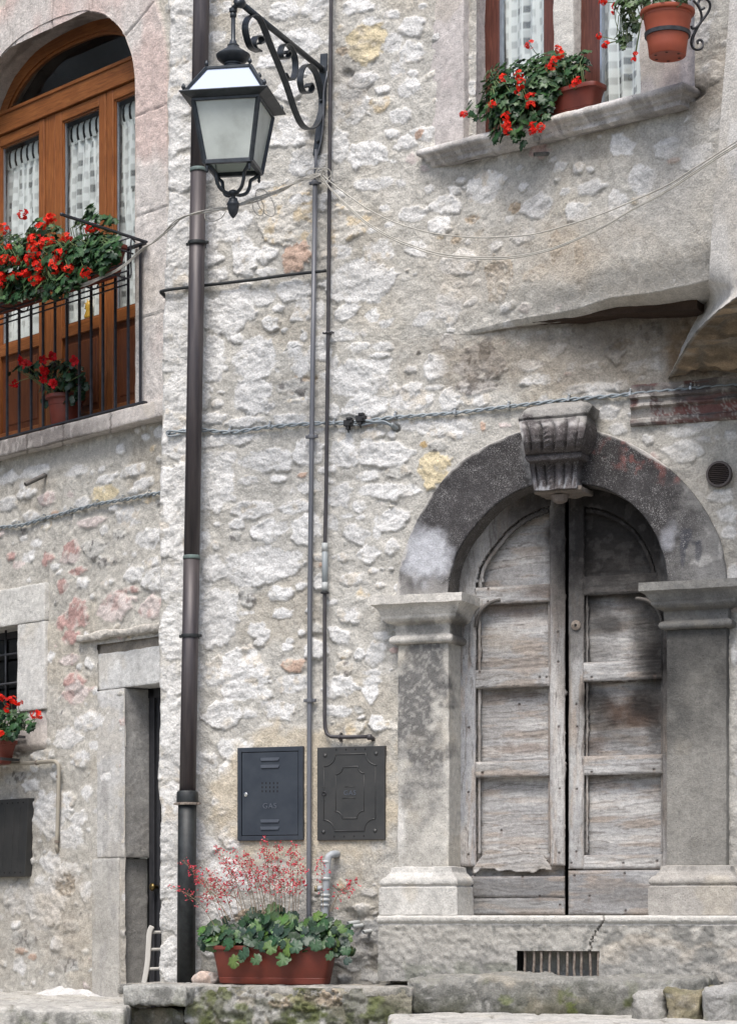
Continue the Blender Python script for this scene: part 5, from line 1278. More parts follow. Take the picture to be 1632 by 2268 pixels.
C = lay(C, sstep(.1, .6, fbm(s * 2, z * 1.2, n * 2, o=4, seed=163)), (.47, .43, .37), .5)
px, py = PXY(A, V); C = lay(C, sstep(700, 830, py) * (part_ < 0), (.34, .32, .285), .5)
C = lay(C, sstep(.35, .6, fbm(s * 5, z * 2.5, n * 5, o=4, seed=164)) * (part_ < 0), (.68, .67, .65), .6)
Cs = np.array([.28, .215, .145])[None] * (1 + .35 * fbm(s * 3.2, n * 7, z * 7, o=3, seed=165) + .15 * fbm(s * 20, n * 20, z * 20, o=3, seed=166))[:, None]
Cs = lay(Cs, sstep(.1, .5, fbm(s * 5 + 3, n * 9, z * 9, o=4, seed=167)), (.11, .09, .065), .7)
Cs = lay(Cs, sstep(.25, .6, fbm(s * 6 + 9, n * 9, z * 9, o=4, seed=168)), (.34, .31, .26), .6)
cq, cid = cells(s * 3.6 + .25 * fbm(s * 3, z * 3, n * 3, o=2, seed=5), (z * 1.2 - n * 1.0) * 5.2, 171); gap_ = 1 - sstep(.04, .16, cq)
Cs = Cs * (.75 + .6 * cid)[:, None]; Cs = lay(Cs, gap_, (.17, .155, .13), .8)
k_ = sstep(.015, .05, part_ + .02 * fbm(s * 9, z * 9, n * 9, o=3, seed=169))[:, None]; C = C * (1 - k_) + Cs * k_
amp_ = .006 + .022 * sstep(.06, .3, part_)
V2 = V.copy(); V2[:, 2] += (.035 * gap_ - .02 * cid) * sstep(.08, .25, part_)
for c_ in range(3): V2[:, c_] += amp_ * fbm(s * 5 + c_ * 31, n * 5, z * 5, o=3, seed=170 + c_) + (.0015 + .004 * sstep(.06, .2, part_)) * fbm(s * 34, n * 34 + c_ * 11, z * 34, o=2, seed=177 + c_)
o_ = meshobj('plastered_spring', V2, grid_faces(nL, Wd + Ws), M['rubble'], arch, smooth=True, col=C, fix=False)
# ------------------------------------------------------------------ metals and plastics
M['copper'] = plain('aged_copper', (.040, .034, .038), (.082, .070, .070), 7, .48, .25, .15, stretch=(4, 4, .35))
M['castiron'] = plain('tarred_iron', (.010, .012, .013), (.024, .028, .029), 24, .55, .1, .3)
M['conduit'] = plain('painted_conduit', (.115, .12, .135), (.16, .165, .18), 5, .45, .1, .1, stretch=(3, 3, .5))
M['darkpipe'] = plain('dark_pipe', (.04, .036, .04), (.065, .06, .062), 12, .5, .2, .1)
M['greysleeve'] = plain('grey_sleeve', (.30, .33, .34), (.26, .29, .30), 12, .5)
M['tape'] = plain('pale_tape', (.46, .47, .46), (.40, .42, .41), 12, .5)
M['cable'] = plain('grey_cable', (.27, .31, .335), (.20, .23, .25), 14, .5)
M['zinc'] = plain('zinc_clip', (.40, .42, .43), (.28, .30, .31), 30, .4, .5)
M['wire'] = plain('weathered_wire', (.46, .44, .39), (.34, .325, .29), 20, .6)
M['blackrubber'] = plain('black_rubber', (.012, .012, .013), (.02, .02, .022), 20, .6)
M['patina'] = plain('green_patina', (.12, .17, .155), (.09, .11, .105), 30, .7)
def tube_obj(name, pts, r, mat, parent, seg=12, k=0, **kw):
    m = MB(); m.tube(crom(pts, k) if k else pts, r, seg); return meshobj(name, np.array(m.v), m.f, mat, parent, smooth=True, **kw)
def ringc(c, r, w, mat, parent, name='clamp', axis=(0, 0, 1), ears=True):
    m = MB(); m.lathe(c, [(r, -w / 2), (r + .006, -w / 2), (r + .008, 0), (r + .006, w / 2), (r, w / 2)], 20, axis=axis)
    if ears:
        for sg in (-1, 1):
            m.box(c[0] + sg * (r + .001), c[0] + sg * (r + .024), c[1] - .012, c[1] + .006, c[2] - w * .4, c[2] + w * .4)
            m.lathe((c[0] + sg * (r + .016), c[1] + .012, c[2]), [(.007, -.012), (.007, .0), (.0, .0)], 8, axis=(0, 1, 0))
        m.box(c[0] - .008, c[0] + .008, 0, c[1] - r, c[2] - .006, c[2] + .006)
    return m.obj(name, mat, parent, smooth=True, auto=40)
# ------------------------------------------------------------------ downpipe
nP = .12
def dpx(y): return 446 - 30.5 * y / 1750
dp = root('downpipe', 'tall brown copper rainwater downpipe ending in a black iron foot', 'drainpipe', A, A.P(413, 2180, nP))
segs = [(-330, 378, .0535), (374, 1237, .052), (1233, 1752, .054)]
for y0, y1, r in segs: tube_obj('pipe_section', [A.P(dpx(y0), y0, nP), A.P(dpx((y0 + y1) / 2), (y0 + y1) / 2, nP), A.P(dpx(y1), y1, nP)], r, M['copper'], dp, 24)
for y in (378, 1237):
    c = A.P(dpx(y), y, nP); m = MB(); m.lathe(c, [(.050, -.006), (.0565, -.005), (.0575, 0), (.0565, .012), (.0535, .02)], 24); m.obj('pipe_joint', M['patina'], dp, smooth=True)
for y in (538, 1409): ringc(A.P(dpx(y), y, nP), .055, .022, M['castiron'], dp, 'pipe_clamp')
foot = tube_obj('iron_foot', [A.P(415, 1752, nP), A.P(413.5, 1950, nP), A.P(412, 2184, nP)], .0605, M['castiron'], dp, 24)
m = MB(); m.lathe(A.P(415, 1768, nP), [(.0605, -.05), (.069, -.045), (.072, -.02), (.070, .035), (.066, .042), (.055, .044)], 24); m.obj('socket', M['castiron'], foot, smooth=True)
ringc(A.P(414.5, 1781, nP), .071, .016, M['rust'], foot, 'pipe_clamp')
# ------------------------------------------------------------------ grey conduit
nC = .035
cpts = [(700, 330), (698, 401), (691, 913), (686, 1344), (685, 1632), (684, 2010), (683.5, 2170)]
cn = root('conduit', 'straight grey steel conduit rising from behind the flower trough to the lamp bracket', 'pipe', A, A.P(684, 2170, nC))
tube_obj('tube', [A.P(x, y, nC) for x, y in cpts[1:]], .0155, M['conduit'], cn, 16)
tube_obj('thin_tube', [A.P(x, y, nC) for x, y in cpts[:2]], .010, M['conduit'], cn, 12)
for x, y in ((698, 404), (690, 967), (686, 1552)): ringc(A.P(x, y, nC), .017, .024, M['conduit'], cn)
# ------------------------------------------------------------------ dark gas pipe
gp = root('gas_pipe', 'thin dark pipe with a pale grey sleeve, bent over the right meter cabinet', 'pipe', A, A.P(822, 1633, .04))
g1 = [(737, -330), (733, 20), (727, 700), (722, 1100), (719.5, 1205), (719, 1330), (719, 1590), (720, 1612), (724, 1626), (733, 1632), (760, 1633), (818, 1632)]
tube_obj('tube', [A.P(x, y, .04) for x, y in g1], .0125, M['darkpipe'], gp, 14)
sl_ = tube_obj('sleeve', [A.P(719.5, 1204, .04), A.P(719.3, 1308, .04)], .019, M['greysleeve'], gp, 16)
for y0, y1 in ((1203, 1222), (1290, 1309)): tube_obj('tape', [A.P(719.4, y0, .04), A.P(719.4, y1, .04)], .0198, M['tape'], sl_, 16)
ringc(A.P(719.3, 1313, .04), .02, .012, M['blackrubber'], gp, 'clip', ears=False); ringc(A.P(727, 737, .04), .0135, .01, M['darkpipe'], gp, 'clip')
c = A.P(752, 1633, .04); m = MB(); m.lathe(c, [(.0125, -.006), (.018, -.006), (.018, .006), (.0125, .006)], 12, axis=(1, 0, 0)); m.box(c[0] - .004, c[0] + .004, 0, .03, c[2] - .03, c[2] + .03); m.obj('clip', M['darkpipe'], gp)
c = A.P(820, 1633, .04); m = MB(); m.lathe(c, [(.0125, -.02), (.019, -.018), (.019, .004), (.012, .01), (.0, .01)], 14, axis=(1, 0, 0)); m.tube([c, (c[0] + .004, .0, c[2] - .01)], .014, 10); m.obj('elbow', M['darkpipe'], gp, smooth=True)
# ------------------------------------------------------------------ level iron rod
rd = root('tie_rod', 'thin black iron rod fixed level across the wall behind the pipes', 'rod', A, A.P(540, 620, .04))
tube_obj('rod', [A.P(x, y, .035) for x, y in ((356, 645), (375, 641), (440, 633), (560, 619), (640, 608), (722, 599))], .0105, M['castiron'], rd, 10, 4)
m = MB(); c = A.P(357, 646, .03); m.tube([c, (c[0] - .01, -.05, c[2] - .012)], .014, 8); m.obj('hook_end', M['castiron'], rd, smooth=True)
# ------------------------------------------------------------------ twisted cables with clips
def twisted(name, label, fr, pts, clips, n, r=.0068, off=.0068, pitch=.16, seed=1, ends=None):
    b = fr.P(*pts[len(pts) // 2][:2], n); rt = root(name, label, 'cable', fr, b)
    P = crom([fr.P(x, y, n) for x, y in pts], 10); L = 0; rr = random.Random(seed)
    for k in range(2):
        q = []; L = 0
        for i, p in enumerate(P):
            if i: L += (P[i] - P[i - 1]).length
            a = L / pitch * 6.283 + k * math.pi + .8 * math.sin(L * 3)
            q.append(p + Vector((0, math.cos(a) * off, math.sin(a) * off * 1.3)))
        tube_obj('strand', q, r, M['cable'], rt, 7)
    for (x, y) in clips:
        c = Vector(fr.P(x, y, n)); m = MB()
        m.strap([c + Vector((0, -n + .002, .032)), c + Vector((0, .000, .024)), c + Vector((0, .0165, .012)), c + Vector((0, .018, -.008)), c + Vector((0, .006, -.017)), c + Vector((0, -n + .002, -.018))], .014, .0025, (1, 0, 0))
        m.lathe(c + Vector((0, .0, .030)), [(.006, -.01), (.006, .004), (0, .006)], 8, axis=(0, 1, 0))
        m.obj('cable_clip', M['zinc'], rt)
    return rt
tc = twisted('wall_cable', 'grey twisted cable clipped across the wall from the downpipe to above the arch', A,
             [(372, 962), (385, 957), (445, 952), (510, 957), (600, 945), (690, 938), (770, 936), (840, 929), (876, 924), (1008, 914), (1127, 900), (1260, 885), (1396, 873), (1530, 861), (1640, 852), (1900, 830)],
             [(510, 955), (598, 944), (741, 937), (876, 922), (1008, 914), (1127, 900), (1260, 885), (1396, 873), (1530, 860)], .022)
tube_obj('loop', [A.P(x, y, .03) for x, y in ((445, 958), (400, 956), (373, 954), (369, 961), (376, 966), (400, 962))], .0058, M['cable'], tc, 7, 6)
tube_obj('strand', [A.P(x, y, .03) for x, y in ((775, 940), (800, 941), (830, 936), (855, 938), (868, 944))], .0062, M['cable'], tc, 8, 6)
tube_obj('strand', [A.P(x, y, .036) for x, y in ((800, 929), (830, 934), (850, 933), (866, 941))], .0062, M['cable'], tc, 8, 6)
for (x, y) in ((773, 937), (800, 927)):
    c = A.P(x, y, .035); m = MB(); m.box(c[0] - .032, c[0] + .03, .01, .055, c[2] - .02, c[2] + .02); m.box(c[0] - .012, c[0] + .022, .02, .06, c[2] + .018, c[2] + .034); m.box(c[0] - .018, c[0] + .004, .015, .05, c[2] - .042, c[2] - .018)
    m.lathe((c[0] + .02, .06, c[2]), [(.009, -.01), (.009, .006), (0, .006)], 8, axis=(0, 1, 0)); m.tube([(c[0] - .01, .03, c[2] - .03), (c[0] - .005, .03, c[2] - .06)], .006, 6); m.obj('connector_block', M['blackrubber'], tc, bevel=.004)
c0 = Vector(A.P(866, 940, .03)); c1 = Vector(A.P(879, 949, -.01)); m = MB(); NN_ = 26; m.tube([c0.lerp(c1, i / NN_) for i in range(NN_ + 1)], [.0145 + .002 * (i % 2) for i in range(NN_ + 1)], 12); m.obj('corrugated_end', M['greysleeve'], tc, smooth=True)
twisted('wall_cable', 'grey twisted cable running down the left house below its balcony', B, [(-60, 1176), (0, 1168), (45, 1164), (100, 1148), (156, 1133), (215, 1117), (273, 1107), (330, 1096), (356, 1092)],
        [(42, 1165), (97, 1149), (156, 1134), (215, 1117), (272, 1107), (330, 1096)], .022, seed=4)
# ------------------------------------------------------------------ loose wires tied to the lamp
def WP(x, y, Y): return ((x - CX) / FPX * Y, -Y, EYE + (HZ - y) / FPX * Y)
def Yn(x, n, fr=A):
    s, _ = fr.px(x, 0, n); return fr.oy + s * fr.d[1] + n * fr.N[1]
lw_ = root('slack_wires', 'bundle of thin pale wires looped from the lamp bracket across the downpipe to the balcony', 'wire', F0, WP(710, 388, Yn(710, .08)))
def wire(name, par, pts, r=.0038): tube_obj(name, [WP(*p) for p in pts], r, M['wire'], par, 6, 10)
yb = [(710, 386, Yn(710, .09)), (690, 388, Yn(690, .12)), (640, 412, Yn(640, .3)), (580, 437, 15.3), (540, 449, 15.12), (510, 461, 15.09), (470, 464, 15.2), (437, 469, 15.6), (405, 482, 16.0), (385, 496, 16.2), (345, 530, 16.5), (318, 552, 16.6), (270, 590, 16.75)]
for k, (dx, dy) in enumerate(((0, 0), (1, 3.5), (-2, -3))):
    tail = [(200, 622 + k * 3, 17.0), (160, 632 + k * 2, 17.2), (130, 633, 17.3), (90, 640 + 3 * k, 17.5), (40, 665, 17.9), (-20, 692, 18.3)]
    wire('wire', lw_, [(x + dx * (1 if i % 2 else -1), y + dy * (1 if (i + k) % 3 else -.6), Y - .004 * k) for i, (x, y, Y) in enumerate(yb)] + tail, .0042)
for k in range(4):
    wire('wire', lw_, [(712 + k, 384, Yn(710, .1)), (690, 386 + 3 * k, Yn(690, .14 + .01 * k)), (660, 400 + 4 * math.sin(k * 2), Yn(660, .25)), (630, 416 + 5 * math.sin(k * 3 + 1), Yn(640, .33)), (600, 428 + 4 * math.sin(k * 4 + 2), 15.25), (560, 441 + 3 * math.sin(k * 5), 15.15), (525, 452 + k, 15.08)], .0036)
for (cx_, cy_, rx, ry, a0) in ((700, 382, 22, 10, 0), (716, 384, 17, 13, 1), (712, 390, 13, 12, 2), (722, 388, 12, 16, 3)):
    wire('loop', lw_, [(cx_ + rx * math.cos(a0 + t), cy_ + ry * math.sin(a0 + t), Yn(cx_, .10)) for t in np.linspace(0, 6.3, 9)], .0036)
for (cx_, cy_, rx, ry, rot_) in ((588, 448, 16, 34, .5), (572, 456, 12, 22, .3)):
    wire('loop', lw_, [(cx_ + rx * math.cos(t) * math.cos(rot_) - ry * math.sin(t) * math.sin(-rot_), cy_ + ry * math.sin(t) * math.cos(rot_) - rx * math.cos(t) * math.sin(rot_), 15.3) for t in np.linspace(0, 6.3, 9)], .0026)
wire('loop', lw_, [(500, 468, 15.1), (490, 482, 15.2), (470, 490, 15.3), (455, 484, 15.3), (456, 470, 15.3), (480, 464, 15.2), (498, 466, 15.1)], .0026)
lr_ = root('slack_wires', 'three slack wires sagging to the right from the lamp bracket across the bulging wall', 'wire', F0, WP(712, 390, Yn(712, .1)))
def nrt(x): return Yn(x, .1 + .8 * max(0, (x - 712)) / 950)
for k, pts in enumerate(([(712, 385), (735, 405), (775, 435), (820, 465), (880, 494), (960, 516), (1050, 525), (1110, 524), (1180, 518), (1250, 500), (1330, 474), (1400, 445), (1480, 408), (1540, 370), (1600, 332), (1680, 280)],
                          [(712, 390), (740, 425), (800, 482), (850, 515), (900, 538), (970, 560), (1040, 568), (1110, 569), (1160, 564), (1210, 553), (1260, 535), (1340, 498), (1400, 462), (1470, 424), (1540, 378), (1600, 338), (1680, 290)],
                          [(712, 391), (740, 428), (800, 486), (850, 519), (900, 542), (970, 565), (1040, 572), (1110, 573), (1160, 567), (1210, 556), (1260, 538), (1340, 500), (1400, 464), (1470, 427), (1540, 382), (1600, 342), (1680, 294)])):
    wire('wire', lr_, [(x, y, nrt(x)) for x, y in pts], .0042)

# ------------------------------------------------------------------ street lamp
M['frost'] = None
m_, t_, p_ = newmat('frosted_lamp_glass')
v_ = coords(t_); n1_ = noise(t_, v_, 5, 5, .6); c_ = ramp(t_, n1_, [(.3, (.56, .59, .55)), (.5, (.72, .76, .72)), (.7, (.80, .84, .80))]); t_.links.new(c_, p_.inputs['Base Color'])
p_.inputs['Roughness'].default_value = .28; p_.inputs['Specular IOR Level'].default_value = .5
tl_ = t_.nodes.new('ShaderNodeBsdfTranslucent'); t_.links.new(c_, tl_.inputs[0]); mx_ = t_.nodes.new('ShaderNodeMixShader'); mx_.inputs[0].default_value = .45
t_.links.new(p_.outputs[0], mx_.inputs[1]); t_.links.new(tl_.outputs[0], mx_.inputs[2]); t_.links.new(mx_.outputs[0], t_.nodes['Material Output'].inputs[0]); M['frost'] = m_
m_, t_, p_ = newmat('roof_lamp_glass'); p_.inputs['Base Color'].default_value = (.44, .50, .62, 1); p_.inputs['Roughness'].default_value = .12; p_.inputs['Specular IOR Level'].default_value = .9; M['roofglass'] = m_
sw = A.s_at(712, .03)
lamp = root('street_lamp', 'black four-sided wall lantern hanging from a scrolled iron bracket', 'street lamp', A, (sw, 0, A.z_at(700, 335, .02)))
def bp(x, y):
    u = (x - CX) / FPX; n = (u * (A.oy + sw * A.d[1]) - (A.ox + sw * A.d[0])) / (A.N[0] - u * A.N[1]); Y = A.oy + sw * A.d[1] + n * A.N[1]
    return (sw, n, EYE + (HZ - y) * Y / FPX)
IR = M['lampiron']
e0, e1 = Vector(bp(714, 153)), Vector(bp(531, 4)); e1 = Vector((e0.x, e1.y, e1.z))
arm = tube_obj('arm', [e0, e1], .0195, IR, lamp, 14)
m = MB(); m.lathe(e1, [(0, -.035), (.028, -.03), (.034, 0), (.028, .03), (0, .035)], 14, axis=(0, 1, 0)); m.lathe(e0, [(.0, -.03), (.03, -.03), (.03, -.01), (.022, .02)], 14, axis=(0, 1, 0)); m.obj('arm_knob', IR, arm, smooth=True)
m = MB(); zt_p, zb_p = A.z_at(712, 128, .02), A.z_at(700, 342, .02); m.strap([(sw + .01, .012, zt_p + .03), (sw + .01, .014, zt_p), (sw, .018, (zt_p + zb_p) / 2), (A.s_at(700, .02), .014, zb_p)], .05, .014, (1, 0, 0)); m.obj('wall_plate', IR, lamp, bevel=.003)
for y in (222, 312):
    c = A.P(710 - (y - 222) * .08, y, .03); m = MB(); m.lathe(c, [(.012, -.01), (.012, .0), (.007, .008), (0, .009)], 10, axis=(0, 1, 0)); m.obj('bolt', IR, lamp, smooth=True)
def scroll(zpts, w=.042):
    pts = crom([bp(359 + .32 * x, .32 * y) for x, y in zpts], 7); m = MB(); m.strap(pts, w, .009, (1, 0, 0)); m.obj('scroll', IR, lamp, smooth=True, auto=50)
scroll([(668, 300), (690, 285), (682, 255), (650, 250), (632, 285), (640, 330), (672, 352), (655, 350), (610, 320), (582, 240), (575, 170), (600, 115), (650, 103), (692, 160), (750, 310), (800, 430), (860, 585), (918, 760), (965, 858), (1015, 890), (1062, 868), (1092, 800), (1108, 700), (1092, 600), (1062, 500), (1010, 445), (968, 478), (955, 560), (975, 630), (1018, 640), (1036, 605), (1018, 575), (1000, 600)])
scroll([(845, 505), (870, 545), (902, 545), (922, 480), (915, 385), (878, 312), (838, 308), (818, 350), (825, 395), (858, 402), (878, 375), (866, 350), (850, 368)])
# electric lead tied along the plate
tube_obj('lead', [bp(722, 150), A.P(724, 165, .05), A.P(717, 200, .05), A.P(716, 260, .05), A.P(711, 310, .05), A.P(702, 345, .05), A.P(700, 372, .05)], .005, M['conduit'], lamp, 7, 6)
# lantern, in its own turned frame
LX, LY = -.812, 15.04; LA = R(10)
Lf = Frame(LX, LY, LA)
def conv(P):
    w = Lf.world(*P); s, n = A.from_world(w.x, w.y); return (s, n, P[2])
def lobj(name, m, mat, parent, **kw):
    V = np.array([conv(v) for v in m.v]); auto = kw.pop('auto', None)
    o = meshobj(name, V, m.f, mat, parent, **kw)
    if auto: o.data.set_sharp_from_angle(angle=R(auto))
    return o
ZR, ZT, ZBt, ZB = 6.485, 6.662, 6.452, 6.085
lt = MB()
def frust(m, h0, z0, h1, z1):
    vs = [(sx_ * h0, sy_ * h0, z0) for sx_, sy_ in ((-1, -1), (1, -1), (1, 1), (-1, 1))] + [(sx_ * h1, sy_ * h1, z1) for sx_, sy_ in ((-1, -1), (1, -1), (1, 1), (-1, 1))]
    m.add(vs, [(i, (i + 1) % 4, (i + 1) % 4 + 4, i + 4) for i in range(4)])
def sqring(m, ho, hi, z0, z1, ho1=None, hi1=None):
    ho1 = ho if ho1 is None else ho1; hi1 = hi if hi1 is None else hi1
    c = ((-1, -1), (1, -1), (1, 1), (-1, 1))
    vs = [(a * h, b * h, z) for (h, z) in ((ho, z0), (ho1, z1), (hi1, z1), (hi, z0)) for a, b in c]
    m.add(vs, [(r * 4 + i, r * 4 + (i + 1) % 4, ((r + 1) % 4) * 4 + (i + 1) % 4, ((r + 1) % 4) * 4 + i) for r in range(4) for i in range(4)])
sqring(lt, .206, .186, ZBt - .006, ZBt + .02); sqring(lt, .208, .20, ZBt + .01, ZR, .266, .255); sqring(lt, .268, .20, ZR, ZR + .008)
lant = lobj('lantern_rim', lt, IR, lamp, bevel=.002)
m = MB(); sqring(m, .150, .122, ZB, ZB + .026); lobj('bottom_frame', m, IR, lant, bevel=.002)
cs = ((-1, -1), (1, -1), (1, 1), (-1, 1))
for a, b in cs:
    m = MB(); m.bar((a * .198, b * .198, ZBt), (a * .141, b * .141, ZB + .01), .022, .022, (a, b, 0)); lobj('corner_bar', m, IR, lant)
    m = MB(); m.bar((a * .24, b * .24, ZR + .006), (a * .135, b * .135, ZT), .02, .016, (a, b, .5)); lobj('roof_bar', m, IR, lant)
    for (hh, zz) in ((.245, ZR + .008), (.132, ZT)):
        m = MB(); m.lathe((a * hh, b * hh, zz), [(.008, 0), (.007, .012), (.0125, .018), (.0135, .026), (.009, .036), (.003, .045), (0, .047)], 10); lobj('acorn', m, IR, lant, smooth=True)
    m = MB(); m.lathe((a * .13, b * .13, ZB), [(0, -.05), (.006, -.046), (.011, -.036), (.007, -.026), (.012, -.018), (.008, 0)], 10); lobj('acorn', m, IR, lant, smooth=True)
for i in range(4):
    (a, b), (c, d) = cs[i], cs[(i + 1) % 4]
    for (h0, z0, h1, z1, mt, nm) in ((.196, ZBt, .139, ZB + .02, M['frost'], 'pane'), (.232, ZR + .012, .128, ZT - .004, M['roofglass'], 'roof_pane')):
        m = MB(); k = .004
        q = [(a * h0, b * h0, z0), (c * h0, d * h0, z0), (c * h1, d * h1, z1), (a * h1, b * h1, z1)]
        nx, ny = -(a + c) / 2 * k, -(b + d) / 2 * k
        q2 = [(x + nx, y + ny, z) for x, y, z in q]; m.add(q + q2, [(0, 1, 2, 3), (7, 6, 5, 4), (0, 4, 5, 1), (1, 5, 6, 2), (2, 6, 7, 3), (3, 7, 4, 0)]); lobj(nm, m, mt, lant)
m = MB(); sqring(m, .140, .120, ZT - .008, ZT + .006); sqring(m, .125, .0, ZT + .002, ZT + .01); lobj('roof_cap', m, IR, lant)
m = MB(); z0 = ZT + .006; s_ = .000867
prf = [(.078, 0), (.066, .012), (.052, .022), (.050, .045), (.056, .047), (.056, .055), (.072, .062), (.096, .082), (.103, .100), (.103, .106), (.094, .113), (.072, .128), (.045, .145), (.034, .158), (.036, .165), (.026, .172), (.020, .19), (.013, .20), (.0125, .33), (.019, .335), (.020, .352), (.016, .36), (.024, .366), (.024, .385), (.0, .39)]
m.lathe((0, 0, z0), prf, 28); lobj('canopy', m, IR, lant, smooth=True, auto=50)
m = MB(); zt2 = z0 + .385; w = A.world(*e1); sL, nL_ = Lf.from_world(w.x, w.y)
m.tube([(0, 0, zt2), (sL * .5, nL_ * .5, (zt2 + e1.z) / 2), (sL, nL_, e1.z)], .017, 12); lobj('hanger', m, IR, lant, smooth=True)
for a, b in cs:
    m = MB(); m.tube(crom([(a * .128, b * .128, ZB + .004), (a * .112, b * .112, ZB - .02), (a * .088, b * .088, ZB - .045), (a * .082, b * .082, ZB - .085), (a * .066, b * .066, ZB - .125), (a * .035, b * .035, ZB - .145), (a * .008, b * .008, ZB - .143)], 5), [.011] * 31, 9)
    lobj('cage_leg', m, IR, lant, smooth=True)
m = MB(); m.lathe((0, 0, ZB), [(0, -.292), (.010, -.285), (.026, -.262), (.034, -.235), (.036, -.215), (.041, -.208), (.036, -.20), (.028, -.185), (.024, -.172), (.012, -.166), (.014, -.158), (.030, -.15), (.033, -.14), (.026, -.128), (.010, -.12), (0, -.118)], 20); lobj('finial', m, IR, lant, smooth=True)
m = MB(); m.lathe((0, 0, ZT - .1), [(0, -.13), (.03, -.12), (.042, -.09), (.036, -.05), (.02, -.02), (.02, .1)], 14); lobj('bulb', m, plain('opal_bulb', (.7, .7, .66), (.66, .66, .62), 4, .3), lant, smooth=True)

# ------------------------------------------------------------------ the two meter cabinets
M['cabinet'] = plain('anthracite_paint', (.024, .031, .043), (.040, .048, .060), 7, .42, .2, .08)
M['cabinet2'] = plain('brown_grey_paint', (.036, .037, .037), (.054, .053, .051), 7, .42, .3, .08)
M['chrome'] = plain('chrome', (.6, .6, .6), (.5, .5, .5), 8, .2, .9)
def zq(zx, zy, n): return A.P(489.6 + .24 * zx, 1599.4 + .24 * zy, n)
def text(body, c, size, par, mat, name='lettering'):
    cu = bpy.data.curves.new(name, 'FONT'); cu.body = body; cu.size = size; cu.extrude = .0012; cu.align_x = 'CENTER'; cu.align_y = 'CENTER'; cu.space_character = 1.15
    o = bpy.data.objects.new('tmp', cu); COL.objects.link(o); dg = bpy.context.evaluated_depsgraph_get(); dg.update()
    me = bpy.data.meshes.new_from_object(o.evaluated_get(dg)); bpy.data.objects.remove(o)
    V = np.array([(c[0] + v.co.x, c[1] + v.co.z, c[2] + v.co.y) for v in me.vertices]); F = [tuple(p.vertices) for p in me.polygons]
    return meshobj(name, V, F, mat, par, fix=False)
c1 = root('meter_cabinet', 'smooth dark blue-grey gas meter cabinet with a row of slots and a chrome lock', 'cabinet', A, zq(450, 1080, 0))
x0, x1 = zq(150, 0, .03)[0], zq(755, 0, .03)[0]; zt0, zb0 = zq(450, 232, .03)[2], zq(450, 1095, .03)[2]
m = MB(); fw = .03
m.box(x0, x0 + fw * .9, -.03, .030, zb0, zt0); m.box(x1 - fw * 1.1, x1, -.03, .030, zb0, zt0); m.box(x0 + fw * .9, x1 - fw * 1.1, -.03, .029, zt0 - fw, zt0); m.box(x0 + fw * .9, x1 - fw * 1.1, -.03, .029, zb0, zb0 + fw); m.obj('frame', M['cabinet'], c1, bevel=.002)
da, db, dc, de = x0 + fw * .9 + .004, x1 - fw * 1.1 - .004, zb0 + fw + .004, zt0 - fw - .004
m = MB(); m.box(x0 + .01, x1 - .01, -.03, .012, zb0 + .01, zt0 - .01); m.obj('back_plate', M['dark'], c1)
m = MB(); m.box(da, db, .014, .026, dc, de); d1 = m.obj('cabinet_door', M['cabinet'], c1, bevel=.002)
for zy in (350, 416, 920, 986):
    a = zq(372, zy, .026); b = zq(530, zy, .026); z = a[2]
    m = MB(); m.add([(a[0] - .008, .026, z + .013), (b[0] + .008, .026, z + .013), (b[0], .033, z - .008), (a[0], .033, z - .008), (a[0] + .002, .026, z - .0125), (b[0] - .002, .026, z - .0125)], [(0, 1, 2, 3), (3, 2, 5, 4), (0, 3, 4), (1, 5, 2)])
    m.obj('louvre', M['cabinet'], d1)
m = MB()
for i in range(5):
    for zy in (566, 604, 641): c = zq(380 + i * 35, zy, .0265); m.box(c[0] - .0038, c[0] + .0038, .02, .0268, c[2] - .0062, c[2] + .0062)
m.obj('slots', M['dark'], d1)
c = zq(228, 672, .027); m = MB(); m.lathe(c, [(.0135, -.004), (.0135, .003), (.009, .005), (.0085, .002), (.004, .002), (.004, .005), (0, .005)], 18, axis=(0, 1, 0)); m.obj('lock', M['chrome'], d1, smooth=True, auto=40)
M['letter'] = plain('embossed_letter', (.07, .08, .10), (.08, .09, .11), 9, .4)
text('GAS', zq(448, 778, .0275), .05, d1, M['letter'])
c2 = root('meter_cabinet', 'brown-black gas meter cabinet with embossed curved mouldings and corner studs', 'cabinet', A, zq(1190, 1080, 0))
x0, x1 = zq(884, 0, .03)[0], zq(1508, 0, .03)[0]; zt0, zb0 = zq(1190, 228, .03)[2], zq(1190, 1092, .03)[2]
m = MB(); m.box(x0, x1, -.03, .026, zb0, zt0); d2 = m.obj('cover', M['cabinet2'], c2, bevel=.003)
def relief(pts, r=.0042, k=0, name='moulding'): tube_obj(name, [zq(x, y, .0265) for x, y in pts], r, M['cabinet2'], d2, 7, k)
def arcp(cx_, cy_, rx, ry, a0, a1): return [(cx_ + rx * math.cos(R(a)), cy_ + ry * math.sin(R(a))) for a in np.linspace(a0, a1, 9)]
relief(arcp(950, 300, 105, 110, 90, 0) + [(1335, 292)] + arcp(1435, 290, 100, 108, 180, 90))
relief(arcp(945, 1010, 100, 105, -90, 0) + [(1320, 1008)] + arcp(1420, 1000, 98, 105, 180, 270))
relief(arcp(1060, 418, 62, 66, 90, 0) + [(1262, 410)] + arcp(1322, 410, 60, 65, 180, 90))
relief(arcp(1052, 892, 66, 66, -90, 0) + [(1250, 890)] + arcp(1318, 888, 64, 68, 180, 270))
for (x, ya, yb_) in ((948, 412, 905), (1424, 400, 896), (1058, 486, 826), (1318, 478, 820)): relief([(x, ya), (x, yb_)], .0018)
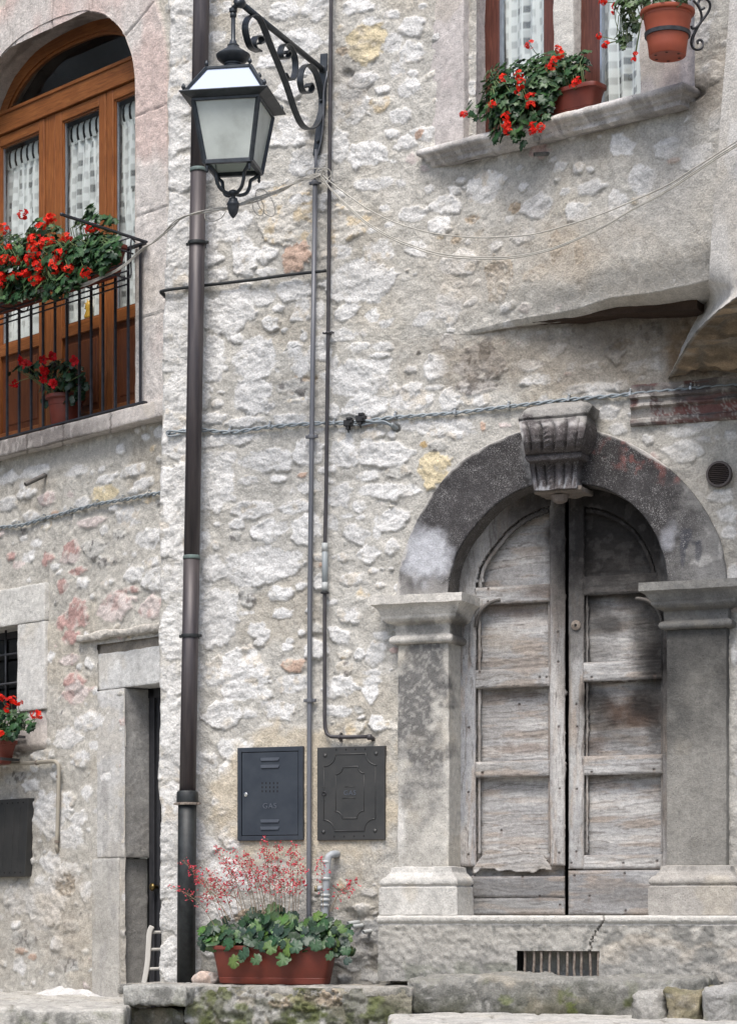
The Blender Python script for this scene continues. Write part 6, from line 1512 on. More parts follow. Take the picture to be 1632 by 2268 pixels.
for (x, y) in ((960, 310), (1430, 292), (944, 1016), (1420, 1004)):
    c = zq(x, y, .026); m = MB(); m.lathe(c, [(.0125, -.002), (.0125, .003), (.008, .006), (0, .007)], 14, axis=(0, 1, 0)); m.obj('stud', M['cabinet2'], d2, smooth=True)
m = MB()
for (x, y) in ((1062, 258), (1152, 256), (1240, 254), (1330, 252), (1043, 1061), (1135, 1059), (1227, 1057), (1317, 1055)):
    c = zq(x, y, .0265); m.add([(c[0] - .007, c[1], c[2]), (c[0], c[1], c[2] - .0085), (c[0] + .007, c[1], c[2]), (c[0], c[1], c[2] + .0085)], [(0, 1, 2, 3)])
m.obj('vent_holes', M['dark'], d2)
c = zq(950, 662, .027); m = MB(); m.lathe(c, [(.016, -.003), (.016, .003), (.009, .004), (.009, -.0)], 16, axis=(0, 1, 0)); m.obj('lock', M['blackrubber'], d2, smooth=True)
for (x, y) in ((935, 600), (958, 600), (928, 722), (956, 722)):
    c = zq(x, y, .026); m = MB(); m.lathe(c, [(.004, -.002), (.004, .002), (0, .003)], 8, axis=(0, 1, 0)); m.obj('rivet', M['cabinet2'], d2)
text('GAS', zq(1188, 657, .0275), .043, d2, M['letter'])
relief([(1140, 600), (1236, 597)], .0022); relief([(1122, 705), (1240, 702)], .0022)
# ------------------------------------------------------------------ waste pipe and stubs
M['pvc'] = plain('dirty_grey_pvc', (.27, .30, .33), (.36, .37, .37), 9, .5, 0, .1)
wp = root('waste_pipe', 'short grey plastic pipe elbowing out of the wall behind the trough', 'pipe', A, A.P(719, 2030, .07))
pz = lambda x, y, n: A.P(359 + .34 * x, 1599.4 + .34 * y, n)
tube_obj('tube', [pz(1150, 862, -.03), pz(1132, 862, .02), pz(1108, 864, .055), pz(1085, 880, .07), pz(1078, 905, .075), pz(1070, 1020, .075), pz(1060, 1240, .075), pz(1058, 1420, .075)], .0235, M['pvc'], wp, 18, 4)
for y, r in ((912, .028), (1022, .030), (1130, .029), (1160, .032), (1195, .029)): m = MB(); m.lathe(pz(1072 - (y - 912) * .04, y, .075), [(.022, -.010), (r, -.008), (r, .006), (.022, .010)], 18); m.obj('collar', M['tape'], wp, smooth=True)
tube_obj('branch', [pz(1062, 1090, .075), pz(1030, 1085, .085), pz(1005, 1088, .095)], .017, M['pvc'], wp, 14)
m = MB(); m.lathe(pz(1000, 1088, .096), [(.02, -.012), (.021, .0), (.016, .008), (0, .009)], 14, axis=(-1, .3, 0)); m.obj('cap', plain('dull_brass', (.35, .26, .10), (.2, .2, .18), 20, .5, .6), wp, smooth=True)
for k, (x, y, lb) in enumerate(((775, 2046, 'upper one of three pale pipe stubs poking from the hole by the step'), (785, 2053, 'middle one of three pale pipe stubs poking from the hole by the step'), (809, 2065, 'lowest pale pipe stub, standing apart right of the other two'))):
    c = Vector(A.P(x, y, .04)); st = root('pipe_stub', lb, 'pipe', A, c, group='cut pipe stubs beside the step')
    d = Vector((-.35, .9, -.1)).normalized(); m = MB(); m.lathe(c, [(.0135, -.09), (.0135, .02), (.0105, .02), (.0105, -.03)], 14, axis=d, cap=False); m.obj('stub_tube', M['tape'], st, smooth=True, auto=40)
    m = MB(); m.lathe(c, [(.0105, -.03), (.0, -.03)], 12, axis=d, cap=False); m.obj('bore', M['dark'], st)
def stub(name, label, fr, a, b, r, mat):
    rt = root(name, label, 'pipe', fr, a); a, b = Vector(a), Vector(b); d = (b - a).normalized(); L = (b - a).length
    m = MB(); m.lathe(a, [(r, -.03), (r, L), (r * .75, L), (r * .75, L - .03)], 12, axis=d, cap=False); m.obj('tube', mat, rt, smooth=True, auto=40)
    m = MB(); m.lathe(a, [(r * .75, L - .03), (0, L - .03)], 12, axis=d, cap=False); m.obj('bore', M['dark'], rt)
stub('pipe_stub', 'cut iron pipe sticking out of the left wall under the balcony', B, B.P(102, 1051, .0), B.P(56, 1073, .16), .017, plain('grey_iron', (.16, .15, .14), (.09, .085, .08), 30, .7, .3))
stub('pipe_stub', 'small grey pipe end in the wall below the window sill', A, A.P(1212, 340, pxn(1212, 340)), A.P(1183, 341, pxn(1183, 341) + .10), .013, plain('grey_iron_light', (.22, .22, .21), (.10, .10, .09), 30, .7, .3))
# beige pipe and black cabinet on the left house
M['beige'] = plain('beige_pipe', (.36, .33, .27), (.28, .255, .21), 14, .6)
bpz = root('beige_pipe', 'thin beige pipe bent down the left wall under the window', 'pipe', B, B.P(126, 1880, .03))
tube_obj('tube', [B.P(x, y, .03) for x, y in ((-40, 1694), (20, 1692), (60, 1691), (100, 1688), (119, 1687), (127, 1692), (130, 1705), (129, 1760), (127, 1840), (125, 1868))] + [B.P(126, 1882, .025), B.P(131, 1894, -.03)], .0145, M['beige'], bpz, 12, 4)
for x, y, ax in ((82, 1690, (1, 0, 0)), (129, 1721, (0, 0, 1)), (126, 1865, (0, 0, 1))): m = MB(); m.lathe(B.P(x, y, .03), [(.014, -.009), (.018, -.009), (.018, .009), (.014, .009)], 12, axis=ax); m.obj('clip', M['rust'], bpz)
c3 = root('meter_cabinet', 'black riveted metal cabinet low on the left house at the picture edge', 'cabinet', B, B.P(20, 1850, 0))
a0, a1 = B.s_at(-90, .06), B.s_at(61, .06); zt, zb = B.z_at(60, 1768, .06), B.z_at(50, 1942, .06)
m = MB(); m.prism([(a0, zb), (a1 - .045, zb), (a1, zt), (a0, zt)], -.03, .055); cv = m.obj('cover', M['cabinet2'], c3, bevel=.004)
for s in (a1 - .10, a1 - .18, a1 - .30): m = MB(); m.tube([(s, .056, zt - .06), (s - .04, .056, zb + .06)], .0025, 6); m.obj('moulding', M['cabinet2'], cv)
for k in range(7):
    for zz in (zt - .03, zb + .03): c = (a1 - .06 - k * .07 - (.04 if zz < zt - .1 else 0), .056, zz); m = MB(); m.lathe(c, [(.006, -.002), (.006, .002), (0, .003)], 8, axis=(0, 1, 0)); m.obj('rivet', M['dark'], cv)
# ------------------------------------------------------------------ plants
PR = random.Random(77)
def leaf_shape(kind, r, rng):
    """outline in the leaf plane, centre first; returns (points (u,v,w), faces, shade)"""
    if kind == 'ivy':       # five pointed lobes
        an = [-150, -115, -88, -62, -35, -12, 14, 38, 62, 90, 118, 142, 166, 192]
        rd = [.62, 1.0, .70, 1.04, .68, 1.02, .66, 1.0, .72, 1.0, .70, .95, .62, .30]
        an = [a + 0 for a in an]
    elif kind == 'round':   # scalloped heuchera leaf
        an = [-165 + i * 15 for i in range(23)]; rd = [1.0 - .13 * (i % 3 == 2) + .05 * math.sin(i * 1.7) - (.2 if i in (0, 22) else 0) for i in range(23)]
        an.append(180); rd.append(.28)
    else:                   # glossy oval
        an = [i * 30 - 165 for i in range(12)]; rd = [.46 + .54 * abs(math.cos(R(a))) ** 1.3 for a in an]
    pts = [(0, 0, 0)]; sh = [1.22]
    ri = [(.5 * q * r * rng.uniform(.95, 1.05)) for q in rd]
    n = len(an)
    for k, (a, q) in enumerate(zip(an, rd)):
        pts.append((math.cos(R(a)) * ri[k], math.sin(R(a)) * ri[k], .10 * r + .05 * r * (k % 2))); sh.append(1.0 + (.22 if k % 3 == 0 else -.06))
    for k, (a, q) in enumerate(zip(an, rd)):
        rr = q * r * rng.uniform(.93, 1.07); pts.append((math.cos(R(a)) * rr, math.sin(R(a)) * rr, .05 * r * math.sin(k * 2.1) + rng.uniform(-.05, .05) * r)); sh.append(.80)
    fs = [(0, 1 + k, 1 + (k + 1) % n) for k in range(n)] + [(1 + k, 1 + n + k, 1 + n + (k + 1) % n, 1 + (k + 1) % n) for k in range(n)]
    return pts, fs, sh
class Leaves:
    def __init__(self): self.v = []; self.f = []; self.c = []
    def leaf(self, c, nrm, r, kind, col, rng, roll=None):
        nrm = Vector(nrm).normalized(); x = nrm.cross(Vector((rng.uniform(-1, 1), rng.uniform(-.3, .3), rng.uniform(-1, 1))))
        if x.length < .1: x = nrm.cross(Vector((1, .2, 0)))
        x.normalize(); y = nrm.cross(x); c = Vector(c); k = len(self.v)
        pts, fs, sh = leaf_shape(kind, r, rng)
        for (u, v, w), s in zip(pts, sh):
            self.v.append(c + x * u + y * v + nrm * w); self.c.append([q * s for q in col])
        self.f += [tuple(i + k for i in f) for f in fs]
    def obj(self, name, par, mat='leaf', label=None):
        return meshobj(name, np.array([tuple(q) for q in self.v]), self.f, M[mat], par, smooth=True, col=np.array(self.c), fix=False, label=label)
def petals(par, c, R_, count, pr, cols, rng, kind='geranium', facing=(0, 1, .1)):
    v = []; f = []; cc = []; c = Vector(c); fc = Vector(facing).normalized()
    for _ in range(count):
        d = Vector((rng.gauss(0, 1), rng.gauss(0, 1), rng.gauss(0, 1))).normalized()
        if d.dot(fc) < -.25: d = -d
        p = c + Vector((d.x * R_ , d.y * R_, d.z * R_ * .9)) * rng.uniform(.55, 1.05); col = rng.choice(cols); col = [q * rng.uniform(.85, 1.12) for q in col]
        n = (d + Vector((rng.uniform(-.5, .5), rng.uniform(-.5, .5), rng.uniform(-.5, .5)))).normalized(); x = n.cross(Vector((0, .3, 1))).normalized(); y = n.cross(x); a0 = rng.uniform(0, 6.28)
        for q in range(5):
            a = a0 + q * 1.257; ax = x * math.cos(a) + y * math.sin(a); bx = n.cross(ax); k = len(v)
            L = pr * rng.uniform(.85, 1.15); w = L * .42
            for (u, t, h) in ((.08, 0, 0), (.45, -.8, .12), (.85, -.85, .22), (1.05, 0, .2), (.85, .85, .22), (.45, .8, .12)):
                v.append(p + ax * (u * L) + bx * (t * w) + n * (h * L)); cc.append(col if u > .2 else [z * .6 for z in col])
            f.append(tuple(range(k, k + 6)))
    return meshobj('flower', np.array([tuple(q) for q in v]), f, M['petal'], par, smooth=False, col=np.array(cc), fix=False)
RED = [(.72, .018, .010), (.80, .030, .014), (.62, .012, .008), (.78, .045, .018)]
CRIM = [(.48, .008, .012), (.56, .012, .016), (.38, .006, .010)]
GREENS = [(.018, .055, .018), (.026, .075, .026), (.040, .10, .032), (.014, .042, .018), (.065, .13, .048)]
M['stem'] = plain('green_stem', (.08, .13, .04), (.12, .15, .06), 20, .6)
def bush(par, fr, blobs, r, kind, flowers, seed, pr=.0125, hr=.034, cols=RED, greens=GREENS, stemfrom=None, pn=None, facing=(0, 1, .1), fcount=15):
    rng = random.Random(seed); L = Leaves(); st = MB(); pts_all = []
    for (x, y, n, rx, ry, rn, cnt) in blobs:
        for _ in range(cnt):
            while True:
                a, b, c = rng.uniform(-1, 1), rng.uniform(-1, 1), rng.uniform(-1, 1)
                q = a * a + b * b + c * c
                if .2 < q < 1 and (c > -.5 or rng.random() < .3): break
            nn_ = n + c * rn; s, z = fr.px(x + a * rx, y + b * ry, nn_)
            nrm = Vector((a * .6 + rng.uniform(-.55, .55), .55 + c * .5 + rng.uniform(-.3, .4), -b * .5 + .55 + rng.uniform(-.45, .45)))
            g = list(rng.choice(greens)); k = rng.uniform(.75, 1.25)
            L.leaf((s, nn_, z), nrm, r * rng.uniform(.6, 1.15), kind, [v * k for v in g], rng)
            pts_all.append((s, nn_, z))
            if rng.random() < .3 and stemfrom:
                ax, ay, an_, bx = stemfrom; t = min(1, max(0, (x + a * rx - ax) / max(1, bx - ax))) if bx > ax else 0
                p0 = Vector(fr.P(ax + (bx - ax) * t, ay if not callable(ay) else ay(ax + (bx - ax) * t), an_)); p1 = Vector((s, nn_, z)); mid = p0.lerp(p1, .55) + Vector((0, .05, .05))
                st.tube([p0, p0.lerp(mid, .5) + Vector((0, .01, .02)), mid, p1], .0028, 5, cap=False)
    fo = L.obj('foliage', par)
    for (x, y, n, sc_) in flowers:
        c = Vector(fr.P(x, y, n)); petals(par, c, hr * sc_, int(fcount * sc_ ** 1.5 + 2), pr, cols, rng, facing=facing)
        if pts_all and rng.random() < .75:
            q = min(pts_all, key=lambda p: (Vector(p) - c - Vector((0, -.1, -.05))).length if p[2] < c.z + .05 else 9)
            q = Vector(q); st.tube([q, q.lerp(c, .5) + Vector((0, .012, .0)), c], .0024, 5, cap=False)
    if st.v: meshobj('stems', np.array(st.v), st.f, M['stem'], fo, smooth=True, fix=False)
    return fo
def trough(fr, c, Lt, Lb, Wt, Wb, H, mat, par, rim=.014, seg=44, rot=0.0):
    """long plastic flower trough with rounded ends, rim and soil"""
    def ringv(L_, W_, z, k=5.0):
        out = []
        for i in range(seg):
            a = 2 * math.pi * i / seg; cx, sy = math.cos(a), math.sin(a)
            u = L_ / 2 * math.copysign(abs(cx) ** (2 / k), cx); v = W_ / 2 * math.copysign(abs(sy) ** (2 / k), sy)
            out.append((c[0] + u * math.cos(rot) - v * math.sin(rot), c[1] + u * math.sin(rot) + v * math.cos(rot), z))
        return out
    z0 = c[2]; P = [(Lb * .96, Wb * .94, 0), (Lb, Wb, .006)]
    for t in (.16, .17, .185, .2): 
        e = -.004 if t in (.17, .185) else 0; P.append((Lb + (Lt - Lb) * t + e, Wb + (Wt - Wb) * t + e, H * t))
    P += [(Lb + (Lt - Lb) * .6, Wb + (Wt - Wb) * .6, H * .6), (Lt, Wt, H - .028), (Lt + rim * 2, Wt + rim * 2, H - .024), (Lt + rim * 2.2, Wt + rim * 2.2, H - .004), (Lt + rim * 2, Wt + rim * 2, H), (Lt - .008, Wt - .008, H), (Lt - .012, Wt - .012, H - .04)]
    m = MB(); vs = []; 
    for (a, b, z) in P: vs += ringv(a, b, z0 + z)
    fs = [(i * seg + k, i * seg + (k + 1) % seg, (i + 1) * seg + (k + 1) % seg, (i + 1) * seg + k) for i in range(len(P) - 1) for k in range(seg)] + [tuple(range(seg - 1, -1, -1))]
    m.add(vs, fs); o = m.obj('trough', mat, par, smooth=True, auto=35)
    s = MB(); s.add(ringv(Lt - .012, Wt - .012, z0 + H - .035), [tuple(range(seg))]); s.obj('soil', M['soil'], par)
    return o
M['soil'] = plain('potting_soil', (.03, .022, .016), (.055, .04, .03), 60, .95, 0, .5)

# ---- heuchera trough in front of the cabinets
PLZ = 1.166
tn = .27; cs_, _ = A.px(608, 2178, tn)
tr1 = root('flower_trough', 'long brown-red trough of round-leaved plants with airy pink sprays below the meter cabinets', 'planter', A, (cs_, tn, PLZ))
trough(A, (cs_, tn, PLZ), .83, .74, .21, .17, .245, M['terracotta'], tr1, .012)
rng = random.Random(5); L = Leaves()
HG = [(.026, .062, .028), (.036, .08, .036), (.020, .050, .026), (.032, .07, .036), (.05, .10, .036), (.028, .06, .034), (.08, .15, .04)]
def hleaf(x, y, n, r, nrm=None, col=None):
    s, z = A.px(x, y, n)
    nr = nrm or (rng.uniform(-.5, .5), .75 + rng.uniform(-.2, .3), .45 + rng.uniform(-.4, .5)); L.leaf((s, n, z), nr, r, 'round', [v * rng.uniform(.8, 1.2) for v in (col or rng.choice(HG))], rng)
for _ in range(230):
    t = rng.uniform(-1, 1); x = 612 + 150 * t; top = 2016 + 42 * abs(t) ** 2.2 + 8 * math.sin(x * .05); y = top + rng.random() ** .8 * (2098 - top); d = (y - top) / 80
    hleaf(x, y, tn - .08 + .18 * d + rng.uniform(-.05, .07), rng.uniform(.030, .054))
for _ in range(26): hleaf(rng.uniform(442, 478), rng.uniform(2060, 2100), tn + rng.uniform(-.06, .1), rng.uniform(.026, .042))
for _ in range(30): hleaf(rng.uniform(735, 782), rng.uniform(2052, 2112), tn + rng.uniform(-.08, .08), rng.uniform(.024, .040))
for (x, y, r) in ((519, 2131, .048), (567, 2126, .042), (627, 2125, .056), (540, 2112, .045), (535, 2125, .03), (700, 2095, .042), (655, 2098, .05), (598, 2100, .05), (640, 2105, .045), (505, 2092, .045), (730, 2118, .034), (770, 2130, .03)): hleaf(x, y, tn + .15, r, (rng.uniform(-.2, .2), 1, .25 + rng.uniform(-.1, .3)))
L.obj('foliage', tr1)
# stems and sprays
st = MB(); fl = MB(); fv = []; ff = []; fc_ = []
def bud(p, r, col):
    k = len(fv); d = Vector((rng.uniform(-1, 1), rng.uniform(-1, 1), rng.uniform(-1, .3))).normalized(); x = d.orthogonal().normalized(); y = d.cross(x)
    fv.extend([p - d * r * .9] + [p + (x * math.cos(a) + y * math.sin(a)) * r * .6 for a in (0, 2.1, 4.2)] + [p + d * r])
    ff.extend([(k, k + 1, k + 2), (k, k + 2, k + 3), (k, k + 3, k + 1), (k + 4, k + 2, k + 1), (k + 4, k + 3, k + 2), (k + 4, k + 1, k + 3)]); fc_.extend([col] * 5)
sprays = [(505, 2040, 420, 1925), (500, 2045, 438, 1948), (495, 2050, 402, 1905), (520, 2035, 455, 1930), (515, 2035, 470, 1945), (530, 2030, 478, 1878), (540, 2030, 492, 1895), (548, 2028, 500, 1915), (560, 2025, 520, 1885), (570, 2024, 525, 1905), (575, 2024, 545, 1890), (585, 2024, 552, 1915), (590, 2022, 562, 1930), (600, 2020, 588, 1852), (605, 2020, 580, 1880), (612, 2020, 596, 1895), (620, 2020, 612, 1870), (625, 2020, 618, 1910), (640, 2018, 645, 1885), (648, 2018, 650, 1870), (655, 2018, 660, 1900), (660, 2018, 672, 1925), (632, 2018, 628, 1935), (566, 2024, 540, 1940), (510, 2040, 440, 1985), (480, 2060, 378, 1962), (735, 2020, 788, 1955), (730, 2020, 772, 1975), (716, 2015, 710, 1905), (545, 2030, 470, 1965), (600, 2022, 640, 1960), (580, 2024, 600, 1945), (530, 2032, 505, 1950), (650, 2020, 664, 1950)]
for (x0, y0, x1, y1) in sprays:
    p0 = Vector(A.P(x0, y0, tn + rng.uniform(-.05, .05))); p1 = Vector(A.P(x1, y1, tn + .02 + rng.uniform(-.10, .10)))
    d = p1 - p0; side = Vector((math.copysign(.035, d.x), 0, .03)); c = crom([p0, p0.lerp(p1, .5) - Vector((d.x * .12, 0, -.03)), p1], 10); st.tube(c, [.0022 - .0013 * i / (len(c) - 1) for i in range(len(c))], 5, cap=False)
    nb_ = int(12 + d.length * 46)
    for k in range(nb_):
        t = 1 - rng.random() ** 1.1 * .58; i = min(len(c) - 2, int(t * (len(c) - 1))); p = c[i]
        Lr = .075 * (1.15 - t) + .018; q = p + Vector((rng.gauss(0, 1), rng.gauss(0, .8), rng.gauss(.15, .8))).normalized() * Lr * rng.uniform(.5, 1.2)
        st.tube([p, p.lerp(q, .6) + Vector((0, 0, .004)), q], .0009, 3, cap=False)
        for _ in range(rng.choice((1, 2, 3))): bud(q + Vector((rng.uniform(-.009, .009), rng.uniform(-.009, .009), rng.uniform(-.009, .009))), rng.uniform(.0058, .0098), rng.choice(((.66, .05, .09), (.72, .09, .13), (.58, .04, .07), (.74, .16, .19))))
M['twig'] = plain('dry_stem', (.16, .11, .07), (.22, .16, .10), 20, .7)
meshobj('flower_stems', np.array([tuple(v) for v in st.v]), st.f, M['twig'], tr1, fix=False)
meshobj('pink_blossom', np.array([tuple(v) for v in fv]), ff, M['petal'], tr1, col=np.array(fc_), fix=False)

# ---- window box on the upper sill
zS = ZU0 - .008
bxc = ((U.s_at(1100, .0) + U.s_at(1320, .0)) / 2 + .03, -.03)
wbx = root('window_box', 'terracotta window box of red trailing geraniums on the upper right sill', 'planter', U, (bxc[0], bxc[1], zS))
trough(U, (bxc[0], bxc[1], zS), U.s_at(1320, 0) - U.s_at(1110, 0), U.s_at(1320, 0) - U.s_at(1110, 0) - .07, .17, .13, .16, M['terracotta'], wbx, .01)
fx = [(638, 215, .14), (778, 235, .1), (785, 262, .1), (755, 292, .12), (735, 325, .13), (585, 355, .18), (508, 378, .2), (595, 400, .2), (590, 432, .2), (868, 395, .12), (850, 400, .12), (643, 460, .2), (642, 510, .2), (465, 500, .2), (318, 555, .16), (522, 560, .22), (525, 600, .22), (530, 630, .22), (660, 605, .2), (655, 635, .2), (690, 610, .2)]
bush(wbx, U, [(1160, 185, .03, 95, 55, .12, 230), (1235, 150, -.02, 75, 36, .09, 150), (1112, 230, .10, 55, 60, .10, 150), (1175, 235, .11, 50, 40, .07, 90), (1205, 200, .08, 34, 30, .05, 40), (1135, 285, .13, 50, 28, .05, 30), (1268, 165, -.02, 30, 45, .07, 26), (1292, 125, 0, 22, 16, .04, 8), (1052, 240, .08, 18, 28, .04, 9), (1098, 300, .14, 14, 18, .03, 6), (1158, 310, .14, 12, 16, .03, 4)],
     .038, 'ivy', [(881 + .46 * x, .46 * y, n, 1.1) for x, y, n in fx], 41, stemfrom=(1110, 215, 0, 1300), hr=.030, pr=.0125, fcount=9)

# ---- pot hanging at the upper right
hs, hz_ = U.px(1478, 60, .30); pc = (hs, .30)
z_rim = U.z_at(1475, 24, .30); z_bot = U.z_at(1487, 122, .30)
hp = root('hanging_pot', 'round terracotta pot of geraniums held by a scrolled iron wall bracket', 'planter', U, (hs, .30, z_bot))
H_ = z_rim - z_bot; m = MB()
m.lathe((hs, .30, z_bot), [(0, .004), (.09, .004), (.102, 0), (.106, .004), (.112, H_ * .22), (.124, H_ * .5), (.131, H_ * .72), (.1335, H_ * .74), (.139, H_ * .90), (.154, H_ * .91), (.158, H_ * .94), (.157, H_ * .985), (.150, H_), (.142, H_), (.140, H_ * .85), (0, H_ * .84)], 40); m.obj('pot', M['pot_orange'], hp, smooth=True, auto=40)
m = MB()
for k in range(6): a = k * 1.047; m.lathe((hs + .075 * math.cos(a), .30 + .075 * math.sin(a), z_bot - .0005), [(.009, 0), (0, 0)], 8, cap=False)
m.obj('drain_holes', M['dark'], hp)
m = MB(); m.lathe((hs, .30, z_bot + H_ * .47), [(.1235, -.011), (.131, -.011), (.133, .011), (.126, .011)], 40); br_ = m.obj('ring_band', M['iron'], hp, smooth=True, auto=40)
def scr(pts, r=.0075): tube_obj('scroll', [U.P(x, y, n) for x, y, n in pts], r, M['iron'], hp, 8, 6)
q = lambda zx, zy, n: (1305.6 + .2 * zx, .2 * zy, n)
scr([q(1130, 480, .17), (1305.6 + .2 * 1150, 80, .15), q(1190, 310, .13), q(1240, 230, .08), q(1300, 150, .06), q(1335, 70, .06), q(1320, 10, .08), q(1270, -20, .1), q(1215, 0, .12), q(1205, 50, .13), q(1240, 95, .13), q(1275, 75, .12)])
scr([q(1150, 0, .2), q(1200, 60, .16), q(1235, 140, .13), q(1235, 220, .12), q(1190, 290, .14), q(1140, 310, .17), q(1125, 280, .18)])
scr([q(1180, 320, .14), q(1140, 400, .16), q(1125, 470, .16), q(1150, 530, .15), q(1200, 545, .12), q(1245, 520, .1), q(1255, 470, .09), q(1225, 435, .1), q(1195, 450, .11), q(1200, 480, .11)])
scr([q(1330, -150, .02), q(1300, -60, .05), q(1250, -20, .1), q(1180, -80, .16)])
bush(hp, U, [(1440, -12, .34, 90, 32, .12, 120), (1385, 10, .42, 26, 16, .05, 26), (1402, 52, .36, 13, 12, .03, 12), (1380, 82, .34, 16, 14, .03, 20), (1405, 45, .34, 8, 26, .03, 12), (1384, 40, .36, 6, 24, .02, 8), (1382, 100, .34, 5, 6, .02, 4)],
     .030, 'ivy', [(1305.6 + .2 * x, .2 * y, .38, s_) for x, y, s_ in ((160, 20, .8), (135, 10, .7), (285, 65, .75), (275, 120, .6), (105, 395, .7), (180, 485, .75), (170, 500, .6), (512, 590, .5), (490, 660, .55))], 43, stemfrom=(1400, 30, .3, 1480), greens=[(.045, .085, .03), (.07, .12, .045), (.10, .16, .06), (.05, .075, .03)], hr=.026, pr=.012, fcount=8)

# ---- balcony railing
RN = .06
rl_ = root('balcony_railing', 'black iron balcony railing of plain square bars before the arched door', 'railing', B, B.P(311, 905, RN))
zr1, zr0 = B.z_at(311, 541, RN), BSILL + .025
M['railiron'] = plain('railing_iron', (.028, .030, .038), (.05, .052, .062), 18, .5, .3, .2)
m = MB(); m.bar((B.s_at(-260, RN), RN, zr0), (B.s_at(322, RN), RN, zr0), .034, .012); m.obj('bottom_rail', M['railiron'], rl_)
m = MB(); m.bar((B.s_at(-260, RN), RN, zr1), (B.s_at(320, RN), RN, zr1), .036, .014); m.obj('top_rail', M['railiron'], rl_)
bx_ = [311, 284, 255.5, 228, 202, 176, 148.5, 122, 95.5, 69, 42.5, 16] ; st_ = B.s_at(284, RN) - B.s_at(255.5, RN)
ss_ = [B.s_at(x, RN) for x in bx_] + [B.s_at(16, RN) - st_ * k for k in range(1, 6)]
for s in ss_: m = MB(); m.bar((s, RN, zr0), (s, RN, zr1), .0155, .0155, (0, 1, 0)); m.obj('bar', M['railiron'], rl_)
m = MB(); m.strap([B.P(325, 536, .06), B.P(240, 508, .36), B.P(139, 475, .72)], .012, .03, (0, 0, 1)); m.obj('side_arm', M['railiron'], rl_)
m = MB(); m.lathe(B.P(137, 474, .73), [(0, -.012), (.014, -.008), (.014, .008), (0, .012)], 10); m.obj('arm_knob', M['railiron'], rl_, smooth=True)
m = MB(); c = Vector(B.P(318, 905, .05)); m.tube(crom([c, c + Vector((.05, -.02, 0)), c + Vector((.075, -.03, .02)), c + Vector((.06, -.03, .05)), c + Vector((.03, -.03, .04))], 4), .009, 8); m.obj('anchor', M['railiron'], rl_, smooth=True)
# planter rack hung outside the railing
rk = root('planter_rack', 'wire rack of black rods carrying the balcony troughs outside the railing', 'rack', B, B.P(275, 600, .2))
def lineB(y_at_290, n): return B.z_at(290, y_at_290, n)
zb_ = B.z_at(278, 600, .2)
for n in (.10, .22, .34):
    for z in (zb_ - .01,): m = MB(); m.tube([(B.s_at(-250, RN), n, z), (B.s_at(284, n), n, z)], .006, 7); m.obj('rod', M['railiron'], rk, smooth=True)
for (z, n) in ((zb_ + .15, .35), (zb_ - .05, .10)): m = MB(); m.tube([(B.s_at(-250, RN), n, z), (B.s_at(286, n), n, z)], .006, 7); m.obj('rod', M['railiron'], rk, smooth=True)
for x in (288, 215, 141, 135, 60, -20):
    s = B.s_at(x, .1); m = MB(); m.tube(crom([(s, .055, zb_ + .24), (s, .09, zb_ + .25), (s, .095, zb_ + .12), (s, .10, zb_ - .01), (s, .22, zb_ - .014), (s, .345, zb_ - .01), (s, .36, zb_ + .16)], 4), .006, 7); m.obj('hanger', M['railiron'], rk, smooth=True)
m = MB(); s = B.s_at(292, .1); m.tube(crom([(s, .09, zb_ + .15), (s + .01, .2, zb_ + .155), (s, .36, zb_ + .15)], 4), .007, 7); m.obj('end_loop', M['railiron'], rk, smooth=True)
# ---- balcony troughs
sA1 = B.s_at(287, .12); Lb_ = .80
fl_px = [(235, 225, .9), (505, 285, 1.0), (520, 255, .7), (45, 375, .9), (395, 345, .5), (440, 340, .5), (925, 365, 1.1), (670, 470, .95), (355, 500, 1.2), (345, 570, 1.1), (350, 620, .9), (445, 510, .9), (525, 490, .6), (50, 690, 1.1), (165, 695, .9), (300, 695, .95), (400, 740, 1.1), (410, 780, .7), (605, 640, 1.15), (555, 765, 1.2), (700, 785, 1.1), (370, 890, 1.1), (265, 820, .8), (130, 840, .7), (195, 855, .6), (870, 815, .9), (15, 850, 1.0), (15, 920, .9), (90, 560, .5), (325, 470, .7)]
blobs1 = [(205, 560, .30, 62, 46, .15, 230), (160, 580, .38, 50, 48, .12, 140), (235, 535, .26, 30, 26, .10, 50), (200, 490, .28, 36, 18, .08, 26), (198, 465, .30, 8, 12, .03, 7), (228, 560, .40, 28, 30, .08, 60), (225, 590, .42, 16, 20, .06, 22), (252, 550, .38, 18, 26, .06, 26), (218, 483, .28, 14, 8, .03, 6), (245, 490, .26, 12, 6, .03, 5)]
blobs2 = [(90, 575, .32, 70, 45, .16, 210), (40, 590, .38, 60, 50, .12, 170), (75, 640, .42, 70, 24, .08, 80), (100, 515, .26, 40, 22, .08, 40), (20, 540, .28, 40, 24, .1, 50), (135, 630, .42, 40, 26, .08, 60), (85, 490, .28, 9, 10, .03, 6), (-40, 620, .34, 60, 60, .15, 120), (20, 655, .4, 40, 14, .06, 30)]
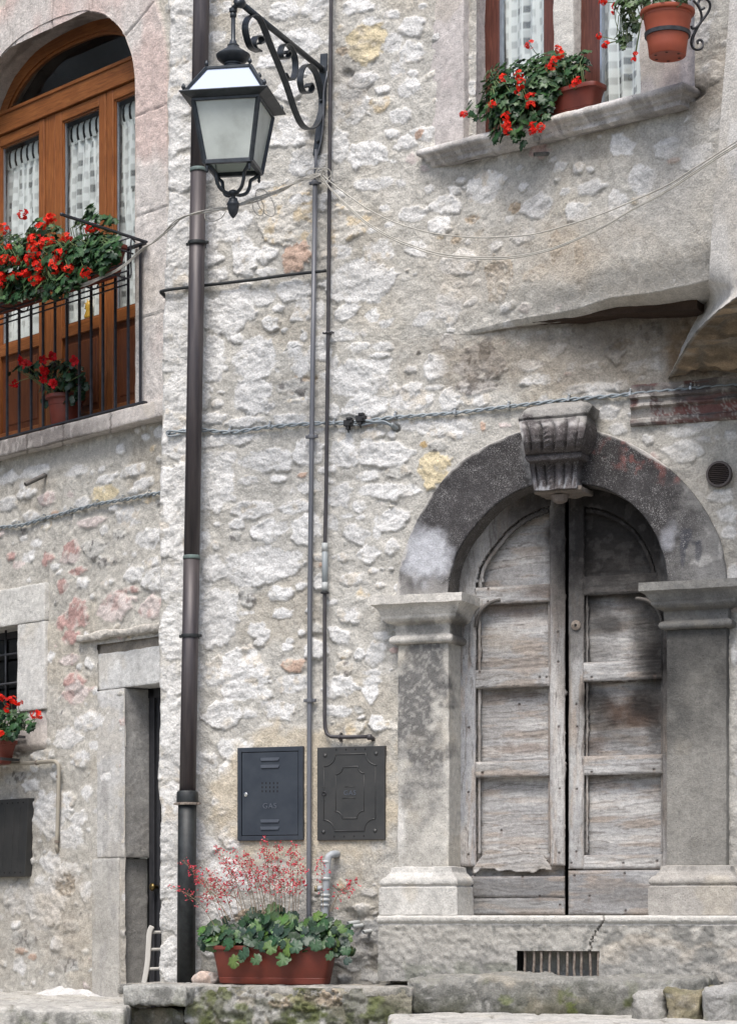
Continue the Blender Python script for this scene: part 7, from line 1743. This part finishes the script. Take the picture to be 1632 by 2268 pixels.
for k, (bl, lab) in enumerate(((blobs1, 'balcony trough of red geraniums nearest the downpipe, its red-brown end uncovered'), (blobs2, 'balcony trough of red geraniums at the left picture edge'))):
    cs2 = sA1 - Lb_ / 2 - k * (Lb_ + .06)
    tb_ = root('balcony_trough', lab, 'planter', B, (cs2, .22, zb_), group='geranium troughs on the balcony railing')
    trough(B, (cs2, .22, zb_), Lb_, Lb_ - .08, .22, .17, .20, M['terracotta'], tb_, .010)
    fl = [(.22 * x, 424 + .22 * y, .46 if y > 500 else .36, s_) for x, y, s_ in fl_px if (.22 * x > 128) == (k == 0)]
    bush(tb_, B, bl, .042, 'ivy', fl, 51 + k, stemfrom=(B.to_px(cs2 - .3, zb_ + .2, .22)[0], lambda x: 560, .22, B.to_px(cs2 + .3, zb_ + .2, .22)[0]), hr=.047, pr=.015, facing=(.5, .8, .1), fcount=19)
# ---- pot behind the bars
pn_ = -.03; ps, _ = B.px(145, 910, pn_)
bp_ = root('flower_pot', 'terracotta pot with dark glossy leaves and crimson trumpet flowers behind the railing bars', 'planter', B, (ps, pn_, BSILL))
m = MB(); m.lathe((ps, pn_, BSILL), [(0, 0), (.092, 0), (.098, .01), (.118, .17), (.121, .172), (.126, .21), (.140, .214), (.145, .22), (.144, .242), (.137, .246), (.128, .246), (.126, .22), (0, .21)], 36); m.obj('pot', M['terracotta'], bp_, smooth=True, auto=40)
m = MB(); m.lathe((ps, pn_, BSILL), [(.127, .222), (0, .224)], 24, cap=False); m.obj('soil', M['soil'], bp_)
trump = [(50, 797), (60, 808), (94, 797), (113, 790), (99, 818), (96, 838), (117, 850), (167, 797), (30, 850)]
bush(bp_, B, [(140, 830, .02, 46, 38, .12, 110), (160, 865, .0, 30, 30, .1, 50), (110, 870, .02, 24, 30, .08, 30), (90, 820, .05, 30, 20, .06, 20), (180, 850, .0, 14, 20, .06, 14), (40, 825, .08, 20, 16, .03, 6)], .040, 'oval', [(x, y, .14, .6) for x, y in trump], 61,
     cols=CRIM, greens=[(.010, .030, .014), (.016, .045, .020), (.022, .06, .026)], stemfrom=(138, 900, -.03, 150), hr=.030, pr=.034, facing=(.5, .8, 0), fcount=3)
# ---- lower window pot
ws, wz = B.px(-18, 1695, .18)
lp = root('flower_trough', 'orange trough of red geraniums on brackets under the barred window', 'planter', B, (ws, .18, wz))
tl1 = B.s_at(20, .18)
trough(B, (tl1 - .40, .18, wz), .80, .72, .20, .15, .17, M['terracotta'], lp, .01)
for y, x1 in ((1633, 55), (1684, 42)): m = MB(); m.bar(B.P(-80, y, .05), B.P(x1, y, .05), .012, .02); m.bar(B.P(x1, y, .05), B.P(x1 - 40, y - 3, .30), .012, .02); m.obj('bracket', M['iron'], lp)
bush(lp, B, [(15, 1600, .24, 36, 30, .12, 110), (-30, 1600, .24, 40, 34, .12, 80), (62, 1608, .26, 16, 16, .04, 14), (48, 1590, .26, 14, 12, .04, 8), (25, 1625, .3, 20, 16, .05, 20)], .036, 'ivy', [(25, 1552, .3, 1.0), (42, 1556, .3, .9), (18, 1572, .32, .8), (78, 1582, .3, .9), (88, 1586, .3, .7), (4, 1628, .34, .9), (2, 1545, .3, .9)], 71, stemfrom=(-40, 1650, .18, 15), hr=.038, pr=.015, facing=(.5, .8, .1), fcount=12)
# ------------------------------------------------------------------ steps, plinth and paving at the foot of the wall
def mossy(fr, V, seed, base, moss=1.0, z_hi=1.15, z_lo=.95):
    s, n, z = V.T; px, py = PXY(fr, V)
    C = np.array(base)[None] * (1 + .16 * fbm(s * 5, z * 5, n * 5, o=4, seed=seed) + .09 * fbm(s * 50, z * 50, n * 50, o=2, seed=seed + 1))[:, None]
    C = lay(C, sstep(-.1, .4, fbm(s * 9, z * 9, n * 9, o=5, seed=seed + 2, g=.68)), (.13, .13, .12), .75)
    C = lay(C, sstep(.3, .6, fbm(s * 30, z * 30, n * 30, o=3, seed=seed + 9)), (.46, .45, .42), .5)
    C = lay(C, sstep(.25, .6, fbm(s * 3 + 5, z * 3, n * 3, o=4, seed=seed + 3)), (.42, .36, .26), .45)
    lowz = sstep(z_hi, z_lo, z + .08 * fbm(s * 4, z * 4, n * 4, o=3, seed=seed + 4))
    C = lay(C, lowz * sstep(-.35, .25, fbm(s * 9, z * 9, n * 9, o=4, seed=seed + 5)), (.040, .042, .022), .85 * moss)
    C = lay(C, sstep(.35, .6, fbm(s * 9 + 7, z * 9, n * 9, o=4, seed=seed + 6)) * (.3 + lowz), (.10, .12, .03), .7 * moss)
    return C
def slab(name, par, fr, x0, x1, yt, yb, n0, n1, base, seed, moss=.7, amp=.02, r=.03, step=.011, label=None, k=5, fine=.006):
    s0, s1 = fr.s_at(x0, n1), fr.s_at(x1, n1); zt = fr.z_at((x0 + x1) / 2, yt, n1); zb = fr.z_at((x0 + x1) / 2, yb, n1)
    V, F = dbox(s0, s1, n0, n1, zb, zt, step, r); C = mossy(fr, V, seed, base, moss, zt - .02, zb)
    top = sstep(zt - .035, zt - .008, V[:, 2]); C = lay(C, top, [b * 1.1 for b in base], .5)
    return fin(name, V, F, par, C, seed, amp, mat='rubble', k=k, fine=fine, label=label)
pl = root('rubble_plinth', 'mossy rubble plinth with a flat cap block carrying the flower trough', 'plinth', A, A.P(640, 2185, .6) )
NPL = .60
# cap surface
s0, s1 = A.s_at(352, 0), A.s_at(905, NPL)
V, F = dbox(s0 - .02, s1, -.05, NPL - .045, 1.10, PLZ - .003, .016, .02); C = mossy(A, V, 301, (.42, .40, .36), .5, 1.12, 1.0); C = C * .8; fin('cap', V, F, pl, C, 31, .010, mat='rubble')
# rubble face: stones set in mortar
S_, Z_ = np.arange(A.s_at(405, NPL), A.s_at(905, NPL), .009), np.arange(.55, PLZ - .004, .009); SS, ZZ = np.meshgrid(S_, Z_)
Hp, Cp = field(A, SS, ZZ, [(x + 18, y, w, h, t, a) for x, y, w, h, t, a in ((430, 2225, 68, 70, 'w', 5), (505, 2228, 62, 76, 'w', -8), (570, 2225, 56, 60, 'g', 0), (630, 2230, 60, 70, 'g', 5), (745, 2212, 130, 40, 'b', 0), (700, 2248, 80, 36, 'g', -10), (775, 2250, 70, 34, 'g', 0), (848, 2228, 52, 76, 'g', 3), (800, 2270, 80, 30, 'g', 0), (600, 2275, 70, 40, 'w', 0), (470, 2285, 90, 40, 'w', 0), (890, 2255, 30, 50, 'g', 0))], 61, 60, lambda X, Y: .5, (.30, .28, .22))
V = np.stack([SS.ravel(), (Hp * 2.2 + NPL - .05).ravel(), ZZ.ravel()], 1); C = Cp.reshape(-1, 3) * .8
s, n, z = V.T
C = lay(C, sstep(-.1, .4, fbm(s * 6, z * 6, o=5, seed=303)), (.10, .10, .07), .65)
C = lay(C, sstep(1.13, .98, z + .05 * fbm(s * 5, z * 5, o=3, seed=304)) * sstep(-.2, .3, fbm(s * 10, z * 10, o=4, seed=305)), (.055, .065, .025), .8)
C = lay(C, sstep(.3, .55, fbm(s * 8 + 3, z * 8, o=4, seed=306)), (.11, .13, .04), .6)
meshobj('rubble_face', V, grid_faces(*SS.shape), M['rubble'], pl, smooth=True, col=C, fix=False)
slab('corner_block', pl, A, 268, 414, 2185, 2231, -.05, .68, (.36, .355, .33), 311, .5, .014, .02, label='squared pale block at the left end of the plinth')
slab('under_block', pl, A, 292, 410, 2236, 2300, 0, .56, (.16, .155, .12), 312, .9, .02, .02)
# long step under the threshold
st1 = root('stone_step', 'long worn stone step with a mossy foot under the door sill', 'step', A, A.P(1200, 2262, .5))
slab('tread', st1, A, 902, 1560, 2166, 2262, -.02, .52, (.23, .225, .205), 321, 1.0, .028, .045, .013)
st2 = root('stone_step', 'pale squared step block at the lower right, left of the mossy joint', 'step', A, A.P(1430, 2268, .95))
slab('block', st2, A, 1398, 1468, 2199, 2300, .3, .92, (.33, .32, .295), 331, .4, .02, .045, .010)
st3 = root('stone_step', 'big rounded step block in the lower right corner', 'step', A, A.P(1580, 2268, .95))
slab('block', st3, A, 1548, 1800, 2188, 2300, .3, .98, (.31, .305, .29), 341, .35, .025, .055, .012)
slab('mossy_joint', st3, A, 1470, 1552, 2194, 2300, .3, .93, (.17, .155, .095), 342, 1.0, .035, .04, .010)
# rest of the wall foot behind the right blocks
# loose rock
rk_ = root('loose_rock', 'pale pinkish loose rock wedged between the downpipe foot and the trough', 'rock', A, A.P(457, 2180, .25))
V, F = dbox(A.s_at(434, .25), A.s_at(482, .25), .14, .34, PLZ - .005, A.z_at(457, 2153, .25), .01, .05)
cn_ = V.mean(0); V[:, 2] = PLZ + (V[:, 2] - PLZ) * (1 - .6 * np.clip((cn_[0] - V[:, 0]) / .09, 0, 1) ** 1.5 - .3 * np.clip((V[:, 0] - cn_[0]) / .09, 0, 1) ** 2)
C = np.array([.56, .50, .46])[None] * (1 + .15 * fbm(V[:, 0] * 20, V[:, 2] * 20, V[:, 1] * 20, o=4, seed=351))[:, None]
C = lay(C, sstep(.0, .4, fbm(V[:, 0] * 14, V[:, 2] * 14, o=3, seed=352)), (.55, .38, .28), .5); fin('rock', V, F, rk_, C, 35, .014, mat='rubble', k=14, fine=.002)
# pavement before the left house
def pave(name, x0, x1, Y0, Y1, z, depth, base, seed, moss, joints=True, amp=.012, slope=0.0):
    V, F = dbox(x0, x1, -Y1, -Y0, z - depth, z, .02, .03)
    s, n, zz = V.T
    BASE['_w'] = (F0, (0, 0, 0)); C = mossy(F0, V, seed, base, moss, z - .01, z - .25)
    top = zz > z - .012
    C = lay(C, top, base, .6)
    if joints:
        ln = np.abs(((n + .06 * fbm(s * 1.2, n * 0, o=3, seed=seed)) * 3.1) % 1 - .5); ls = np.abs(((s + .3 * np.floor(n * 3.1)) * 1.3) % 1 - .5)
        jt_ = np.maximum(1 - sstep(0, .05, .5 - ln), 1 - sstep(0, .02, .5 - ls)) * top; C = lay(C, jt_, (.16, .15, .12), .8); V = V.copy(); V[:, 2] -= .012 * jt_
    V = rough(V, amp, .003, seed, 4)
    W_ = np.stack([V[:, 0], -V[:, 1], V[:, 2]], 1)
    return struct(name, W_, F, M['rubble'], C)
pave('pavement', -4.6, (272 - CX) / FPX * 15.55, 15.55, 18.9, 1.035, .6, (.46, .445, .41), 401, 1.0, amp=.02)
pave('paving_slabs', (862 - CX) / FPX * 14.3, 4.5, 12.6, 15.3, 1.01, .5, (.50, .485, .45), 411, .3)
pave('lower_paving', -4.6, (864 - CX) / FPX * 14.3, 12.6, 15.9, .90, .5, (.36, .345, .30), 421, .9)
# white mortar heaped along the foot of the left wall
V, F = dbox(B.s_at(88), B.s_at(262), -.02, .12, 1.02, 1.14, .012, .0)
t = np.clip((V[:, 0] - B.s_at(88)) / (B.s_at(262) - B.s_at(88)), 0, 1); hh = .015 + .055 * np.sin(np.clip(t * 1.25, 0, 1) * math.pi) ** .8 * (1 + .3 * fbm(V[:, 0] * 9, V[:, 0] * 0, o=3, seed=5))
V[:, 2] = 1.02 + (V[:, 2] - 1.02) / .12 * hh * np.clip(1.15 - np.clip(V[:, 1], 0, 1) / .12, .1, 1)
C = np.array([.58, .57, .56])[None] * (1 + .06 * fbm(V[:, 0] * 9, V[:, 1] * 9, o=3, seed=6))[:, None]; fin('mortar_fillet', V, F, houseB, C, 36, .003, mat='rubble')
# ------------------------------------------------------------------ white chair by the lower door
M['whitepaint'] = plain('white_paint', (.55, .53, .49), (.48, .46, .42), 8, .5, 0, .1)
cy = 16.98
ch = root('chair', 'white wooden ladder-back chair, only one back post showing past the wall corner', 'chair', F0, WP(322, 2190, cy))
def post(dx, dy, nm='back_post'):
    m = MB(); pts = [WP(337, 2052, cy), WP(331, 2068, cy), WP(329, 2100, cy), WP(326, 2140, cy), WP(318, 2185, cy)]
    pts = [Vector(p) + Vector((dx, dy, 0)) for p in pts]; pts.append(Vector((pts[-1].x - .02, pts[-1].y, .76 if False else pts[-1].z - .12))); m.strap(crom(pts, 5), .03, .036, (0, 1, 0)); return m.obj(nm, M['whitepaint'], ch, bevel=.006)
post(0, 0); post(.17, -.16)
for y in (2066, 2104, 2147): a = Vector(WP(331, y, cy)); tube_obj('rung', [a, a + Vector((.17, -.16, 0))], .011, M['whitepaint'], ch, 10)
a = Vector(WP(316, 2192, cy)); m = MB(); m.add([a + Vector(q) for q in ((0, 0, 0), (.17, -.16, 0), (.02, -.34, 0), (-.15, -.16, 0), (0, 0, .02), (.17, -.16, .02), (.02, -.34, .02), (-.15, -.16, .02))], [(0, 1, 2, 3), (7, 6, 5, 4), (0, 4, 5, 1), (1, 5, 6, 2), (2, 6, 7, 3), (3, 7, 4, 0)])
m.obj('seat', M['whitepaint'], ch)

# ------------------------------------------------------------------ the house across the lane, out of frame on the left, seen in the panes
opp = root('stone_house', 'plain house across the lane, outside the picture on the left', 'house', F0, (-7.5, -22, 0))
gs, gz = np.meshgrid(np.linspace(16.5, 34, 140), np.linspace(-.5, 15, 120)); hx = .04 * fbm(gs * 3, gz * 3, o=4, seed=501)
C = np.array([.46, .44, .40])[None] * (1 + .3 * fbm(gs.ravel() * 2.5, gz.ravel() * 3.5, o=5, seed=502))[:, None]
meshobj('wall', np.stack([(-7.5 + hx).ravel(), -gs.ravel(), gz.ravel()], 1), grid_faces(*gs.shape), M['rubble'], opp, smooth=True, col=C, fix=False)
m = MB(); m.box(-13, -7.6, -34, -16.5, -.5, 14.9); m.obj('building_core', M['whitepaint'], opp)
